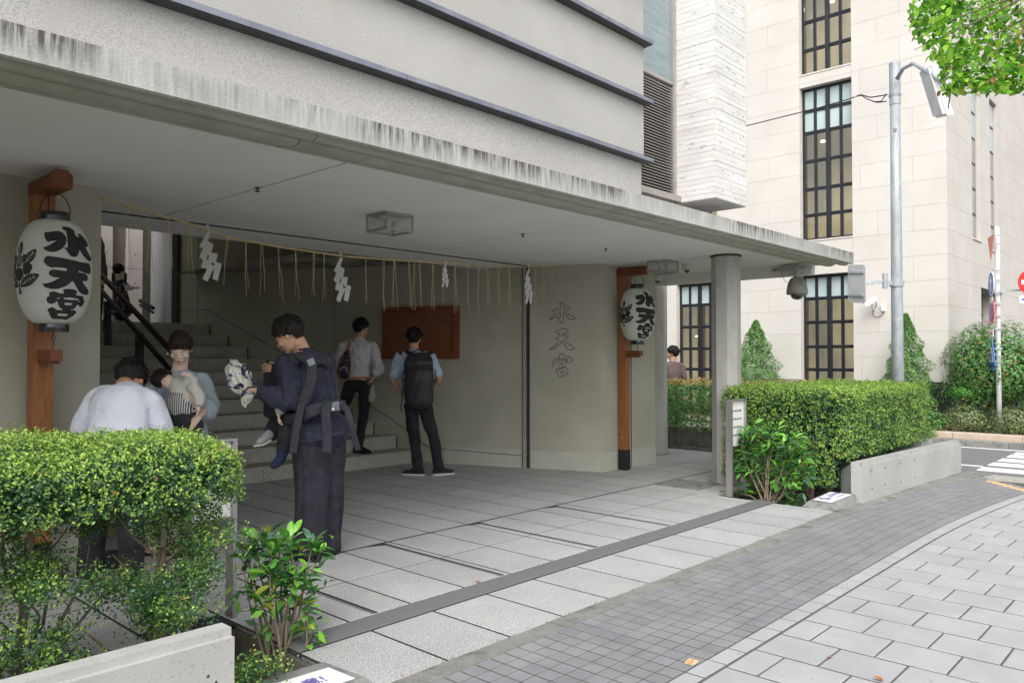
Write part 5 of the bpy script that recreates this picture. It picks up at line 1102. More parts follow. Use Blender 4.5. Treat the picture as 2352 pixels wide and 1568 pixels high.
# ================================================================ NOTICE BOARD
nbd = thing('notice_board', 'reddish brown timber notice board with faint vertical writing', 'notice board', onW(970, 760))
s0, s1 = sof(1056, 760), sof(883, 760); za, zb = onW(1055, 824).z, onW(1055, 702).z
wbox(s0, s1, za, zb, 'board', 'boardw', .025, nbd)
for a_, b_, c_, d_ in ((s0-.0, s0+.07, za, zb), (s1-.05, s1, za, zb), (s0+.071, s1-.051, za, za+.045), (s0+.071, s1-.051, zb-.045, zb)):
    wbox(a_, b_, c_, d_, 'frame', 'boardw', .06, nbd)
rg = random.Random(2); m_ = MB()
for k in range(24):
    s_ = s0+.10+(s1-s0-.2)*k/23; z = zb-.09-(0 if k else .02)
    while z > za+.10+(.3 if k in (0, 1, 3) else 0)+rg.uniform(0, .03):
        w_ = rg.uniform(.004, .008); m_.obox(onwall(s_, z, .026), WD*w_, WN*.001, (0, 0, rg.uniform(.003, .007))); z -= .02
props(m_.build('written_mark', MT['marks'], nbd), kind='stuff')

# ================================================================ CEILING LAMPS AND CAMERAS
def clamp_(x, y, label):
    t = thing('ceiling_lamp', label, 'ceiling lamp', (x, y, 2.635), 'square glass ceiling lamps'); w_ = .14; z0, z1 = 2.485, 2.634; f_ = .012
    MB().box(x-w_, x+w_, y-w_, y+w_, z1-.014, z1-.0005).build('top_plate', MT['lampf'], t)
    fm = MB()
    for a_ in (-1, 1):
        for b_ in (-1, 1): fm.box(x+a_*w_-f_*(a_ > 0), x+a_*w_+f_*(a_ < 0), y+b_*w_-f_*(b_ > 0), y+b_*w_+f_*(b_ < 0), z0+.022, z1-.015)
    for a_ in (-1, 1):
        fm.box(x-w_, x+w_, y+a_*w_-.01*(a_ > 0), y+a_*w_+.01*(a_ < 0), z0, z0+.021); fm.box(x+a_*w_-.01*(a_ > 0), x+a_*w_+.01*(a_ < 0), y-w_+.0105, y+w_-.0105, z0, z0+.021)
    fm.build('frame', MT['lampf'], t)
    for a_ in (-1, 1):
        MB().box(x-w_+f_+.001, x+w_-f_-.001, y+a_*(w_-.006)-.0015, y+a_*(w_-.006)+.0015, z0+.022, z1-.015).build('glass_pane', MT['lglass'], t)
        MB().box(x+a_*(w_-.006)-.0015, x+a_*(w_-.006)+.0015, y-w_+f_+.001, y+w_-f_-.001, z0+.022, z1-.015).build('glass_pane', MT['lglass'], t)
    MB().box(x-w_+.011, x+w_-.011, y-w_+.011, y+w_-.011, z0+.004, z0+.007).build('bottom_pane', MT['lglass'], t)
    MB().box(x-.09, x+.09, y-.02, y+.02, z1-.05, z1-.016).build('lamp_holder', MT['offw'], t)
    for b_ in (-.05, .05): MB().tube([(x+b_, y, z1-.05), (x+b_, y, z0+.04)], .012, 8).build('bulb', MT['offw'], t)
clamp_(4.05, 5.15, 'square glass box ceiling lamp above the middle of the entrance'); clamp_(8.3, 5.16, 'square glass box ceiling lamp above the right lantern')
def dcam(x, y, label):
    t = thing('dome_camera', label, 'security camera', (x, y, 2.635), 'ceiling dome cameras')
    m_ = MB(); m_.lathe([(.062, 2.56), (.068, 2.575), (.068, 2.634)], (x, y, 0), 24); m_.build('housing', MT['offw'], t, smooth=False)
    m_ = MB(); m_.ell((x, y, 2.562), (.04, .04, .042), None, 16, 10); m_.build('dome', MT['dome'], t, smooth=True)
dcam(8.78, 5.1, 'white dome camera hanging left of the octagonal column'); dcam(9.70, 6.12, 'white dome camera above the far octagonal column')
pc = thing('dome_camera', 'large weathered hanging dome camera near the canopy tip', 'security camera', (9.7, 4.1, 2.6))
d_ = 9.95
cz = J(1831, 660, d_); c = Vector((cz.x, cz.y, 0)); zc = lambda y: J(1831, y, d_).z
m_ = MB(); m_.lathe([(.128, zc(676)), (.133, zc(674)), (.131, zc(668)), (.118, zc(654)), (.09, zc(641)), (.045, zc(635.5)), (.02, zc(635))], c, 28); m_.build('hood', MT['ptz'], pc, smooth=True)
m_ = MB(); m_.ell((c.x, c.y, zc(676)), (.085, .085, .07), None, 20, 12); m_.build('dome', MT['dome'], pc, smooth=True)
m_ = MB(); m_.lathe([(.03, zc(636)), (.03, zc(618))], c, 14); m_.build('stem', MT['galv'], pc)
a_, b_ = J(1797, 619, d_+.1), J(1858, 613, d_-.25); MB().bar(a_, b_, .12, .05).build('bracket', MT['galv'], pc)
MB().tube([J(1700, 625, 10.9), J(1760, 622, 10.4), J(1795, 619, d_+.1)], .014, 8).build('conduit', MT['louvre'], pc)
MB().tube([J(1795, 620, d_), J(1797, 635, d_), J(1803, 645, d_), J(1812, 650, d_)], .003, 5).build('cable', MT['iron'], pc)
# ================================================================ VEGETATION
def leafcloud(P, Nn, size, cols, asp=.5, jit=.5, seed=0, fold=True):
    """P positions, Nn preferred normals (numpy); returns verts, faces, per-vertex colours: one small folded leaf per point"""
    rs = np.random.RandomState(seed); n = len(P)
    nn = Nn+rs.normal(size=(n, 3))*jit; nn /= np.linalg.norm(nn, axis=1)[:, None]
    a = rs.normal(size=(n, 3)); a -= nn*(a*nn).sum(1)[:, None]; a /= np.linalg.norm(a, axis=1)[:, None]; b = np.cross(nn, a)
    s = (size*(.65+.7*rs.rand(n)))[:, None] if np.isscalar(size) else size[:, None]
    V = np.stack([P-a*s*.5, P+b*s*asp*.5+nn*s*.10, P+a*s*.5+nn*s*.02, P-b*s*asp*.5+nn*s*.10], 1).reshape(-1, 3)
    F = np.arange(4*n).reshape(-1, 4)
    C = np.repeat(cols, 4, 0)
    return V, F, C
def cloudobj(name, V, F, C, m, parent, kind='stuff', quad=True):
    me = bpy.data.meshes.new(name); V = V-np.array(org(parent)); n = len(V)
    me.vertices.add(n); me.vertices.foreach_set('co', V.ravel()); nf = len(F); me.loops.add(nf*4); me.loops.foreach_set('vertex_index', F.ravel())
    me.polygons.add(nf); me.polygons.foreach_set('loop_start', np.arange(nf)*4)
    me.update(calc_edges=True); me.validate()
    ca = me.color_attributes.new('Col', 'FLOAT_COLOR', 'POINT'); ca.data.foreach_set('color', np.concatenate([C, np.ones((n, 1))], 1).ravel())
    me.materials.append(m); o = link(name, me, parent)
    if kind: o['kind'] = kind
    return o
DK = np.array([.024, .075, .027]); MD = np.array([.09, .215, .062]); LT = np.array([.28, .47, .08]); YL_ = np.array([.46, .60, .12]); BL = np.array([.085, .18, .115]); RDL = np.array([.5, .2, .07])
def n3(P, f, seed=0):
    rs = np.random.RandomState(seed); K = rs.normal(size=(6, 3))*f; ph = rs.rand(6)*6.28
    return sum(np.sin(P@K[i]+ph[i]+1.3*np.sin(P@K[(i+2) % 6]*.6+i)) for i in range(6))/6
def hedgebox(x0, x1, y0, y1, z0, z1, n, seed, top=.5, dens=None, rnd=.12, faces=(1, 1, 1, 1, 1)):
    """points near the surface of a rounded box: returns P, N, topness"""
    rs = np.random.RandomState(seed); out = []
    areas = [(x1-x0)*(y1-y0)*1.6*faces[0], (x1-x0)*(z1-z0)*faces[1], (x1-x0)*(z1-z0)*.4*faces[2], (y1-y0)*(z1-z0)*faces[3], (y1-y0)*(z1-z0)*faces[4]]
    tot = sum(areas); PP = []; NN = []
    for i, A in enumerate(areas):
        m = int(n*A/tot); u, v = rs.rand(m), rs.rand(m)
        if i == 0: p = np.stack([x0+u*(x1-x0), y0+v*(y1-y0), np.full(m, z1)], 1); nn = (0, 0, 1)
        elif i == 1: p = np.stack([x0+u*(x1-x0), np.full(m, y0), z0+v*(z1-z0)], 1); nn = (0, -1, 0)
        elif i == 2: p = np.stack([x0+u*(x1-x0), np.full(m, y1), z0+v*(z1-z0)], 1); nn = (0, 1, 0)
        elif i == 3: p = np.stack([np.full(m, x0), y0+u*(y1-y0), z0+v*(z1-z0)], 1); nn = (-1, 0, 0)
        else: p = np.stack([np.full(m, x1), y0+u*(y1-y0), z0+v*(z1-z0)], 1); nn = (1, 0, 0)
        PP.append(p); NN.append(np.tile(np.array(nn, float), (m, 1)))
    P = np.concatenate(PP); N = np.concatenate(NN)
    # round the box
    lo = np.array([x0+rnd, y0+rnd, -9]); hi = np.array([x1-rnd, y1-rnd, z1-rnd]); c = np.clip(P, lo, hi); d = P-c; l = np.linalg.norm(d, axis=1)[:, None]
    k = (l > 1e-6)[:, 0]; dd = np.where(l > 1e-6, d/np.maximum(l, 1e-6), N); N = np.where(l > 1e-6, dd, N); P = np.where(l > rnd, c+dd*rnd, P)
    P = P+N*(n3(P, 5, seed)*.05+n3(P, 15, seed+1)*.03)[:, None]
    dep = rs.rand(len(P))**2.2*.16; P = P-N*dep[:, None]+rs.normal(size=P.shape)*.008
    return P, N, dep
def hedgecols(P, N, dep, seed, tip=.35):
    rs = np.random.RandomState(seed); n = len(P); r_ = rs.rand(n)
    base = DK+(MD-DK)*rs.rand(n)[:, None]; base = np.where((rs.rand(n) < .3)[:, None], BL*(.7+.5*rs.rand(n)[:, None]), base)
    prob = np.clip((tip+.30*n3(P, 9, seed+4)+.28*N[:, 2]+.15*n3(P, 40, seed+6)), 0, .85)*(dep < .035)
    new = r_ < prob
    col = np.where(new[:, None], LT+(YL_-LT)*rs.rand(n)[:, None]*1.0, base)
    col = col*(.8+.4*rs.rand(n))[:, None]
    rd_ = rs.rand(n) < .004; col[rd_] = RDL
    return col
def whorls(P, N, cols, k, spread, seed):
    """turn every point into a small sprig of k leaves"""
    rs = np.random.RandomState(seed); Q = np.repeat(P, k, 0)+rs.normal(size=(len(P)*k, 3))*spread; C = np.repeat(cols, k, 0); f_ = np.tile(np.linspace(0, .5, k), len(P))[:, None]; f_ = np.where(C[:, :1] > .2, f_, 0); C = C*(1-f_)+(MD*(.7+.6*rs.rand(len(C))[:, None]))*f_
    Q[:, 2] += np.where(np.repeat(cols, k, 0)[:, 0] > .2, (.012*(1-f_[:, 0])), 0); return Q, np.repeat(N, k, 0), C*(.85+.3*rs.rand(len(P)*k))[:, None]
def branches(parent, base, tips, r0, m, name='branch', seed=0):
    rg = random.Random(seed)
    for tp in tips:
        b = Vector(base); tp = Vector(tp); mid = (b+tp)/2+Vector((rg.uniform(-.08, .08), rg.uniform(-.06, .06), rg.uniform(-.03, .06)))
        pts = [b, b*.6+mid*.4+Vector((rg.uniform(-.02, .02), 0, 0)), mid, mid*.5+tp*.5+Vector((rg.uniform(-.03, .03), rg.uniform(-.03, .03), 0)), tp]
        MB().tube(pts, [r0, r0*.85, r0*.65, r0*.4, r0*.15], 6).build(name, m, parent)
# --- right hedge (dense)
h = thing('hedge', 'dense box shaped hedge above the right planter wall', 'hedge', (9.4, 3.4, .1))
P, N, dep = hedgebox(8.02, 10.93, 2.84, 4.28, .12, 1.115, 34000, 21, rnd=.13, faces=(1, 1.5, .4, 1.5, .25))
# keep the chamfered lower edge in front of the planter coping
k = ~((P[:, 1] < 2.98) & (P[:, 2] < .42)); 
thin_ = (n3(P, 3.2, 77) > .42) & (P[:, 2] < .8) & (N[:, 2] < .5); k &= ~(thin_ & (np.random.rand(len(P)) < .55))
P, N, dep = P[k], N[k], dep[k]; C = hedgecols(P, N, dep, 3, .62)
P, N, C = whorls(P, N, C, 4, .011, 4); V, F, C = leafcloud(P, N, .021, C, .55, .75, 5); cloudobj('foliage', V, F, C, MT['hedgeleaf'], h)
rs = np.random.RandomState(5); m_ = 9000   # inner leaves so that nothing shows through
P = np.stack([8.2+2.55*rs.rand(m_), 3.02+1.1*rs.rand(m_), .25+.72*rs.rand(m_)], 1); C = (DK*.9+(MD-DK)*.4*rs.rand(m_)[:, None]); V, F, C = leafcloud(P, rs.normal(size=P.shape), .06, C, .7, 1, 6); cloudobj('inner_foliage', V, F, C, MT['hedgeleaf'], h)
rg = random.Random(4)
for k in range(9):
    x = 8.25+.3*k; y = rg.uniform(3.2, 3.7); branches(h, (x, y, -.08), [(x+rg.uniform(-.25, .25), y+rg.uniform(-.5, .4), rg.uniform(.6, .95)) for _ in range(3)], .018, MT['bark'], seed=k)
# --- left hedge (dense top, open below, stems showing)
h = thing('hedge', 'leggy boxwood hedge with open stems in the left foreground', 'hedge', (.8, 3.4, -.3))
ZT = 1.10
P, N, dep = hedgebox(-.9, 1.68, 3.02, 4.0, .85, ZT, 27000, 31, rnd=.13, faces=(1.2, 1.6, .5, 0, 1.8))
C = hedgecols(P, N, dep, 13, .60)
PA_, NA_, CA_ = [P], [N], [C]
def clump(c, r_, n, seed, tip=.3):
    rs = np.random.RandomState(seed); d = rs.normal(size=(n, 3)); d /= np.linalg.norm(d, axis=1)[:, None]; rr = rs.rand(n)**.5; q = 16; sc_ = rs.normal(size=(q, 3)); sc_ /= np.linalg.norm(sc_, axis=1)[:, None]; sc_ *= (rs.rand(q)**.6)[:, None]*np.array(r_)*1.15; w_ = rs.randint(q, size=n)
    P = np.array(c)+sc_[w_]+rs.normal(size=(n, 3))*np.array([.042, .042, .028]); N = d+np.array([0, 0, .5]); C = hedgecols(P, N, (1-rr)*.12, seed, tip); PA_.append(P); NA_.append(N); CA_.append(C)
cl = [((1.50, 3.25, .70), (.17, .26, .16), 950), ((1.62, 3.55, .62), (.10, .2, .14), 500), ((1.30, 3.2, .50), (.20, .2, .08), 750), ((1.45, 3.3, .40), (.14, .16, .08), 500), ((.95, 3.35, .60), (.22, .25, .12), 650), ((.65, 3.3, .66), (.22, .3, .13), 600),
      ((-.1, 3.2, .35), (.3, .25, .12), 700), ((.05, 3.15, .22), (.3, .2, .1), 800), ((.5, 3.12, .24), (.3, .2, .06), 700), ((.2, 3.3, .62), (.3, .3, .1), 600), ((.55, 3.2, .50), (.28, .25, .08), 750), ((.75, 3.15, .40), (.30, .2, .06), 700), ((.45, 3.1, .33), (.3, .18, .07), 800), ((.98, 3.15, .28), (.16, .15, .05), 450), ((.70, 3.08, .16), (.30, .14, .07), 800), ((.30, 3.1, .10), (.3, .15, .10), 700), ((1.15, 3.1, .22), (.12, .1, .05), 220), ((1.28, 3.12, .05), (.10, .1, .06), 260),
      ((1.68, 3.12, .03), (.13, .10, .12), 700), ((1.75, 3.10, -.15), (.10, .08, .14), 500), ((.1, 3.2, .55), (.3, .25, .12), 500), ((1.05, 3.7, .75), (.5, .2, .10), 700)]
for i, (c, r_, n) in enumerate(cl): clump(c, r_, int(n*1.6), 50+i, .5)
P, N, C = np.concatenate(PA_), np.concatenate(NA_), np.concatenate(CA_)
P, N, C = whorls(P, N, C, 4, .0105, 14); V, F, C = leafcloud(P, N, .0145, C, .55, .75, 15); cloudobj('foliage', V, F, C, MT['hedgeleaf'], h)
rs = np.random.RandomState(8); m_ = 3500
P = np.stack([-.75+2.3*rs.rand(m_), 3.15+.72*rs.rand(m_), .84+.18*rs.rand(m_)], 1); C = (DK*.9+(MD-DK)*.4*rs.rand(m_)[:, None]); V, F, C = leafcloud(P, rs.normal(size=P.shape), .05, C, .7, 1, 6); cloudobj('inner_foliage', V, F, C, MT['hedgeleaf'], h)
rg = random.Random(6)
for k, (x, y) in enumerate([(-.5, 3.5), (-.1, 3.4), (.30, 3.45), (.62, 3.3), (.95, 3.5), (1.42, 3.42)]):
    tr_ = Vector((x, y, -.33)); tp = Vector((x+rg.uniform(-.05, .07), y-.05, .55))
    MB().tube([tr_, tr_.lerp(tp, .35)+Vector((.03, 0, 0)), tr_.lerp(tp, .7)+Vector((-.02, 0, 0)), tp, tp+Vector((.02, 0, .35))], [.026, .022, .02, .016, .008], 8).build('stem', MT['bark'], h, smooth=True)
    for q in range(4): 
        b = tr_.lerp(tp, rg.uniform(.35, .95)); branches(h, b, [b+Vector((rg.uniform(-.42, .42), rg.uniform(-.25, .2), rg.uniform(.25, .5)))], .010, MT['bark'], seed=k*9+q)
for i, (c, r_, n) in enumerate(cl):
    b = Vector((min((-.5, -.1, .30, .62, .95, 1.42), key=lambda v: abs(v-c[0])), 3.4, max(-.1, c[2]-.25))); branches(h, b, [c, Vector(c)+Vector((rg.uniform(-.15, .15), -.05, .03))], .008, MT['bark2'], 'twig', seed=90+i)
# --- broad leaved shrubs: leaves are parts
def leafmesh(name, Lh, Wd, m, curl=.25):
    n = 6; V = []; F = []
    for i in range(n+1):
        t = i/n; w_ = Wd*.5*(sin(pi*min(1, t**.85))**.75)*(1 if t < .97 else .2); y = Lh*t; z = -curl*Lh*t*t+.03*Lh; V += [(-w_, y, z+w_*.35), (0, y, z), (w_, y, z+w_*.35)]
    for i in range(n): a = 3*i; F += [(a, a+1, a+4, a+3), (a+1, a+2, a+5, a+4)]
    me = bpy.data.meshes.new(name); setmesh(me, V, F, [m], True); return me
BLM = [leafmat('shrub_leaf_'+n_, False, c_, .25, .6, .25) for n_, c_ in (('deep', (.035, .13, .03)), ('green', (.10, .31, .05)), ('fresh', (.22, .50, .07)), ('yellow', (.45, .46, .08)), ('grey', (.09, .19, .11)))]
LME = [[leafmesh('leaf', 1, w_, m, c_) for w_, c_ in ((.36, .3), (.42, .15))] for m in BLM]
def putleaf(par, me, p, d, roll, size, name='leaf'):
    o = bpy.data.objects.new(name, me); COL.objects.link(o); o.parent = par; d = Vector(d).normalized()
    q = d.to_track_quat('Y', 'Z').to_matrix() @ Matrix.Rotation(roll, 3, 'Y'); o.matrix_local = Matrix.Translation(Vector(p)-org(par)) @ q.to_4x4() @ Matrix.Scale(size, 4); return o
def bigshrub(label, base, stems, leafsize, nmax, seed, wts=(3, 5, 3, .6, 1.2), mass=10):
    rg = random.Random(seed); t = thing('shrub', label, 'shrub', base); cnt = 0
    for (tip, nl, r_) in stems:
        nl = int(nl*1.5); b = Vector(base)+Vector((rg.uniform(-.06, .06), rg.uniform(-.05, .05), 0)); tp = Vector(tip); mid = b.lerp(tp, .5)+Vector((rg.uniform(-.05, .05), rg.uniform(-.05, .05), .05))
        pts = [b, b.lerp(mid, .5)+Vector((rg.uniform(-.02, .02), 0, 0)), mid, mid.lerp(tp, .5)+Vector((rg.uniform(-.02, .02), 0, 0)), tp]
        MB().tube(pts, [.009, .008, .0065, .005, .003], 7).build('stem', MT['bark'], t, smooth=True)
        for k in range(nl):
            if cnt >= nmax: break
            f = rg.uniform(.45, 1)**.7 if k > nl*.45 else 1.0
            p = mid.lerp(tp, (f-.5)*2) if f > .5 else b.lerp(mid, f*2)
            a_ = rg.uniform(0, 2*pi); el = rg.uniform(-.5, .75) if f < 1 else rg.uniform(-.1, 1.0)
            d = Vector((cos(a_)*cos(el), sin(a_)*cos(el), sin(el))); p = p+d*rg.uniform(.0, r_*1.4)
            v = rg.choices(range(5), wts)[0]
            putleaf(t, rg.choice(LME[v]), p, d, rg.uniform(-.5, .5), leafsize*rg.uniform(.6, 1.15)); cnt += 1
    rs = np.random.RandomState(seed); TP = np.array([tuple(s_[0]) for s_ in stems]); n = int(len(stems)*mass); P = TP[rs.randint(len(TP), size=n)]+rs.normal(size=(n, 3))*np.array([.055, .055, .05]); P[:, 2] -= rs.rand(n)**2*.22
    C = np.array([(.035, .13, .03), (.10, .31, .05), (.22, .50, .07), (.09, .19, .11)])[rs.randint(4, size=n)]*(.7+.6*rs.rand(n))[:, None]
    V, F, C = leafcloud(P, np.tile([-.2, -.3, .8], (n, 1)), leafsize*.8, C, .38, .6, seed); cloudobj('inner_leaves', V, F, C, MT['hedgeleaf'], t)
    return t
def sp3(px, py, d): return J(px, py, d)
st_ = [(sp3(x, y, d), n, r_) for x, y, d, n, r_ in ((575, 1275, 3.95, 14, .04), (610, 1240, 4.0, 14, .04), (665, 1245, 4.0, 14, .04), (715, 1260, 4.05, 12, .04), (590, 1250, 3.95, 20, .03), (640, 1255, 4.0, 20, .03), (690, 1265, 4.05, 16, .03), (735, 1270, 4.1, 12, .02), (620, 1320, 3.85, 18, .04), (680, 1330, 3.9, 18, .04), (600, 1390, 3.8, 12, .03), (700, 1390, 3.95, 14, .03), (720, 1445, 3.95, 10, .02), (655, 1290, 4.1, 16, .05), (560, 1265, 4.0, 12, .03), (560, 1310, 3.9, 8, .03))]
bigshrub('low glossy broad leaved shrub at the left end of the entrance paving', J(650, 1560, 3.85)-Vector((0, 0, .1)), st_, .088, 298, 3, (3, 4.5, 4, .9, 1.2))
st_ = [(sp3(x, y, 8.3-(x-1700)*.0045), n, r_) for x, y, d, n, r_ in ((1700, 1060, 8, 12, .05), (1735, 1070, 8, 12, .06), (1790, 1085, 8, 12, .06), (1830, 1060, 8, 12, .05), (1705, 1000, 8.5, 15, .05), (1740, 985, 8.5, 18, .06), (1780, 990, 8.5, 18, .06), (1820, 1010, 8.5, 16, .06), (1850, 1040, 8.4, 14, .06), (1720, 1040, 8.4, 16, .05), (1765, 1040, 8.3, 20, .07), (1810, 1060, 8.3, 18, .06), (1845, 1085, 8.3, 12, .05), (1715, 1085, 8.3, 12, .05), (1760, 1090, 8.2, 18, .06), (1800, 1110, 8.2, 16, .06), (1740, 1120, 8.2, 12, .05), (1700, 1000, 8.4, 10, .04), (1683, 1130, 8.4, 10, .03), (1830, 1125, 8.3, 10, .05), (1770, 1010, 8.4, 16, .06))]
bigshrub('glossy broad leaved shrub in front of the right hedge', J(1765, 1152, 7.85)-Vector((0, 0, .05)), st_, .12, 299, 5, mass=26, wts=(3, 5, 4, .4, 1.3))
# small leaf litter and sprigs
def litter(p, label, col='dead', s_=.05, rot=0):
    o = bpy.data.objects.new('fallen_leaf', leafmesh('leaf_blade', 1, .6, MT[col] if isinstance(col, str) else col, -.1)); COL.objects.link(o); o.location = p; o.scale = (s_, s_, s_); o.rotation_euler = (.15, .1, rot); props(o, label, 'fallen leaf', 'fallen leaves'); return o
OR = leafmat('orange_leaf', False, (.62, .22, .04)); PKL = leafmat('salmon_leaf', False, (.6, .28, .2))
rs = np.random.RandomState(19); n = 90; x = 2.2+7*rs.rand(n); P = np.stack([x, 2.772+rs.normal(size=n)*.008, np.full(n, .007)], 1); P2 = np.stack([8.1+2.9*rs.rand(60), np.zeros(60), np.full(60, .008)], 1); P2[:, 1] = 2.70-(P2[:, 0]-8.045)*.0585+rs.normal(size=60)*.012
P = np.concatenate([P, P2]); C = np.array([(.45, .16, .06), (.3, .2, .1), (.5, .35, .12), (.15, .09, .05)])[rs.randint(4, size=150)]; V, F, C = leafcloud(P, np.tile([0, 0, 1.], (150, 1)), .016, C, .5, .25, 2); o = cloudobj('leaf_litter', V, F, C, MT['hedgeleaf'], None); props(o, 'scattered dry leaf fragments lying along the kerb joint', 'leaf litter', kind='stuff')
litter(onZ(1104, 1337, .006), 'salmon leaf lying against the dark steel floor strip', PKL, .05, .4); litter(onZ(1912, 1508, .004), 'pale salmon leaf on a white paver near the joint', PKL, .035, 1.2); litter(onZ(2030, 1564, .004), 'bright orange leaf at the bottom edge on white pavers', OR, .05, 0); litter(onZ(2330, 1103, .004), 'tiny yellow leaf far along the pavement', BLM[3], .03, 2); litter(onZ(1735, 1500, .003), 'tiny orange leaf on the paving between the kerb and pavers', OR, .015, 2) if 0 else None
sk = thing('ground_sticker', 'small orange and cream sticker on a grey paving tile', 'sticker', (3.32, 1.915, .002))
m_ = MB(); m_.add([(3.279, 1.93, .0022), (3.287, 1.884, .0022), (3.354, 1.893, .0022), (3.349, 1.945, .0022)], [(0, 1, 2, 3)]); m_.build('sticker', mat('cream_sticker', (.66, .5, .26), rough=.6), sk)
m_ = MB()
for (a_, b_, c_, d_) in ((3.295, 3.30, 1.90, 1.93), (3.295, 3.315, 1.905, 1.909), (3.295, 3.315, 1.92, 1.924), (3.325, 3.33, 1.90, 1.935), (3.322, 3.343, 1.915, 1.92)): m_.add([(a_, c_, .003), (b_, c_, .003), (b_, d_, .003), (a_, d_, .003)], [(0, 1, 2, 3)])
m_.build('red_print', MT['red'], sk)
# --- hedge with reddish tips behind the columns
h = thing('hedge', 'red tipped leafy hedge between the two octagonal columns', 'hedge', (10.95, 6.2, 0))
rs = np.random.RandomState(41); n = 6500; x = 10.75+.7*rs.rand(n); y = 4.4+3.4*rs.rand(n); z = .28+.82*rs.rand(n)**.75
P = np.stack([x, y, z], 1); P += n3(P, 7, 3)[:, None]*.04; tp_ = z > .99+.03*rs.rand(n)
C = np.where(tp_[:, None], np.array([.42, .30, .09])*(.7+.6*rs.rand(n)[:, None]), np.array([.09, .25, .05])*(.6+1.1*rs.rand(n)[:, None])); C[(rs.rand(n) < .12)] = (.28, .46, .08)
V, F, C = leafcloud(P, np.tile([-.4, -.3, .8], (n, 1)), .062, C, .42, .6, 7); cloudobj('foliage', V, F, C, MT['hedgeleaf'], h)
for k in range(24):
    x, y = rg.uniform(10.8, 11.2), 4.5+3.2*k/24; branches(h, (x, y, 0), [(x+rg.uniform(-.12, .12), y+rg.uniform(-.15, .15), rg.uniform(.6, .95)) for _ in range(2)], .008, MT['bark2'], 'stem', seed=k)
MB().box(11.45, 11.55, 4.3, 9, 0, .3).build('low_kerb', MT['kerb'], props(thing('garden_kerb', 'low concrete kerb behind the red tipped hedge', 'kerb', (11.5, 5, 0))))
# --- conifers
def conifer(px, ytop, ybot, wpx, X_, label, seed):
    c = onX(px, ybot, X_); top = onX(px, ytop, X_); d = (c-EYE).dot(FW); R0 = wpx*.5*d/FPX; t = thing('conifer', label, 'conifer', (c.x, c.y, .07), 'young conifers by the limestone wall')
    rs = np.random.RandomState(seed); n = 15000; H = top.z-.1; f = rs.rand(n)**1.25; a_ = rs.rand(n)*2*pi
    lump = 1+.22*np.sin(a_*3+f*9)+.16*np.sin(a_*5-f*21+1)+.12*np.sin(f*40+a_*2); rr = R0*(1-f)**.78*lump*(.55+.45*rs.rand(n)**.5)+.015
    P = np.stack([c.x+rr*np.cos(a_), c.y+rr*np.sin(a_), .1+H*f], 1); N = np.stack([np.cos(a_)*.5, np.sin(a_)*.5, np.full(n, .85)], 1)
    C = np.array([.11, .27, .07])*(.55+.9*rs.rand(n))[:, None]; C[rs.rand(n) < .25] = (.22, .40, .11); C[rs.rand(n) < .06] = (.2, .15, .07)
    V, F, C = leafcloud(P, N, .055, C*1.15, .3, .45, seed); cloudobj('foliage', V, F, C, MT['hedgeleaf'], t)
    MB().tube([(c.x, c.y, .0), (c.x, c.y, H*.8)], [.03, .01], 8).build('trunk', MT['bark'], t)
conifer(1738, 735, 960, 150, 14.95, 'young conifer just right of the near octagonal column', 3); conifer(2083, 720, 960, 150, 15.0, 'young conifer behind the street pole', 4)
# --- camellia and low shrubs at the far corner
def bush(cs, leaf_, name, label, base, seed, colf, trunk=True, jit=.7, asp=.5, cat='bush'):
    t = thing(name, label, cat, base); Ps, Ns = [], []; rs = np.random.RandomState(seed)
    for c, r_, n in cs:
        d = rs.normal(size=(n, 3)); d /= np.linalg.norm(d, axis=1)[:, None]; rr = rs.rand(n)**.4; P = np.array(c)+d*rr[:, None]*np.array(r_); P += d*n3(P, 6, seed)[:, None]*.07; Ps.append(P); Ns.append(d+np.array([0, 0, .5]))
    P, N = np.concatenate(Ps), np.concatenate(Ns); C = colf(P, rs); V, F, C = leafcloud(P, N, leaf_, C, asp, jit, seed); cloudobj('foliage', V, F, C, MT['hedgeleaf'], t)
    if trunk:
        for k in range(5): branches(t, Vector(base), [Vector(cs[k % len(cs)][0])+Vector((rs.uniform(-.3, .3), rs.uniform(-.3, .3), 0))], .03, MT['bark'], seed=k)
    return t
def camc(P, rs):
    n = len(P); C = np.array([.10, .25, .07])*(.5+1.2*rs.rand(n))[:, None]; C[rs.rand(n) < .12] = (.16, .3, .06); m = rs.rand(n) < .10; C[m] = np.array([.30, .20, .07]); return C
cb = onX(2285, 1000, 15.6)
bush([((cb.x, cb.y, 1.35), (.75, .85, .75), 9500), ((cb.x+.2, cb.y-.5, 1.1), (.7, .7, .6), 5000), ((cb.x, cb.y+.3, .85), (.6, .6, .45), 2500), ((cb.x+.6, cb.y-1.2, 1.3), (.7, .7, .8), 4000)], .062, 'camellia_bush', 'large rounded bush with bronze young leaves at the building corner', (cb.x, cb.y, .07), 71, camc)
def junc(P, rs):
    n = len(P); C = np.array([.16, .23, .09])*(.6+.8*rs.rand(n))[:, None]; C[rs.rand(n) < .2] = (.36, .4, .2); C[rs.rand(n) < .1] = (.2, .14, .07); return C
for i, (px, py, r_, n, lab) in enumerate([(2215, 955, .42, 2200, 'straggly pale low shrub left of the white signpost'), (2325, 955, .42, 2200, 'straggly pale low shrub right of the white signpost')]):
    c = onX(px, py, 15.05); bush([((c.x, c.y, .38), (.34, r_, .26), n), ((c.x, c.y+.2, .25), (.3, .4, .18), n//2)], .05, 'low_shrub', lab, (c.x, c.y, .07), 80+i, junc, True, 1.0, .3, 'shrub')
def fern(P, rs): n = len(P); return np.array([.12, .36, .06])*(.6+.9*rs.rand(n))[:, None]
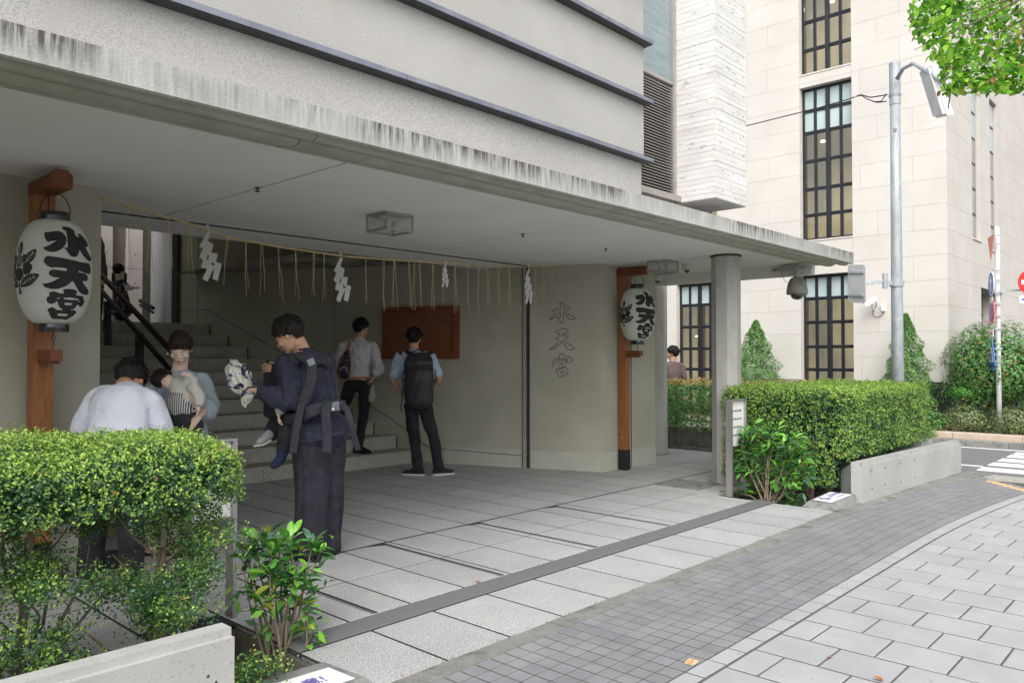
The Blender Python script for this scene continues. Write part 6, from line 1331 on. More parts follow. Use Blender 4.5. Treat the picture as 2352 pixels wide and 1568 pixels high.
for i, (px, py, lab) in enumerate([(2215, 900, 'bright green ferny plant beside the black plinth'), (2335, 990, 'bright green tuft at the right edge by the stone edging')]):
    c = onX(px, py, 15.2); bush([((c.x, c.y, c.z), (.2, .28, .14), 700)], .05, 'green_plant', lab, (c.x, c.y, .07), 90+i, fern, False, 1, .3, 'plant')
# --- street tree, branch in the top right corner; leaves as parts
tr_ = thing('street_tree', 'leafy street tree branch reaching in at the top right corner', 'tree', (7.5, -1.2, 0))
TB = Vector((7.9, -1.3, 0)); crown = J(2330, 60, 7.2)
MB().tube([TB, TB+Vector((.02, .03, 1.8)), TB+Vector((-.05, .2, 3.4)), crown+Vector((.6, -.9, .6))], [.14, .12, .09, .05], 12).build('trunk', MT['bark'], tr_, smooth=True)
tips = [J(x, y, d) for x, y, d in ((2100, 115, 7.0), (2140, 60, 7.1), (2160, 150, 7.0), (2200, 20, 7.3), (2230, 130, 7.0), (2270, 60, 7.2), (2300, 170, 7.0), (2330, 110, 7.1), (2350, 190, 7.0), (2400, 60, 7.3), (2190, 190, 6.9), (2250, 200, 6.9), (2300, 20, 7.4), (2420, 170, 7.1), (2130, 20, 7.4))]
for k, tp in enumerate(tips): branches(tr_, crown+Vector((.6, -.9, .6)), [tp], .018, MT['bark2'], seed=200+k)
TLM = [leafmat('tree_leaf_'+n_, False, c_, .45, .4, .5) for n_, c_ in (('deep', (.07, .22, .025)), ('green', (.19, .44, .04)), ('bright', (.34, .60, .07)), ('rust', (.42, .26, .06)))]
TLE = [leafmesh('leaf', 1, .68, m, .2) for m in TLM]; items = []
rg = random.Random(12)
for k in range(2600):
    tp = rg.choice(tips); p = tp+Vector((rg.gauss(0, .11), rg.gauss(0, .13), rg.gauss(0, .085)))
    q = p-EYE; d = q.dot(FW); x = 1176+FPX*q.dot(RT)/d; y = 784-FPX*q.dot(UP)/d
    lim = 2085 if y < 60 else 2085+(y-100)*.15
    if x < lim or y > 70+(x-2085)*1.1 and x < 2160 or y > 215: continue
    items.append((d, p, x, y))
items.sort(key=lambda v: (v[2] > 2370, v[0])); VB, FB, CB = [], [], []
for n, (d, p, x, y) in enumerate(items):
    v = rg.choices(range(4), (3, 5, 3.5, .35))[0]; a_ = rg.uniform(0, 2*pi); dr = Vector((cos(a_)*.8, sin(a_)*.8, rg.uniform(-1.1, .2))); s_ = rg.uniform(.045, .085)
    if n < 300: putleaf(tr_, TLE[v], p, dr, rg.uniform(-.9, .9), s_)
    else: VB.append(p); CB.append(TLM[v].node_tree and ((.07, .22, .025), (.19, .44, .04), (.34, .60, .07), (.42, .26, .06))[v])
if VB:
    P = np.array([tuple(v) for v in VB]); P = np.repeat(P, 1, 0); C = np.array(CB); V, F, C = leafcloud(P, np.tile([-.3, -.5, .4], (len(P), 1)), .072, C, .7, .8, 3); cloudobj('leaf_mass', V, F, C, leafmat('tree_leaf_mass', True, trans=.5), tr_)
# sprig at the right edge
# ================================================================ PEOPLE
Z3 = Vector((0, 0, 1))
def frame(f, up=Z3):
    f = Vector(f).normalized(); r_ = f.cross(up).normalized(); u = r_.cross(f).normalized()
    return Matrix(((r_.x, f.x, u.x), (r_.y, f.y, u.y), (r_.z, f.z, u.z)))
def head(mb, c, fr, s=1.0):
    c = Vector(c); e = lambda p, r_: mb.ell(c+fr @ (Vector(p)*s), tuple(v*s for v in r_), fr, 18, 11)
    e((0, -.012, .03), (.074, .094, .088)); e((0, .028, -.02), (.064, .068, .085)); e((0, .032, -.068), (.050, .052, .042)); e((0, .062, -.096), (.024, .022, .020))
    e((0, .100, -.030), (.0115, .016, .013)); e((0, .090, -.010), (.008, .014, .028)); e((0, .086, -.066), (.023, .013, .010)); e((0, .072, .014), (.048, .022, .013))
    for sx in (-1, 1): e((sx*.074, -.006, -.012), (.008, .018, .029)); e((sx*.040, .062, -.032), (.024, .024, .024))
def facial(par, c, fr, s, gender='m', closed=True):
    c = Vector(c); P = lambda p: c+fr @ (Vector(p)*s)
    m_ = MB()
    for sx in (-1, 1): m_.tube([P((sx*x, y, z)) for x, y, z in ((.016, .0925, -.010), (.024, .0935, -.0145), (.033, .0915, -.0145), (.042, .084, -.010))], [.0007*s, .0012*s, .0013*s, .0006*s], 6)
    m_.build('eyelashes', MT['hair'], par)
    m_ = MB()
    for sx in (-1, 1): m_.tube([P((sx*x, y, z)) for x, y, z in ((.014, .096, .009), (.028, .096, .014), (.044, .087, .010))], [.0012*s, .0016*s, .0007*s], 6)
    m_.build('eyebrows', MT['hairb'], par)
    m_ = MB(); m_.ell(P((0, .0985, -.063)), (.020*s, .0045*s, .0035*s), fr, 12, 7); m_.ell(P((0, .0985, -.071)), (.017*s, .0055*s, .0045*s), fr, 12, 7); m_.build('lips', MT['lip'], par, smooth=True)
def hairmesh(par, c, fr, s, m, style='short', seed=0):
    c = Vector(c); n, mm = 72, 44; V = []; F = []; rs = random.Random(seed)
    for i in range(mm+1):
        th = pi*i/mm
        for k in range(n):
            ph = 2*pi*k/n; d = Vector((sin(th)*cos(ph), sin(th)*sin(ph), -cos(th)))
            p = Vector((d.x*.088, d.y*.108-.014, d.z*(.103 if style != 'woman' else .098)+.030))
            hl = .055 if style != 'woman' else .044     # hairline over the forehead
            front = max(0, min(1, (p.y-.012)/.03)); side = 1-front
            low = hl*front+(-.022 if style == 'short' else -.03)*side
            if p.y < -.045: low = -.075 if style != 'woman' else -.06
            elif p.y < .01: low = low*.4+(-.035)*.6
            cover = max(0, min(1, (p.z-low)/.014))
            no = noise.noise(Vector((d.x*9, d.y*9, d.z*5+seed)))*.008+noise.noise(Vector((d.x*26, d.y*26, d.z*9+seed)))*.006
            if style == 'short' and p.y > .0 and p.z > .05: no += .010*abs(noise.noise(Vector((d.x*14+seed, d.y*14, 2))))+.004
            q = p*(1+no/.1) if cover > 0 else p
            q = Vector((0, -.01, .02)).lerp(q, .72+.28*cover)
            V.append(c+fr @ (q*s))
    for i in range(mm):
        for k in range(n): F.append((i*n+k, i*n+(k+1) % n, (i+1)*n+(k+1) % n, (i+1)*n+k))
    mb = MB(); mb.add(V, F); o = mb.build('hair', m, par, smooth=True)
    # short locks over the scalp
    sk_ = MB(); r2 = random.Random(seed+7)
    for k in range(260 if style != 'woman' else 0):
        th = r2.uniform(0, 1.75); ph = r2.uniform(0, 2*pi); d = Vector((sin(th)*cos(ph), sin(th)*sin(ph), cos(th))); p0 = Vector((d.x*.087, d.y*.107-.014, d.z*.102+.032))
        if p0.y > .03 and p0.z < .07 or p0.z < -.035: continue
        tg = (Vector((d.x, d.y*1.0, 0))*1.0-d*Vector((d.x, d.y, 0)).dot(d)); tg = (tg+Vector((r2.uniform(-.3, .3), r2.uniform(-.2, .3), -.05))); tg.normalize(); l_ = r2.uniform(.025, .05)
        q0 = p0*.97; q1 = p0*1.035+tg*l_*.5; q2 = p0*(1.03 if style == 'short' else .99)+tg*l_-d*.004
        sk_.tube([c+fr @ (v*s) for v in (q0, q1, q2)], [.006*s, .0055*s, .0006*s], 4)
    if sk_.v: sk_.build('hair_locks', m, o, smooth=True)
    # locks along the hairline
    lk = MB(); rg_ = random.Random(seed+1)
    if style in ('short', 'woman'):
        for k in range(46):
            t = -1+2*k/45; a_ = t*1.25; top_ = Vector((sin(a_)*.078, cos(a_)*.088-.01, .075-.02*abs(t))); zl_ = (.036 if style == 'woman' else .045)-.045*abs(t)**2
            end = Vector((sin(a_)*.086, cos(a_)*.103-.008, zl_+rg_.uniform(-.012, .01))); mid_ = (top_+end)/2*1.06+Vector((rg_.uniform(-.006, .006), .004, .004))
            lk.tube([c+fr @ (top_*s), c+fr @ (mid_*s), c+fr @ (end*s)], [.006*s, .006*s, .001*s], 5)
        lk.build('fringe', m, o, smooth=True)
    return o
def hand(mb, w, d, nrm, s=1.0, curl=.5, thumb=1, spread=.0):
    """w wrist, d direction of the hand, nrm palm normal (fingers curl that way), thumb side +1 / -1 along d x nrm"""
    w = Vector(w); d = Vector(d).normalized(); nrm = (Vector(nrm)-d*Vector(nrm).dot(d)).normalized(); a_ = d.cross(nrm)*thumb
    mb.loft([w-d*.02*s, w+d*.025*s, w+d*.06*s, w+d*.088*s], [(.025*s, .019*s), (.031*s, .016*s), (.039*s, .015*s), (.037*s, .012*s)], a_, 12, 3)
    for k, (off, ln) in enumerate(((.029, .070), (.010, .078), (-.010, .072), (-.028, .056))):
        p = w+d*(.080-.004*abs(k-1))*s+a_*off*s; dr = (d+a_*spread*(1.5-k)*.3).normalized(); pts = [p-dr*.015*s, p]; c_ = curl*(1+.12*k)
        for j, fr_ in enumerate((.42, .32, .26)):
            an = c_*(.55+.45*j); dr = (dr*cos(an)+nrm*sin(an)).normalized(); nn = (nrm-dr*nrm.dot(dr)); p = p+dr*ln*fr_*s; pts.append(p)
        mb.tube(pts, [.0095*s, .0092*s, .0085*s, .0078*s, .006*s], 8)
    p = w+d*.028*s+a_*.022*s; dr = (d*.55+a_*.75+nrm*.35).normalized(); pts = [p-dr*.01*s, p+dr*.03*s]; dr = (d*.8+a_*.35+nrm*.45).normalized(); pts += [pts[-1]+dr*.028*s, pts[-1]+dr*.028*s+(d*.85+nrm*.4).normalized()*.022*s]
    mb.tube(pts, [.013*s, .0115*s, .0098*s, .007*s], 8)
def shoe(par, ankle, fdir, s, m, sole, name='shoe', heel=0, ground=0.0):
    a_ = Vector(ankle); f = Vector((fdir[0], fdir[1], 0)).normalized(); g = Vector((a_.x, a_.y, ground)); side = Vector((f.y, -f.x, 0)); mb = MB()
    mb.loft([g-f*.065*s+Z3*.045*s, g-f*.02*s+Z3*.05*s, g+f*.05*s+Z3*.048*s, g+f*.12*s+Z3*.037*s, g+f*.185*s+Z3*.03*s], [(.032*s, .038*s), (.037*s, .046*s), (.041*s, .042*s), (.046*s, .031*s), (.036*s, .022*s)], side, 14, 3)
    mb.ell(g-f*.03*s+Z3*.085*s, (.04*s, .045*s, .035*s))
    o = remesh(mb, .006, 3, name, m, par)
    so_ = MB(); P = [(-.085, -.028), (-.08, .028), (0, .036), (.09, .047), (.16, .045), (.205, .02), (.205, -.02), (.16, -.045), (.09, -.047), (0, -.036)]
    V = [g+f*x*s+side*y*s+Z3*.0005 for x, y in P]+[g+f*x*1.02*s+side*y*1.04*s+Z3*.022*s for x, y in P]; n = len(P)
    so_.add(V, [tuple(range(n)), tuple(range(n, 2*n))[::-1]]+[(i, n+i, n+(i+1) % n, (i+1) % n) for i in range(n)]); so_.build('sole', sole, o); return o
def person(name_label, cat, p, c, sc=1.0, vox=.0065):
    """p: pose points in world space. c: clothes."""
    H = p['head']; fr = frame(p['face'], p.get('headup', Z3)); base = p['base']; t = thing('person', name_label, cat, base)
    side = p['side'].normalized(); mb = MB(); s = sc
    hk = c.get('hk', 1.03); head(mb, H, fr, s*hk)
    nb_ = p['neck']; hb = H+fr @ Vector((0, -.025*s, -.07*s)); mb.loft([nb_-Z3*.03*s, nb_.lerp(hb, .5), hb], [(.068*s, .062*s), (.054*s, .056*s), (.055*s, .058*s)], side, 14, 3)
    ch_, wa, pe = p['chest'], p['waist'], p['pelvis']
    mb.loft([nb_-Z3*.02*s, ch_.lerp(nb_, .65), ch_, wa, pe, pe-(wa-pe)*.5], [(.06*s, .05*s), (.125*s, .065*s), (.140*s, .095*s), (.115*s, .085*s), (.135*s, .095*s), (.10*s, .08*s)], side, 16, 3)
    for q in 'LR':
        sh, el, wr = p['sh'+q], p['el'+q], p['wr'+q]
        mb.loft([ch_.lerp(nb_, .5).lerp(sh, .4), sh, sh.lerp(el, .45), el, el.lerp(wr, .35), wr], [.045*s, .046*s, .042*s, .035*s, .034*s, (.027*s, .021*s)], side+Vector((.01, .02, .0)), 12, 3)
        hd = p.get('hand'+q)
        if hd: hand(mb, wr, hd[0], hd[1], s, hd[2], hd[3])
        if 'hip'+q in p: mb.loft([p['hip'+q], p['hip'+q].lerp(p['kn'+q], .5), p['kn'+q], p['kn'+q].lerp(p['an'+q], .35), p['an'+q]], [v*s*(.66 if 'legs' in c else 1) for v in (.075, .066, .05, .048, .034)], side, 12, 3)
    remesh(mb, vox, 2, 'body', c['skin'], t, fac=.5)
    hairmesh(t, H, fr, s*hk, c.get('hair', MT['hair']), c.get('hs', 'short'), c.get('seed', 1))
    if c.get('face'): facial(t, H, fr, s*hk)
    # top
    if 'top' in c:
        mb = MB(); w_ = c.get('w', 1.0); hem = p.get('hem', pe-(wa-pe)*.35); hw = c.get('hemw', (.165, .125))
        mb.loft([nb_-Z3*.005*s, ch_.lerp(nb_, .62), ch_, wa, pe, hem], [(.072*s, .062*s), (.150*s, .088*s), (.168*w_*s, .122*w_*s), (.150*w_*s, .115*w_*s), ((max(.160*w_, hw[0]*.9)*s, max(.122*w_, hw[1]*.9)*s) if hw[0] > .14 else (.135*s, .10*s)), (hw[0]*s, hw[1]*s)], side, 24, 4)
        sl = c.get('sleeve', 1.0); sr = c.get('sr', (.066, .060, .052, .045))
        for q in 'LR':
            sh, el, wr = p['sh'+q], p['el'+q], p['wr'+q]
            ins = ch_.lerp(nb_, .55).lerp(sh, .35)
            pts = [ins, sh, sh.lerp(el, .5)]; rr = [.072*s, sr[0]*s, sr[1]*s]
            if sl > .5:
                pts += [el]; rr += [sr[2]*s*1.05]
                f = (sl-.5)*2; e_ = el.lerp(wr, f); pts += [el.lerp(e_, .5), e_]; rr += [sr[2]*s, sr[3]*s]
            else: pts += [sh.lerp(el, .5+sl)]; rr += [sr[2]*s]
            mb.loft(pts, rr, side+Vector((.01, .02, 0)), 16, 4)
        remesh(mb, c.get('tv', .008), 4, c.get('topname', 'shirt'), c['top'], t, folds(c.get('fold', .006)*s, c.get('ff', 26), c.get('seed', 1)))
        if c.get('collar'):
            cb = MB(); ring = []
            for k in range(13): a_ = 2*pi*k/12; ring.append(nb_+Z3*.012*s+side*.064*s*cos(a_)+side.cross(Z3)*(-.058)*s*sin(a_))
            cb.tube(ring[:-1], .013*s, 8, closed=True); cb.build('collar', c['collar'], t, smooth=True)
    if 'legs' in c:
        mb = MB(); r0, r1, r2 = c.get('lr', (.092, .068, .060))
        mb.loft([wa.lerp(pe, .55), pe, pe-Z3*.06*s], [(.145*s, .112*s), (.163*s, .126*s), (.150*s, .115*s)], side, 20, 3)
        for q in 'LR': 
            h_, k_, a_ = p['hip'+q], p['kn'+q], p['an'+q]; e_ = a_+(a_-k_).normalized()*-.0*s; mb.loft([h_+Z3*.05*s, h_.lerp(k_, .4), k_, k_.lerp(a_, .5), e_-Z3*.015*s], [r0*s, (r0*.6+r1*.4)*s, r1*s, (r1+r2)*.5*s, r2*s], side, 16, 4)
        remesh(mb, .009, 3, 'trousers', c['legs'], t, folds(c.get('lf', .005)*s, 20, c.get('seed', 1)+5, .3))
    if 'shoes' in c:
        for q in 'LR': shoe(t, p['an'+q], p['foot'+q], s, c['shoes'], c.get('sole', MT['shoew']), ground=p.get('g'+q, p['base'].z))
    return t
def stand(pos, f, h, lean=0.0, gz=0.0):
    """upright pose in world space; f facing"""
    f = Vector(f).normalized(); side = Vector((f.y, -f.x, 0)); b = Vector((pos[0], pos[1], gz)); k = h/1.75
    W = lambda r_, fo, z: b+side*r_*k+f*fo*k+Z3*z*k
    p = dict(base=b, side=side, face=f, head=W(0, .03+lean, 1.635), neck=W(0, lean*.9-.01, 1.475), chest=W(0, lean*.6, 1.28), waist=W(0, lean*.2, 1.07), pelvis=W(0, 0, .945))
    for q, sg_ in (('R', 1), ('L', -1)):
        p['sh'+q] = W(sg_*.185, lean*.8-.015, 1.41); p['el'+q] = W(sg_*.235, lean*.5-.05, 1.13); p['wr'+q] = W(sg_*.235, lean*.4+.04, .89)
        p['hip'+q] = W(sg_*.085, 0, .92); p['kn'+q] = W(sg_*.10, .02, .5); p['an'+q] = W(sg_*.11, -.03, .09); p['foot'+q] = (f+side*sg_*.25); p['hand'+q] = (Vector((0, 0, -1))+f*.15, -side*sg_+f*.2, .5, -sg_)
    return p, W, k
view = lambda v: (Vector(v)-EYE).dot(FW)

# ---- man with black backpack
p, W, k = stand((6.33, 7.22), FW+RT*.05, 1.80)
d = 9.55
p['head'] = J(951, 776, d+.02); p['neck'] = J(952, 806, d); p['chest'] = J(953, 850, d); p['waist'] = J(956, 905, d); p['pelvis'] = J(959, 928, d); p['side'] = RT
p['shL'] = J(920, 818, d); p['shR'] = J(986, 818, d); p['elL'] = J(902, 872, d-.02); p['elR'] = J(1008, 868, d-.02); p['wrL'] = J(925, 905, d+.16); p['wrR'] = J(990, 890, d+.2)
p['handL'] = (RT*.7+FW*.5, Z3*-.2+FW, .6, 1); p['handR'] = (RT*-.7+FW*.5, FW, .6, -1); p['hipL'] = J(943, 938, d); p['hipR'] = J(976, 938, d); p['knL'] = J(952, 1005, d+.05); p['knR'] = J(996, 1005, d); p['anL'] = J(960, 1076, d); p['anR'] = J(1008, 1073, d+.03)
p['footL'] = RT*-1+FW*.25; p['footR'] = RT*.8+FW*.45; p['footL'].z = 0
b5 = person('man standing on the floor with a big black backpack and light blue shirt', 'person', p, dict(skin=MT['skin'], top=MT['bshirt'], hemw=(.12, .09), sleeve=.32, sr=(.072, .075, .078, .05), legs=MT['blackc'], lr=(.088, .068, .066), lf=.010, shoes=MT['blackc'], sole=MT['shoew'], collar=MT['bshirt'], seed=4), 1.0, .008)
bp = thing('backpack', 'large black backpack worn by the man in the light blue shirt', 'backpack', J(962, 870, d-.15))
mb = MB(); cpts = [J(962, 930, d-.20), J(962, 915, d-.22), J(962, 870, d-.23), J(962, 832, d-.21), J(962, 816, d-.18)]
mb.loft(cpts, [(.155, .075), (.178, .095), (.180, .10), (.172, .085), (.14, .055)], RT, 28, 5); remesh(mb, .008, 3, 'bag_body', MT['bpk'], bp, folds(.007, 16, 3))
mb = MB(); mb.loft([J(962, 848, d-.30), J(962, 832, d-.31), J(962, 815, d-.25)], [(.165, .02), (.17, .03), (.14, .03)], RT, 24, 4); remesh(mb, .008, 2, 'flap', MT['bpk'], bp, folds(.004, 20, 5))
MB().tube([J(950, 816, d-.2), J(951, 806, d-.2), J(962, 802, d-.2), J(974, 806, d-.2), J(975, 816, d-.2)], .008, 8).build('grab_handle', MT['bpk'], bp)
for x0_, x1_ in ((925, 944), (1002, 982)):
    MB().tube([J(x0_+(8 if x0_ < 950 else -8), 822, d+.1), J(x0_+6 if x0_ < 950 else x0_-6, 808, d), J(x1_, 812, d-.12), J(x1_, 822, d-.18)], [.02, .024, .026, .022], 8).build('shoulder_strap', MT['bpk'], bp)
for x_ in (926, 998): MB().tube([J(x_+2, 850, d-.15), J(x_-4 if x_ < 950 else x_+4, 865, d-.1), J(x_, 885, d-.12)], .006, 6).build('side_strap', MT['bpk'], bp)
MB().tube([J(926, 870, d-.15), J(924, 910, d-.12), J(921, 935, d-.1), J(923, 945, d-.1)], .007, 6).build('hanging_strap', MT['bpk'], bp)
MB().bar(J(985, 838, d-.35), J(989, 845, d-.35), .03, .004, FW).build('buckle', MT['strap'], bp)

# ---- man in white shirt on the stairs
d = 10.35; p, W, k = stand((6.2, 8.6), FW+RT*.3, 1.78, gz=.1785)
p['head'] = J(830, 753, d); p['neck'] = J(826, 779, d); p['chest'] = J(824, 817, d); p['waist'] = J(825, 858, d); p['pelvis'] = J(826, 880, d); p['side'] = (RT-FW*.2).normalized(); p['face'] = FW+RT*.75
p['shL'] = J(790, 793, d); p['shR'] = J(856, 795, d); p['elL'] = J(778, 835, d+.05); p['elR'] = J(870, 845, d-.05); p['wrL'] = J(812, 848, d+.26); p['wrR'] = J(856, 868, d-.05)
del p['handL']; p['handR'] = (Z3*-1-RT*.5, -RT, 1.0, -1); p['hipL'] = J(805, 892, d); p['hipR'] = J(840, 892, d)
p['knL'] = J(782, 945, d+.25); p['anL'] = J(775, 1000, d+.55); p['knR'] = J(834, 960, d); p['anR'] = J(823, 1026, d); p['footL'] = FW; p['footR'] = FW*-.2+RT*.4; p['gL'] = .357+.1785*0; p['gR'] = .1785
p['gL'] = .357
b4 = person('man in white shirt stepping up the stairs with a bag on his back', 'person', p, dict(skin=MT['skin'], top=MT['wshirt2'], hemw=(.11, .08), sleeve=.78, sr=(.066, .068, .07, .062), fold=.008, legs=MT['blackc'], lr=(.092, .066, .055), shoes=MT['shoeb'], sole=MT['shoeb'], collar=MT['wshirt2'], seed=8), 1.0, .008)
MB().obox(J(822, 867, d-.01), RT*.148, FW*.112, Z3*.014).build('belt', MT['tanb'], b4)
cb = thing('sling_bag', 'small navy sling bag with orange piping on the stair climber', 'sling bag', J(790, 840, d-.2))
mb = MB(); mb.loft([J(790, 866, d-.2), J(790, 855, d-.21), J(791, 835, d-.21), J(796, 815, d-.19), J(799, 806, d-.17)], [(.065, .04), (.085, .05), (.08, .05), (.05, .035), (.025, .02)], RT, 20, 4); remesh(mb, .007, 2, 'bag_body', mat('navy_nylon', (.012, .016, .035), rough=.6), cb)
for pts in ([(801, 866), (806, 840), (805, 822), (800, 808)], [(779, 866), (780, 835), (790, 815)], [(781, 833), (792, 828), (802, 826)]): MB().tube([J(x, y, d-.245) for x, y in pts], .006, 6).build('piping', MT['tanb'], cb)
MB().tube([J(781, 850, d-.26), J(786, 843, d-.265), J(795, 844, d-.265), J(799, 856, d-.26)], .004, 6).build('zip', MT['plate'], cb)
MB().bar(J(798, 806, d-.15), J(804, 784, d-.11), .04, .006, FW).build('strap', MT['tanb'], cb)
pb_ = thing('plastic_bag', 'thin white plastic bag hanging from the stair climber\'s hand', 'plastic bag', J(853, 890, d-.05))
mb = MB(); mb.loft([J(855, 884, d-.06), J(855, 895, d-.06), J(854, 912, d-.06), J(853, 921, d-.06)], [(.015, .012), (.035, .02), (.05, .032), (.045, .025)], RT, 16, 4); remesh(mb, .006, 1, 'bag', mat('thin_plastic', (.5, .47, .44), rough=.3, trans=.4), pb_, folds(.005, 40, 2))

# ---- man in navy with baby carrier
d = 5.61; NF = Vector((-.21, .96, 0)).normalized(); p, W, k = stand((3.17, 4.80), NF, 1.76)
p['face'] = (RT*-.85+FW*.12+Z3*-.52); p['headup'] = (Z3+RT*-.5); p['head'] = J(664, 768, d-.02); p['neck'] = J(697, 806, d+.02); p['chest'] = J(716, 872, d+.02); p['waist'] = J(728, 935, d); p['pelvis'] = J(732, 975, d); p['side'] = (RT*.55+FW*.83).normalized()
p['hem'] = J(737, 1003, d)
sd = p['side']*.178; p['shL'] = J(702, 838, d)-sd*.9; p['shR'] = J(708, 832, d+.02)+sd*.95; p['elL'] = J(668, 922, d-.20); p['wrL'] = J(588, 896, d-.20)
p['elR'] = J(716, 915, d+.26); p['wrR'] = J(642, 856, d+.26); p['handL'] = (RT*-1+Z3*.05+FW*.1, Z3+RT*.2, .42, 1); p['handR'] = (RT*-.9+Z3*.35, RT*-.2+FW*-.9, .75, 1)
p['hipL'] = J(732, 985, d)-p['side']*.09; p['hipR'] = J(732, 985, d)+p['side']*.09; p['knL'] = J(718, 1120, d-.06); p['anL'] = J(710, 1258, d-.06); p['knR'] = J(752, 1120, d+.10); p['anR'] = J(748, 1252, d+.12); p['footL'] = RT*-.8+FW*.35; p['footR'] = RT*-.35+FW*.8
p['footL'].z = 0; p['footR'].z = 0
b1 = person('man in navy jacket wearing a baby carrier in the middle of the entrance', 'person', p, dict(skin=MT['skin'], face=1, top=MT['navy'], topname='jacket', w=1.10, sleeve=.93, sr=(.082, .08, .074, .052), hemw=(.235, .185), fold=.013, ff=17, legs=MT['navyt'], lr=(.128, .125, .108), lf=.011, shoes=MT['shoeb'], sole=MT['shoeb'], collar=MT['navy'], seed=12), 1.02, .0055)
ca = thing('baby_carrier', 'grey webbing baby carrier strapped round the man in navy', 'baby carrier', J(720, 900, d))
fold3 = None
bk = -NF
def ribbon(pts, wd, th, m, name, par, wdir=None):
    pts = [Vector(p_) for p_ in pts]; 
    P2 = []
    for i in range(len(pts)-1):
        p0, p1, p2, p3 = pts[max(i-1, 0)], pts[i], pts[i+1], pts[min(i+2, len(pts)-1)]
        for q in range(5): t = q/5; P2.append(0.5*((2*p1)+(p2-p0)*t+(2*p0-5*p1+4*p2-p3)*t*t+(3*p1-p0-3*p2+p3)*t**3))
    P2.append(pts[-1]); mb = MB(); V = []; F = []; n = 8
    for i, q in enumerate(P2):
        tg = (P2[min(i+1, len(P2)-1)]-P2[max(i-1, 0)]).normalized(); a_ = Vector(wdir); a_ = (a_-tg*a_.dot(tg)).normalized(); b_ = tg.cross(a_)
        for kk in range(n): an = 2*pi*(kk+.5)/n; c_, s_ = cos(an), sin(an); V.append(q+a_*wd/2*(abs(c_)**.4*(1 if c_ > 0 else -1))+b_*th/2*(abs(s_)**.6*(1 if s_ > 0 else -1)))
    for i in range(len(P2)-1):
        for kk in range(n): F.append((i*n+kk, i*n+(kk+1) % n, (i+1)*n+(kk+1) % n, (i+1)*n+kk))
    F += [tuple(range(n))[::-1], tuple(range((len(P2)-1)*n, len(P2)*n))]; mb.add(V, F); return mb.build(name, m, par, smooth=True)
ribbon([J(672, 832, d-.20), J(690, 818, d-.22), J(712, 828, d-.26), J(716, 862, d-.29), J(708, 895, d-.30), J(695, 925, d-.29)], .075, .028, MT['strap'], 'shoulder_strap', ca, RT+Z3*.2)
ribbon([J(705, 812, d+.12), J(735, 812, d+.10), J(756, 838, d+.08), J(768, 885, d+.08), J(772, 925, d+.06)], .06, .025, MT['strap'], 'shoulder_strap', ca, RT)
ribbon([J(712, 832, d-.22), J(735, 828, d-.12), J(755, 836, d+.0)], .045, .012, MT['strap'], 'cross_strap', ca, Z3)
MB().bar(J(712, 824, d-.29), J(718, 838, d-.29), .045, .012, FW).build('adjuster', MT['buckle'], ca)
ribbon([J(700, 955, d-.24), J(712, 945, d-.29), J(745, 934, d-.20), J(775, 930, d+.02), J(790, 932, d+.15)], .085, .03, MT['strap'], 'waist_belt', ca, Z3)
ribbon([J(655, 960, d-.05), J(675, 962, d-.16), J(700, 955, d-.24)], .08, .03, MT['strap'], 'waist_belt', ca, Z3)
MB().bar(J(760, 924, d-.20), J(760, 944, d-.20), .055, .022, FW).build('buckle', MT['buckle'], ca)
MB().bar(J(774, 922, d-.14), J(774, 942, d-.14), .035, .022, FW).build('buckle', MT['buckle'], ca)
MB().bar(J(762, 939, d-.225), J(768, 939, d-.225), .014, .004, FW).build('white_label', MT['white'], ca)
ribbon([J(752, 925, d-.22), J(748, 950, d-.27), J(751, 1000, d-.26), J(750, 1042, d-.26)], .068, .008, MT['strap'], 'hanging_strap', ca, RT)
ribbon([J(775, 925, d-.14), J(796, 940, d-.14), J(806, 975, d-.16), J(818, 1018, d-.12), J(822, 1034, d-.1)], .045, .006, MT['strap'], 'hanging_strap', ca, RT)
ribbon([J(700, 900, d-.30), J(688, 950, d-.30), J(678, 1000, d-.30), J(672, 1042, d-.30)], .055, .008, MT['strap'], 'hanging_strap', ca, RT)
MB().obox(J(632, 905, d+.05), RT*.075, FW*.03, Z3*.16).build('front_panel', MT['blackc'], ca)
ribbon([J(632, 835, d+.20), J(628, 870, d+.12), J(622, 905, d+.06), J(620, 960, d+.04)], .05, .012, MT['blackc'], 'panel_strap', ca, RT)
# toddler carried in front
cf = thing('person', 'small child in black trousers carried in front of the man in navy', 'person', J(655, 980, d+.05)); s_ = .55
mb = MB(); hd = J(668, 858, d+.16); head(mb, hd, frame(FW*-.2+RT*.7), .72); mb.loft([hd-Z3*.05, J(662, 900, d+.12), J(662, 960, d+.10)], [.04, .07, .07], RT, 14, 3)
mb.loft([J(655, 905, d+.0), J(646, 930, d-.04), J(640, 952, d-.08)], [.04, .035, .018], RT, 12, 3); hand(mb, J(640, 955, d-.08), Z3*-1+RT*.1, RT+FW*.3, .55, .8, 1)
for (a_, b_, c_) in (((664, 960, 0), (655, 1010, -.03), (641, 1048, -.05)), ((640, 965, .10), (625, 985, .12), (612, 1002, .10))): mb.loft([J(a_[0], a_[1], d+a_[2]), J(b_[0], b_[1], d+b_[2]), J(c_[0], c_[1], d+c_[2])], [.045, .038, .026], RT, 12, 3)
remesh(mb, .006, 2, 'body', MT['skinf'], cf); hairmesh(cf, hd, frame(FW*-.2+RT*.7), .74, MT['hair'], 'short', 9)
mb = MB(); mb.loft([J(664, 880, d+.14), J(662, 915, d+.10), J(664, 950, d+.08)], [.075, .085, .085], RT, 14, 3); mb.loft([J(660, 900, d+.02), J(650, 925, d-.04), J(642, 945, d-.08)], [.05, .045, .036], RT, 12, 3); remesh(mb, .007, 2, 'shirt', MT['cream'], cf)
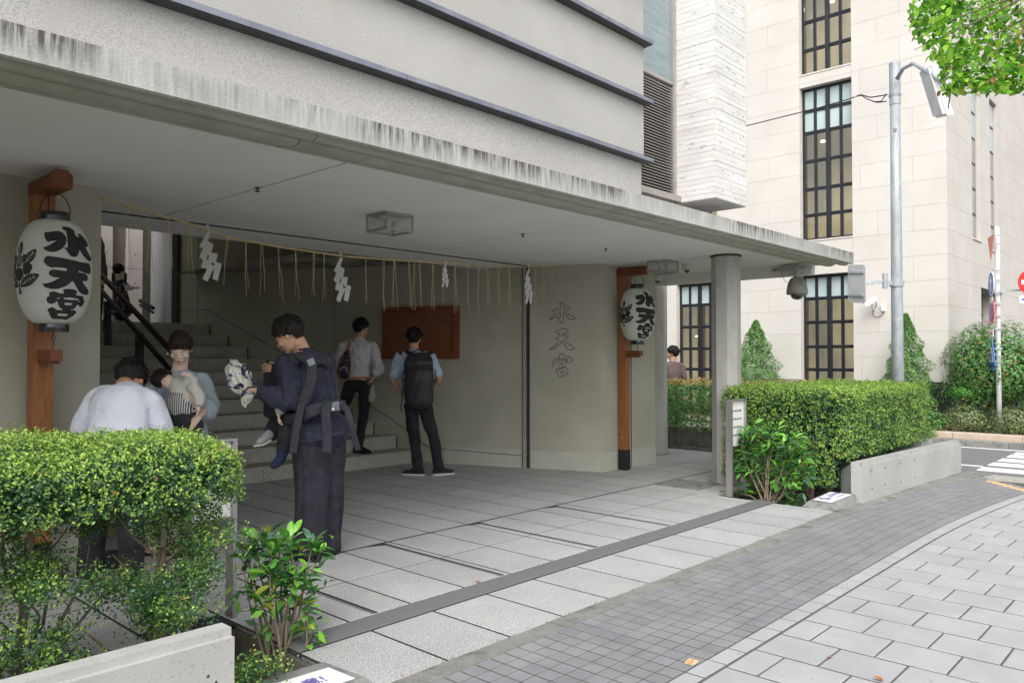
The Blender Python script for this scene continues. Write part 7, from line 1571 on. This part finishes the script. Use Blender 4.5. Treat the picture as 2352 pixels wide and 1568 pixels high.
mb = MB()
for (a_, b_, c_) in (((668, 955, 0.02), (660, 1000, -.04), (650, 1032, -.06)), ((645, 962, .10), (630, 985, .12), (618, 1000, .10))): mb.loft([J(a_[0], a_[1], d+a_[2]), J(b_[0], b_[1], d+b_[2]), J(c_[0], c_[1], d+c_[2])], [.075, .066, .05], RT, 14, 3)
remesh(mb, .007, 2, 'trousers', MT['blackc'], cf, folds(.004, 25, 3))
mb = MB(); mb.loft([J(650, 1030, d-.06), J(645, 1052, d-.07), J(634, 1064, d-.10), J(624, 1070, d-.12)], [.045, .038, .034, .022], RT, 14, 3); remesh(mb, .006, 2, 'sock', MT['bluesock'], cf)
mb = MB(); mb.loft([J(620, 996, d+.06), J(610, 1004, d+.03), J(600, 1012, d+.0), J(590, 1018, d-.02)], [(.036, .04), (.038, .035), (.036, .028), (.026, .018)], FW, 14, 3); o = remesh(mb, .006, 2, 'trainer', MT['shoeg'], cf)
mb = MB(); mb.loft([J(622, 1012, d+.05), J(606, 1020, d+.02), J(584, 1024, d-.03)], [(.034, .010), (.036, .010), (.026, .008)], FW, 12, 3); mb.build('sole', MT['shoew'], o)
# printed plastic bag in his left hand
bg_ = thing('plastic_bag', 'crumpled printed plastic bag held up by the man in navy', 'plastic bag', J(550, 880, d-.2))
mb = MB(); mb.loft([J(560, 932, d-.20), J(566, 905, d-.20), J(552, 875, d-.19), J(545, 850, d-.18), J(553, 834, d-.18)], [(.026, .014), (.045, .03), (.085, .045), (.095, .045), (.05, .02)], RT, 22, 5); remesh(mb, .006, 1, 'bag', MT['bagp'], bg_, folds(.012, 34, 7))

# ---- woman with baby
d = 5.79; WF = (FW*-.93+RT*-.12).normalized(); WF.z = 0; p, W, k = stand((2.5, 5.83), WF, 1.63)
p['side'] = RT*-1; p['head'] = J(415, 799, d-.04); p['face'] = FW*-.80+RT*.16+Z3*-.40; p['neck'] = J(412, 850, d+.02); p['chest'] = J(417, 905, d); p['waist'] = J(420, 950, d); p['pelvis'] = J(425, 985, d)
p['shR'] = J(360, 873, d); p['shL'] = J(464, 873, d); p['elR'] = J(348, 925, d-.05); p['elL'] = J(478, 930, d-.08); p['wrR'] = J(415, 950, d-.26); p['wrL'] = J(452, 962, d-.30)
p['handR'] = (RT*.9-Z3*.2, FW, .5, 1); p['handL'] = (RT*-.62+Z3*-.62-FW*.1, FW, .45, -1)
p['hem'] = J(425, 1000, d)
for q, x_ in (('R', 408), ('L', 440)): p['hip'+q] = J(x_, 1000, d); p['kn'+q] = J(x_-2, 1130, d-.02); p['an'+q] = J(x_-10 if q == 'R' else x_+5, 1245, d); p['foot'+q] = FW*-.5+RT*-.9; p['foot'+q].z = 0
b2 = person('woman in grey blue dress holding a baby against her chest', 'person', p, dict(skin=MT['skinf'], hair=MT['hairb'], hs='woman', face=1, top=MT['dress'], topname='dress_top', w=1.04, sleeve=.66, sr=(.066, .076, .088, .105), hemw=(.17, .135), fold=.006, ff=15, shoes=MT['pump'], sole=MT['shoeb'], seed=17), .93, .005)
mb = MB(); mb.loft([J(422, 955, d), J(425, 1000, d), J(424, 1080, d), J(422, 1142, d)], [(.15, .12), (.165, .13), (.19, .15), (.20, .16)], RT, 24, 4); remesh(mb, .009, 3, 'skirt', MT['dress'], b2, folds(.009, 14, 3, .15))
MB().ell(J(385, 812, d-.0), (.008, .008, .009)).build('earring', MT['pearl'], b2, smooth=True)
mb = MB(); mb.ell(J(410, 775, d+.07), (.062, .07, .06)); remesh(mb, .006, 2, 'hair_bun', MT['hairb'], b2, folds(.003, 60, 2))
bb = thing('person', 'sleeping baby in cream top and striped wrap held by the woman', 'person', J(415, 910, d-.25)); e = d-.24
mb = MB(); hb_ = J(377, 874, e-.02); hfr = frame(RT*.75+FW*.5+Z3*.25, Z3*.5+RT*-.8); head(mb, hb_, hfr, .66)
mb.loft([J(392, 876, e), J(412, 895, e), J(425, 925, e), J(430, 955, e)], [.035, .075, .078, .07], RT, 14, 3)
mb.loft([J(425, 880, e-.02), J(440, 865, e-.04), J(418, 858, e-.06)], [.03, .026, .016], FW, 12, 3); mb.loft([J(440, 900, e-.03), J(452, 925, e-.06), J(455, 940, e-.08)], [.03, .026, .016], FW, 12, 3); hand(mb, J(456, 944, e-.08), Z3*-.8+RT*-.3, -RT, .42, .8, 1)
remesh(mb, .005, 2, 'body', MT['skinf'], bb); hairmesh(bb, hb_, hfr, .675, MT['hairb'], 'short', 31)
mb = MB(); mb.loft([J(388, 880, e+.01), J(408, 888, e), J(420, 905, e), J(428, 925, e)], [(.04, .04), (.075, .07), (.082, .075), (.085, .075)], RT, 16, 4); mb.loft([J(422, 885, e-.03), J(442, 868, e-.05), J(446, 886, e-.06)], [.038, .03, .028], FW, 12, 3); mb.loft([J(440, 885, e-.04), J(456, 905, e-.06), J(458, 928, e-.08)], [.045, .042, .036], FW, 12, 3); remesh(mb, .006, 3, 'knit_top', MT['cream'], bb, folds(.004, 30, 2))
mb = MB(); mb.loft([J(408, 908, e-.01), J(415, 928, e-.01), J(424, 950, e-.02)], [(.09, .085), (.098, .09), (.085, .085)], RT, 20, 4); remesh(mb, .006, 2, 'striped_wrap', MT['stripe'], bb, folds(.003, 30, 8))
mb = MB(); mb.loft([J(398, 945, e), J(425, 962, e-.01), J(450, 985, e-.0)], [(.07, .09), (.10, .095), (.06, .07)], FW, 18, 4); mb.loft([J(405, 950, e+.02), J(415, 975, e+.02), J(404, 995, e+.05)], [.08, .07, .05], RT, 16, 4); remesh(mb, .007, 3, 'dark_blanket', MT['strap'], bb, folds(.008, 22, 5))

# ---- bending man in white shirt
d = 4.80; p, W, k = stand((1.86, 5.15), FW+RT*-.1, 1.74)
p['side'] = RT; p['head'] = J(300, 872, d+.28); p['face'] = FW*.72+RT*.05+Z3*-.75; p['headup'] = Z3*.75+FW*.72; p['neck'] = J(292, 893, d+.12); p['chest'] = J(282, 925, d+.04); p['waist'] = J(272, 990, d-.04); p['pelvis'] = J(262, 1040, d-.05)
p['shL'] = J(232, 918, d+.06); p['shR'] = J(340, 918, d+.06); p['elL'] = J(192, 985, d+.08); p['elR'] = J(368, 985, d+.08); p['wrL'] = J(190, 1060, d+.22); p['wrR'] = J(372, 1045, d+.24)
p['hipL'] = J(230, 1060, d-.02); p['hipR'] = J(290, 1060, d-.02); p['knL'] = J(215, 1200, d+.05); p['knR'] = J(300, 1195, d+.05); p['anL'] = J(205, 1318, d+.02); p['anR'] = J(302, 1312, d); p['footL'] = RT*.3+FW*.8; p['footR'] = RT*.8+FW*.35
p['footL'].z = 0; p['footR'].z = 0; p['handL'] = (Z3*-1+FW*.2, RT, .5, 1); p['handR'] = (Z3*-1+FW*.2, -RT, .5, -1)
person('man in white shirt bending down behind the left hedge, seen from behind', 'person', p, dict(skin=MT['skin'], hs='short', top=MT['wshirt'], w=1.16, sleeve=.96, sr=(.078, .078, .07, .055), hemw=(.18, .13), fold=.010, ff=13, legs=MT['blackc'], lr=(.095, .075, .075), lf=.009, shoes=MT['shoeg'], sole=MT['shoew'], seed=23), 1.02, .006)
bgs = thing('paper_bag', 'brown paper carrier bag standing behind the left hedge', 'paper bag', onZ(262, 1240, 0)+FW*.25)
q = onZ(258, 1235, 0)+FW*.1; MB().obox(q+Z3*.19, RT*.13, FW*.06, Z3*.19).build('bag', MT['card'], bgs)
sb = thing('black_bag', 'black bag on the floor between the bending man\'s feet', 'bag', onZ(258, 1285, 0)); mb = MB(); mb.loft([onZ(235, 1283, .06), onZ(258, 1283, .07), onZ(285, 1280, .06)], [(.06, .05), (.07, .065), (.06, .05)], FW, 14, 3); remesh(mb, .01, 2, 'bag', MT['blackc'], sb)
tm = thing('timber_stick', 'short bare timber stick leaning beside the bending man', 'timber piece', onZ(350, 1270, 0)); a_ = onZ(350, 1272, 0); MB().bar(a_+Z3*.01, a_+Z3*.36-RT*.10+FW*.05, .03, .02).build('stick', MT['timber'], tm)
# ---- man in brown behind the hedge
X_ = 12.3; c_ = onX(1548, 805, X_); d = view(c_); p, W, k = stand((c_.x, c_.y), RT*-.6+FW*.8, 1.72)
p['head'] = J(1545, 811, d); p['face'] = RT*-.85+FW*.5; p['neck'] = J(1545, 829, d); p['side'] = (RT*.8+FW*.5).normalized(); p['chest'] = J(1546, 856, d); p['waist'] = J(1545, 885, d); p['pelvis'] = J(1545, 905, d); p['shL'] = J(1525, 842, d-.08); p['shR'] = J(1564, 840, d+.08); p['elL'] = J(1520, 875, d-.08); p['elR'] = J(1573, 872, d+.05); p['wrL'] = J(1510, 895, d); p['wrR'] = J(1564, 898, d+.05)
person('man in brown shirt partly hidden behind the far octagonal column', 'person', p, dict(skin=MT['skin'], top=MT['brown'], sleeve=.95, legs=MT['blackc'], shoes=MT['shoeb'], sole=MT['shoeb'], hs='short', seed=27), 1.0, .009)
# ---- girl and adult on the landing
gz = 1.964
def girl():
    d = 12.3; s = .62; p, W, k = stand((0, 0), FW, 1.1, gz=gz); b = J(277, 740, d); p['base'] = Vector((b.x, b.y, gz)); top_ = 604
    Y = lambda x, y, dd=0: J(x, y, d+dd)
    p.update(side=RT, face=FW, head=Y(273, 622), neck=Y(275, 643), chest=Y(277, 668), waist=Y(279, 690), pelvis=Y(279, 705), shL=Y(264, 652), shR=Y(289, 652), elL=Y(248, 648), elR=Y(297, 663), wrL=Y(238, 642), wrR=Y(308, 660))
    p['handL'] = (RT*-1+Z3*.2, FW, .4, 1); p['handR'] = (RT, FW, .3, -1)
    for q, x_ in (('L', 273), ('R', 286)): p['hip'+q] = Y(x_, 708); p['kn'+q] = Y(x_, 728); p['an'+q] = Vector((*Y(x_, 745).xy, gz+.07)); p['foot'+q] = FW.copy(); p['foot'+q].z = 0
    t = person('little girl in polka dot pinafore at the top of the stairs', 'person', p, dict(skin=MT['skinf'], hs='short', top=MT['cream'], sleeve=.95, sr=(.06, .055, .05, .045), legs=MT['blackc'], shoes=MT['shoeg'], sole=MT['shoew'], seed=33, hk=1.35), s, .008)
    mb = MB(); mb.loft([Y(276, 646), Y(277, 668), Y(279, 695), Y(279, 718)], [(.075, .06), (.10, .08), (.13, .11), (.165, .14)], RT, 20, 4); remesh(mb, .009, 2, 'pinafore', MT['polka'], t, folds(.007, 18, 3, .15))
    for x_ in (260, 288): MB().tube([Y(x_, 628, -.02), Y(x_, 640, -.06), Y(x_+1, 655, -.07)], [.022, .026, .008], 8).build('pigtail', MT['hair'], t, smooth=True)
girl()
d = 12.2; p, W, k = stand(tuple(J(212, 700, d).xy), FW, 1.68, gz=gz); p['side'] = RT
p['elR'] = J(232, 612, d); p['wrR'] = J(237, 640, d); p['shR'] = J(226, 575, d); p['shL'] = J(196, 575, d); p['elL'] = J(190, 615, d); p['wrL'] = J(192, 650, d)
person('adult in grey coat mostly hidden by the left wall, holding the girl\'s hand', 'person', p, dict(skin=MT['skinf'], hs='short', top=MT['greyc'], sleeve=.95, sr=(.085, .09, .085, .07), w=1.1, legs=MT['blackc'], shoes=MT['shoeb'], sole=MT['shoeb'], seed=37), .97, .009)
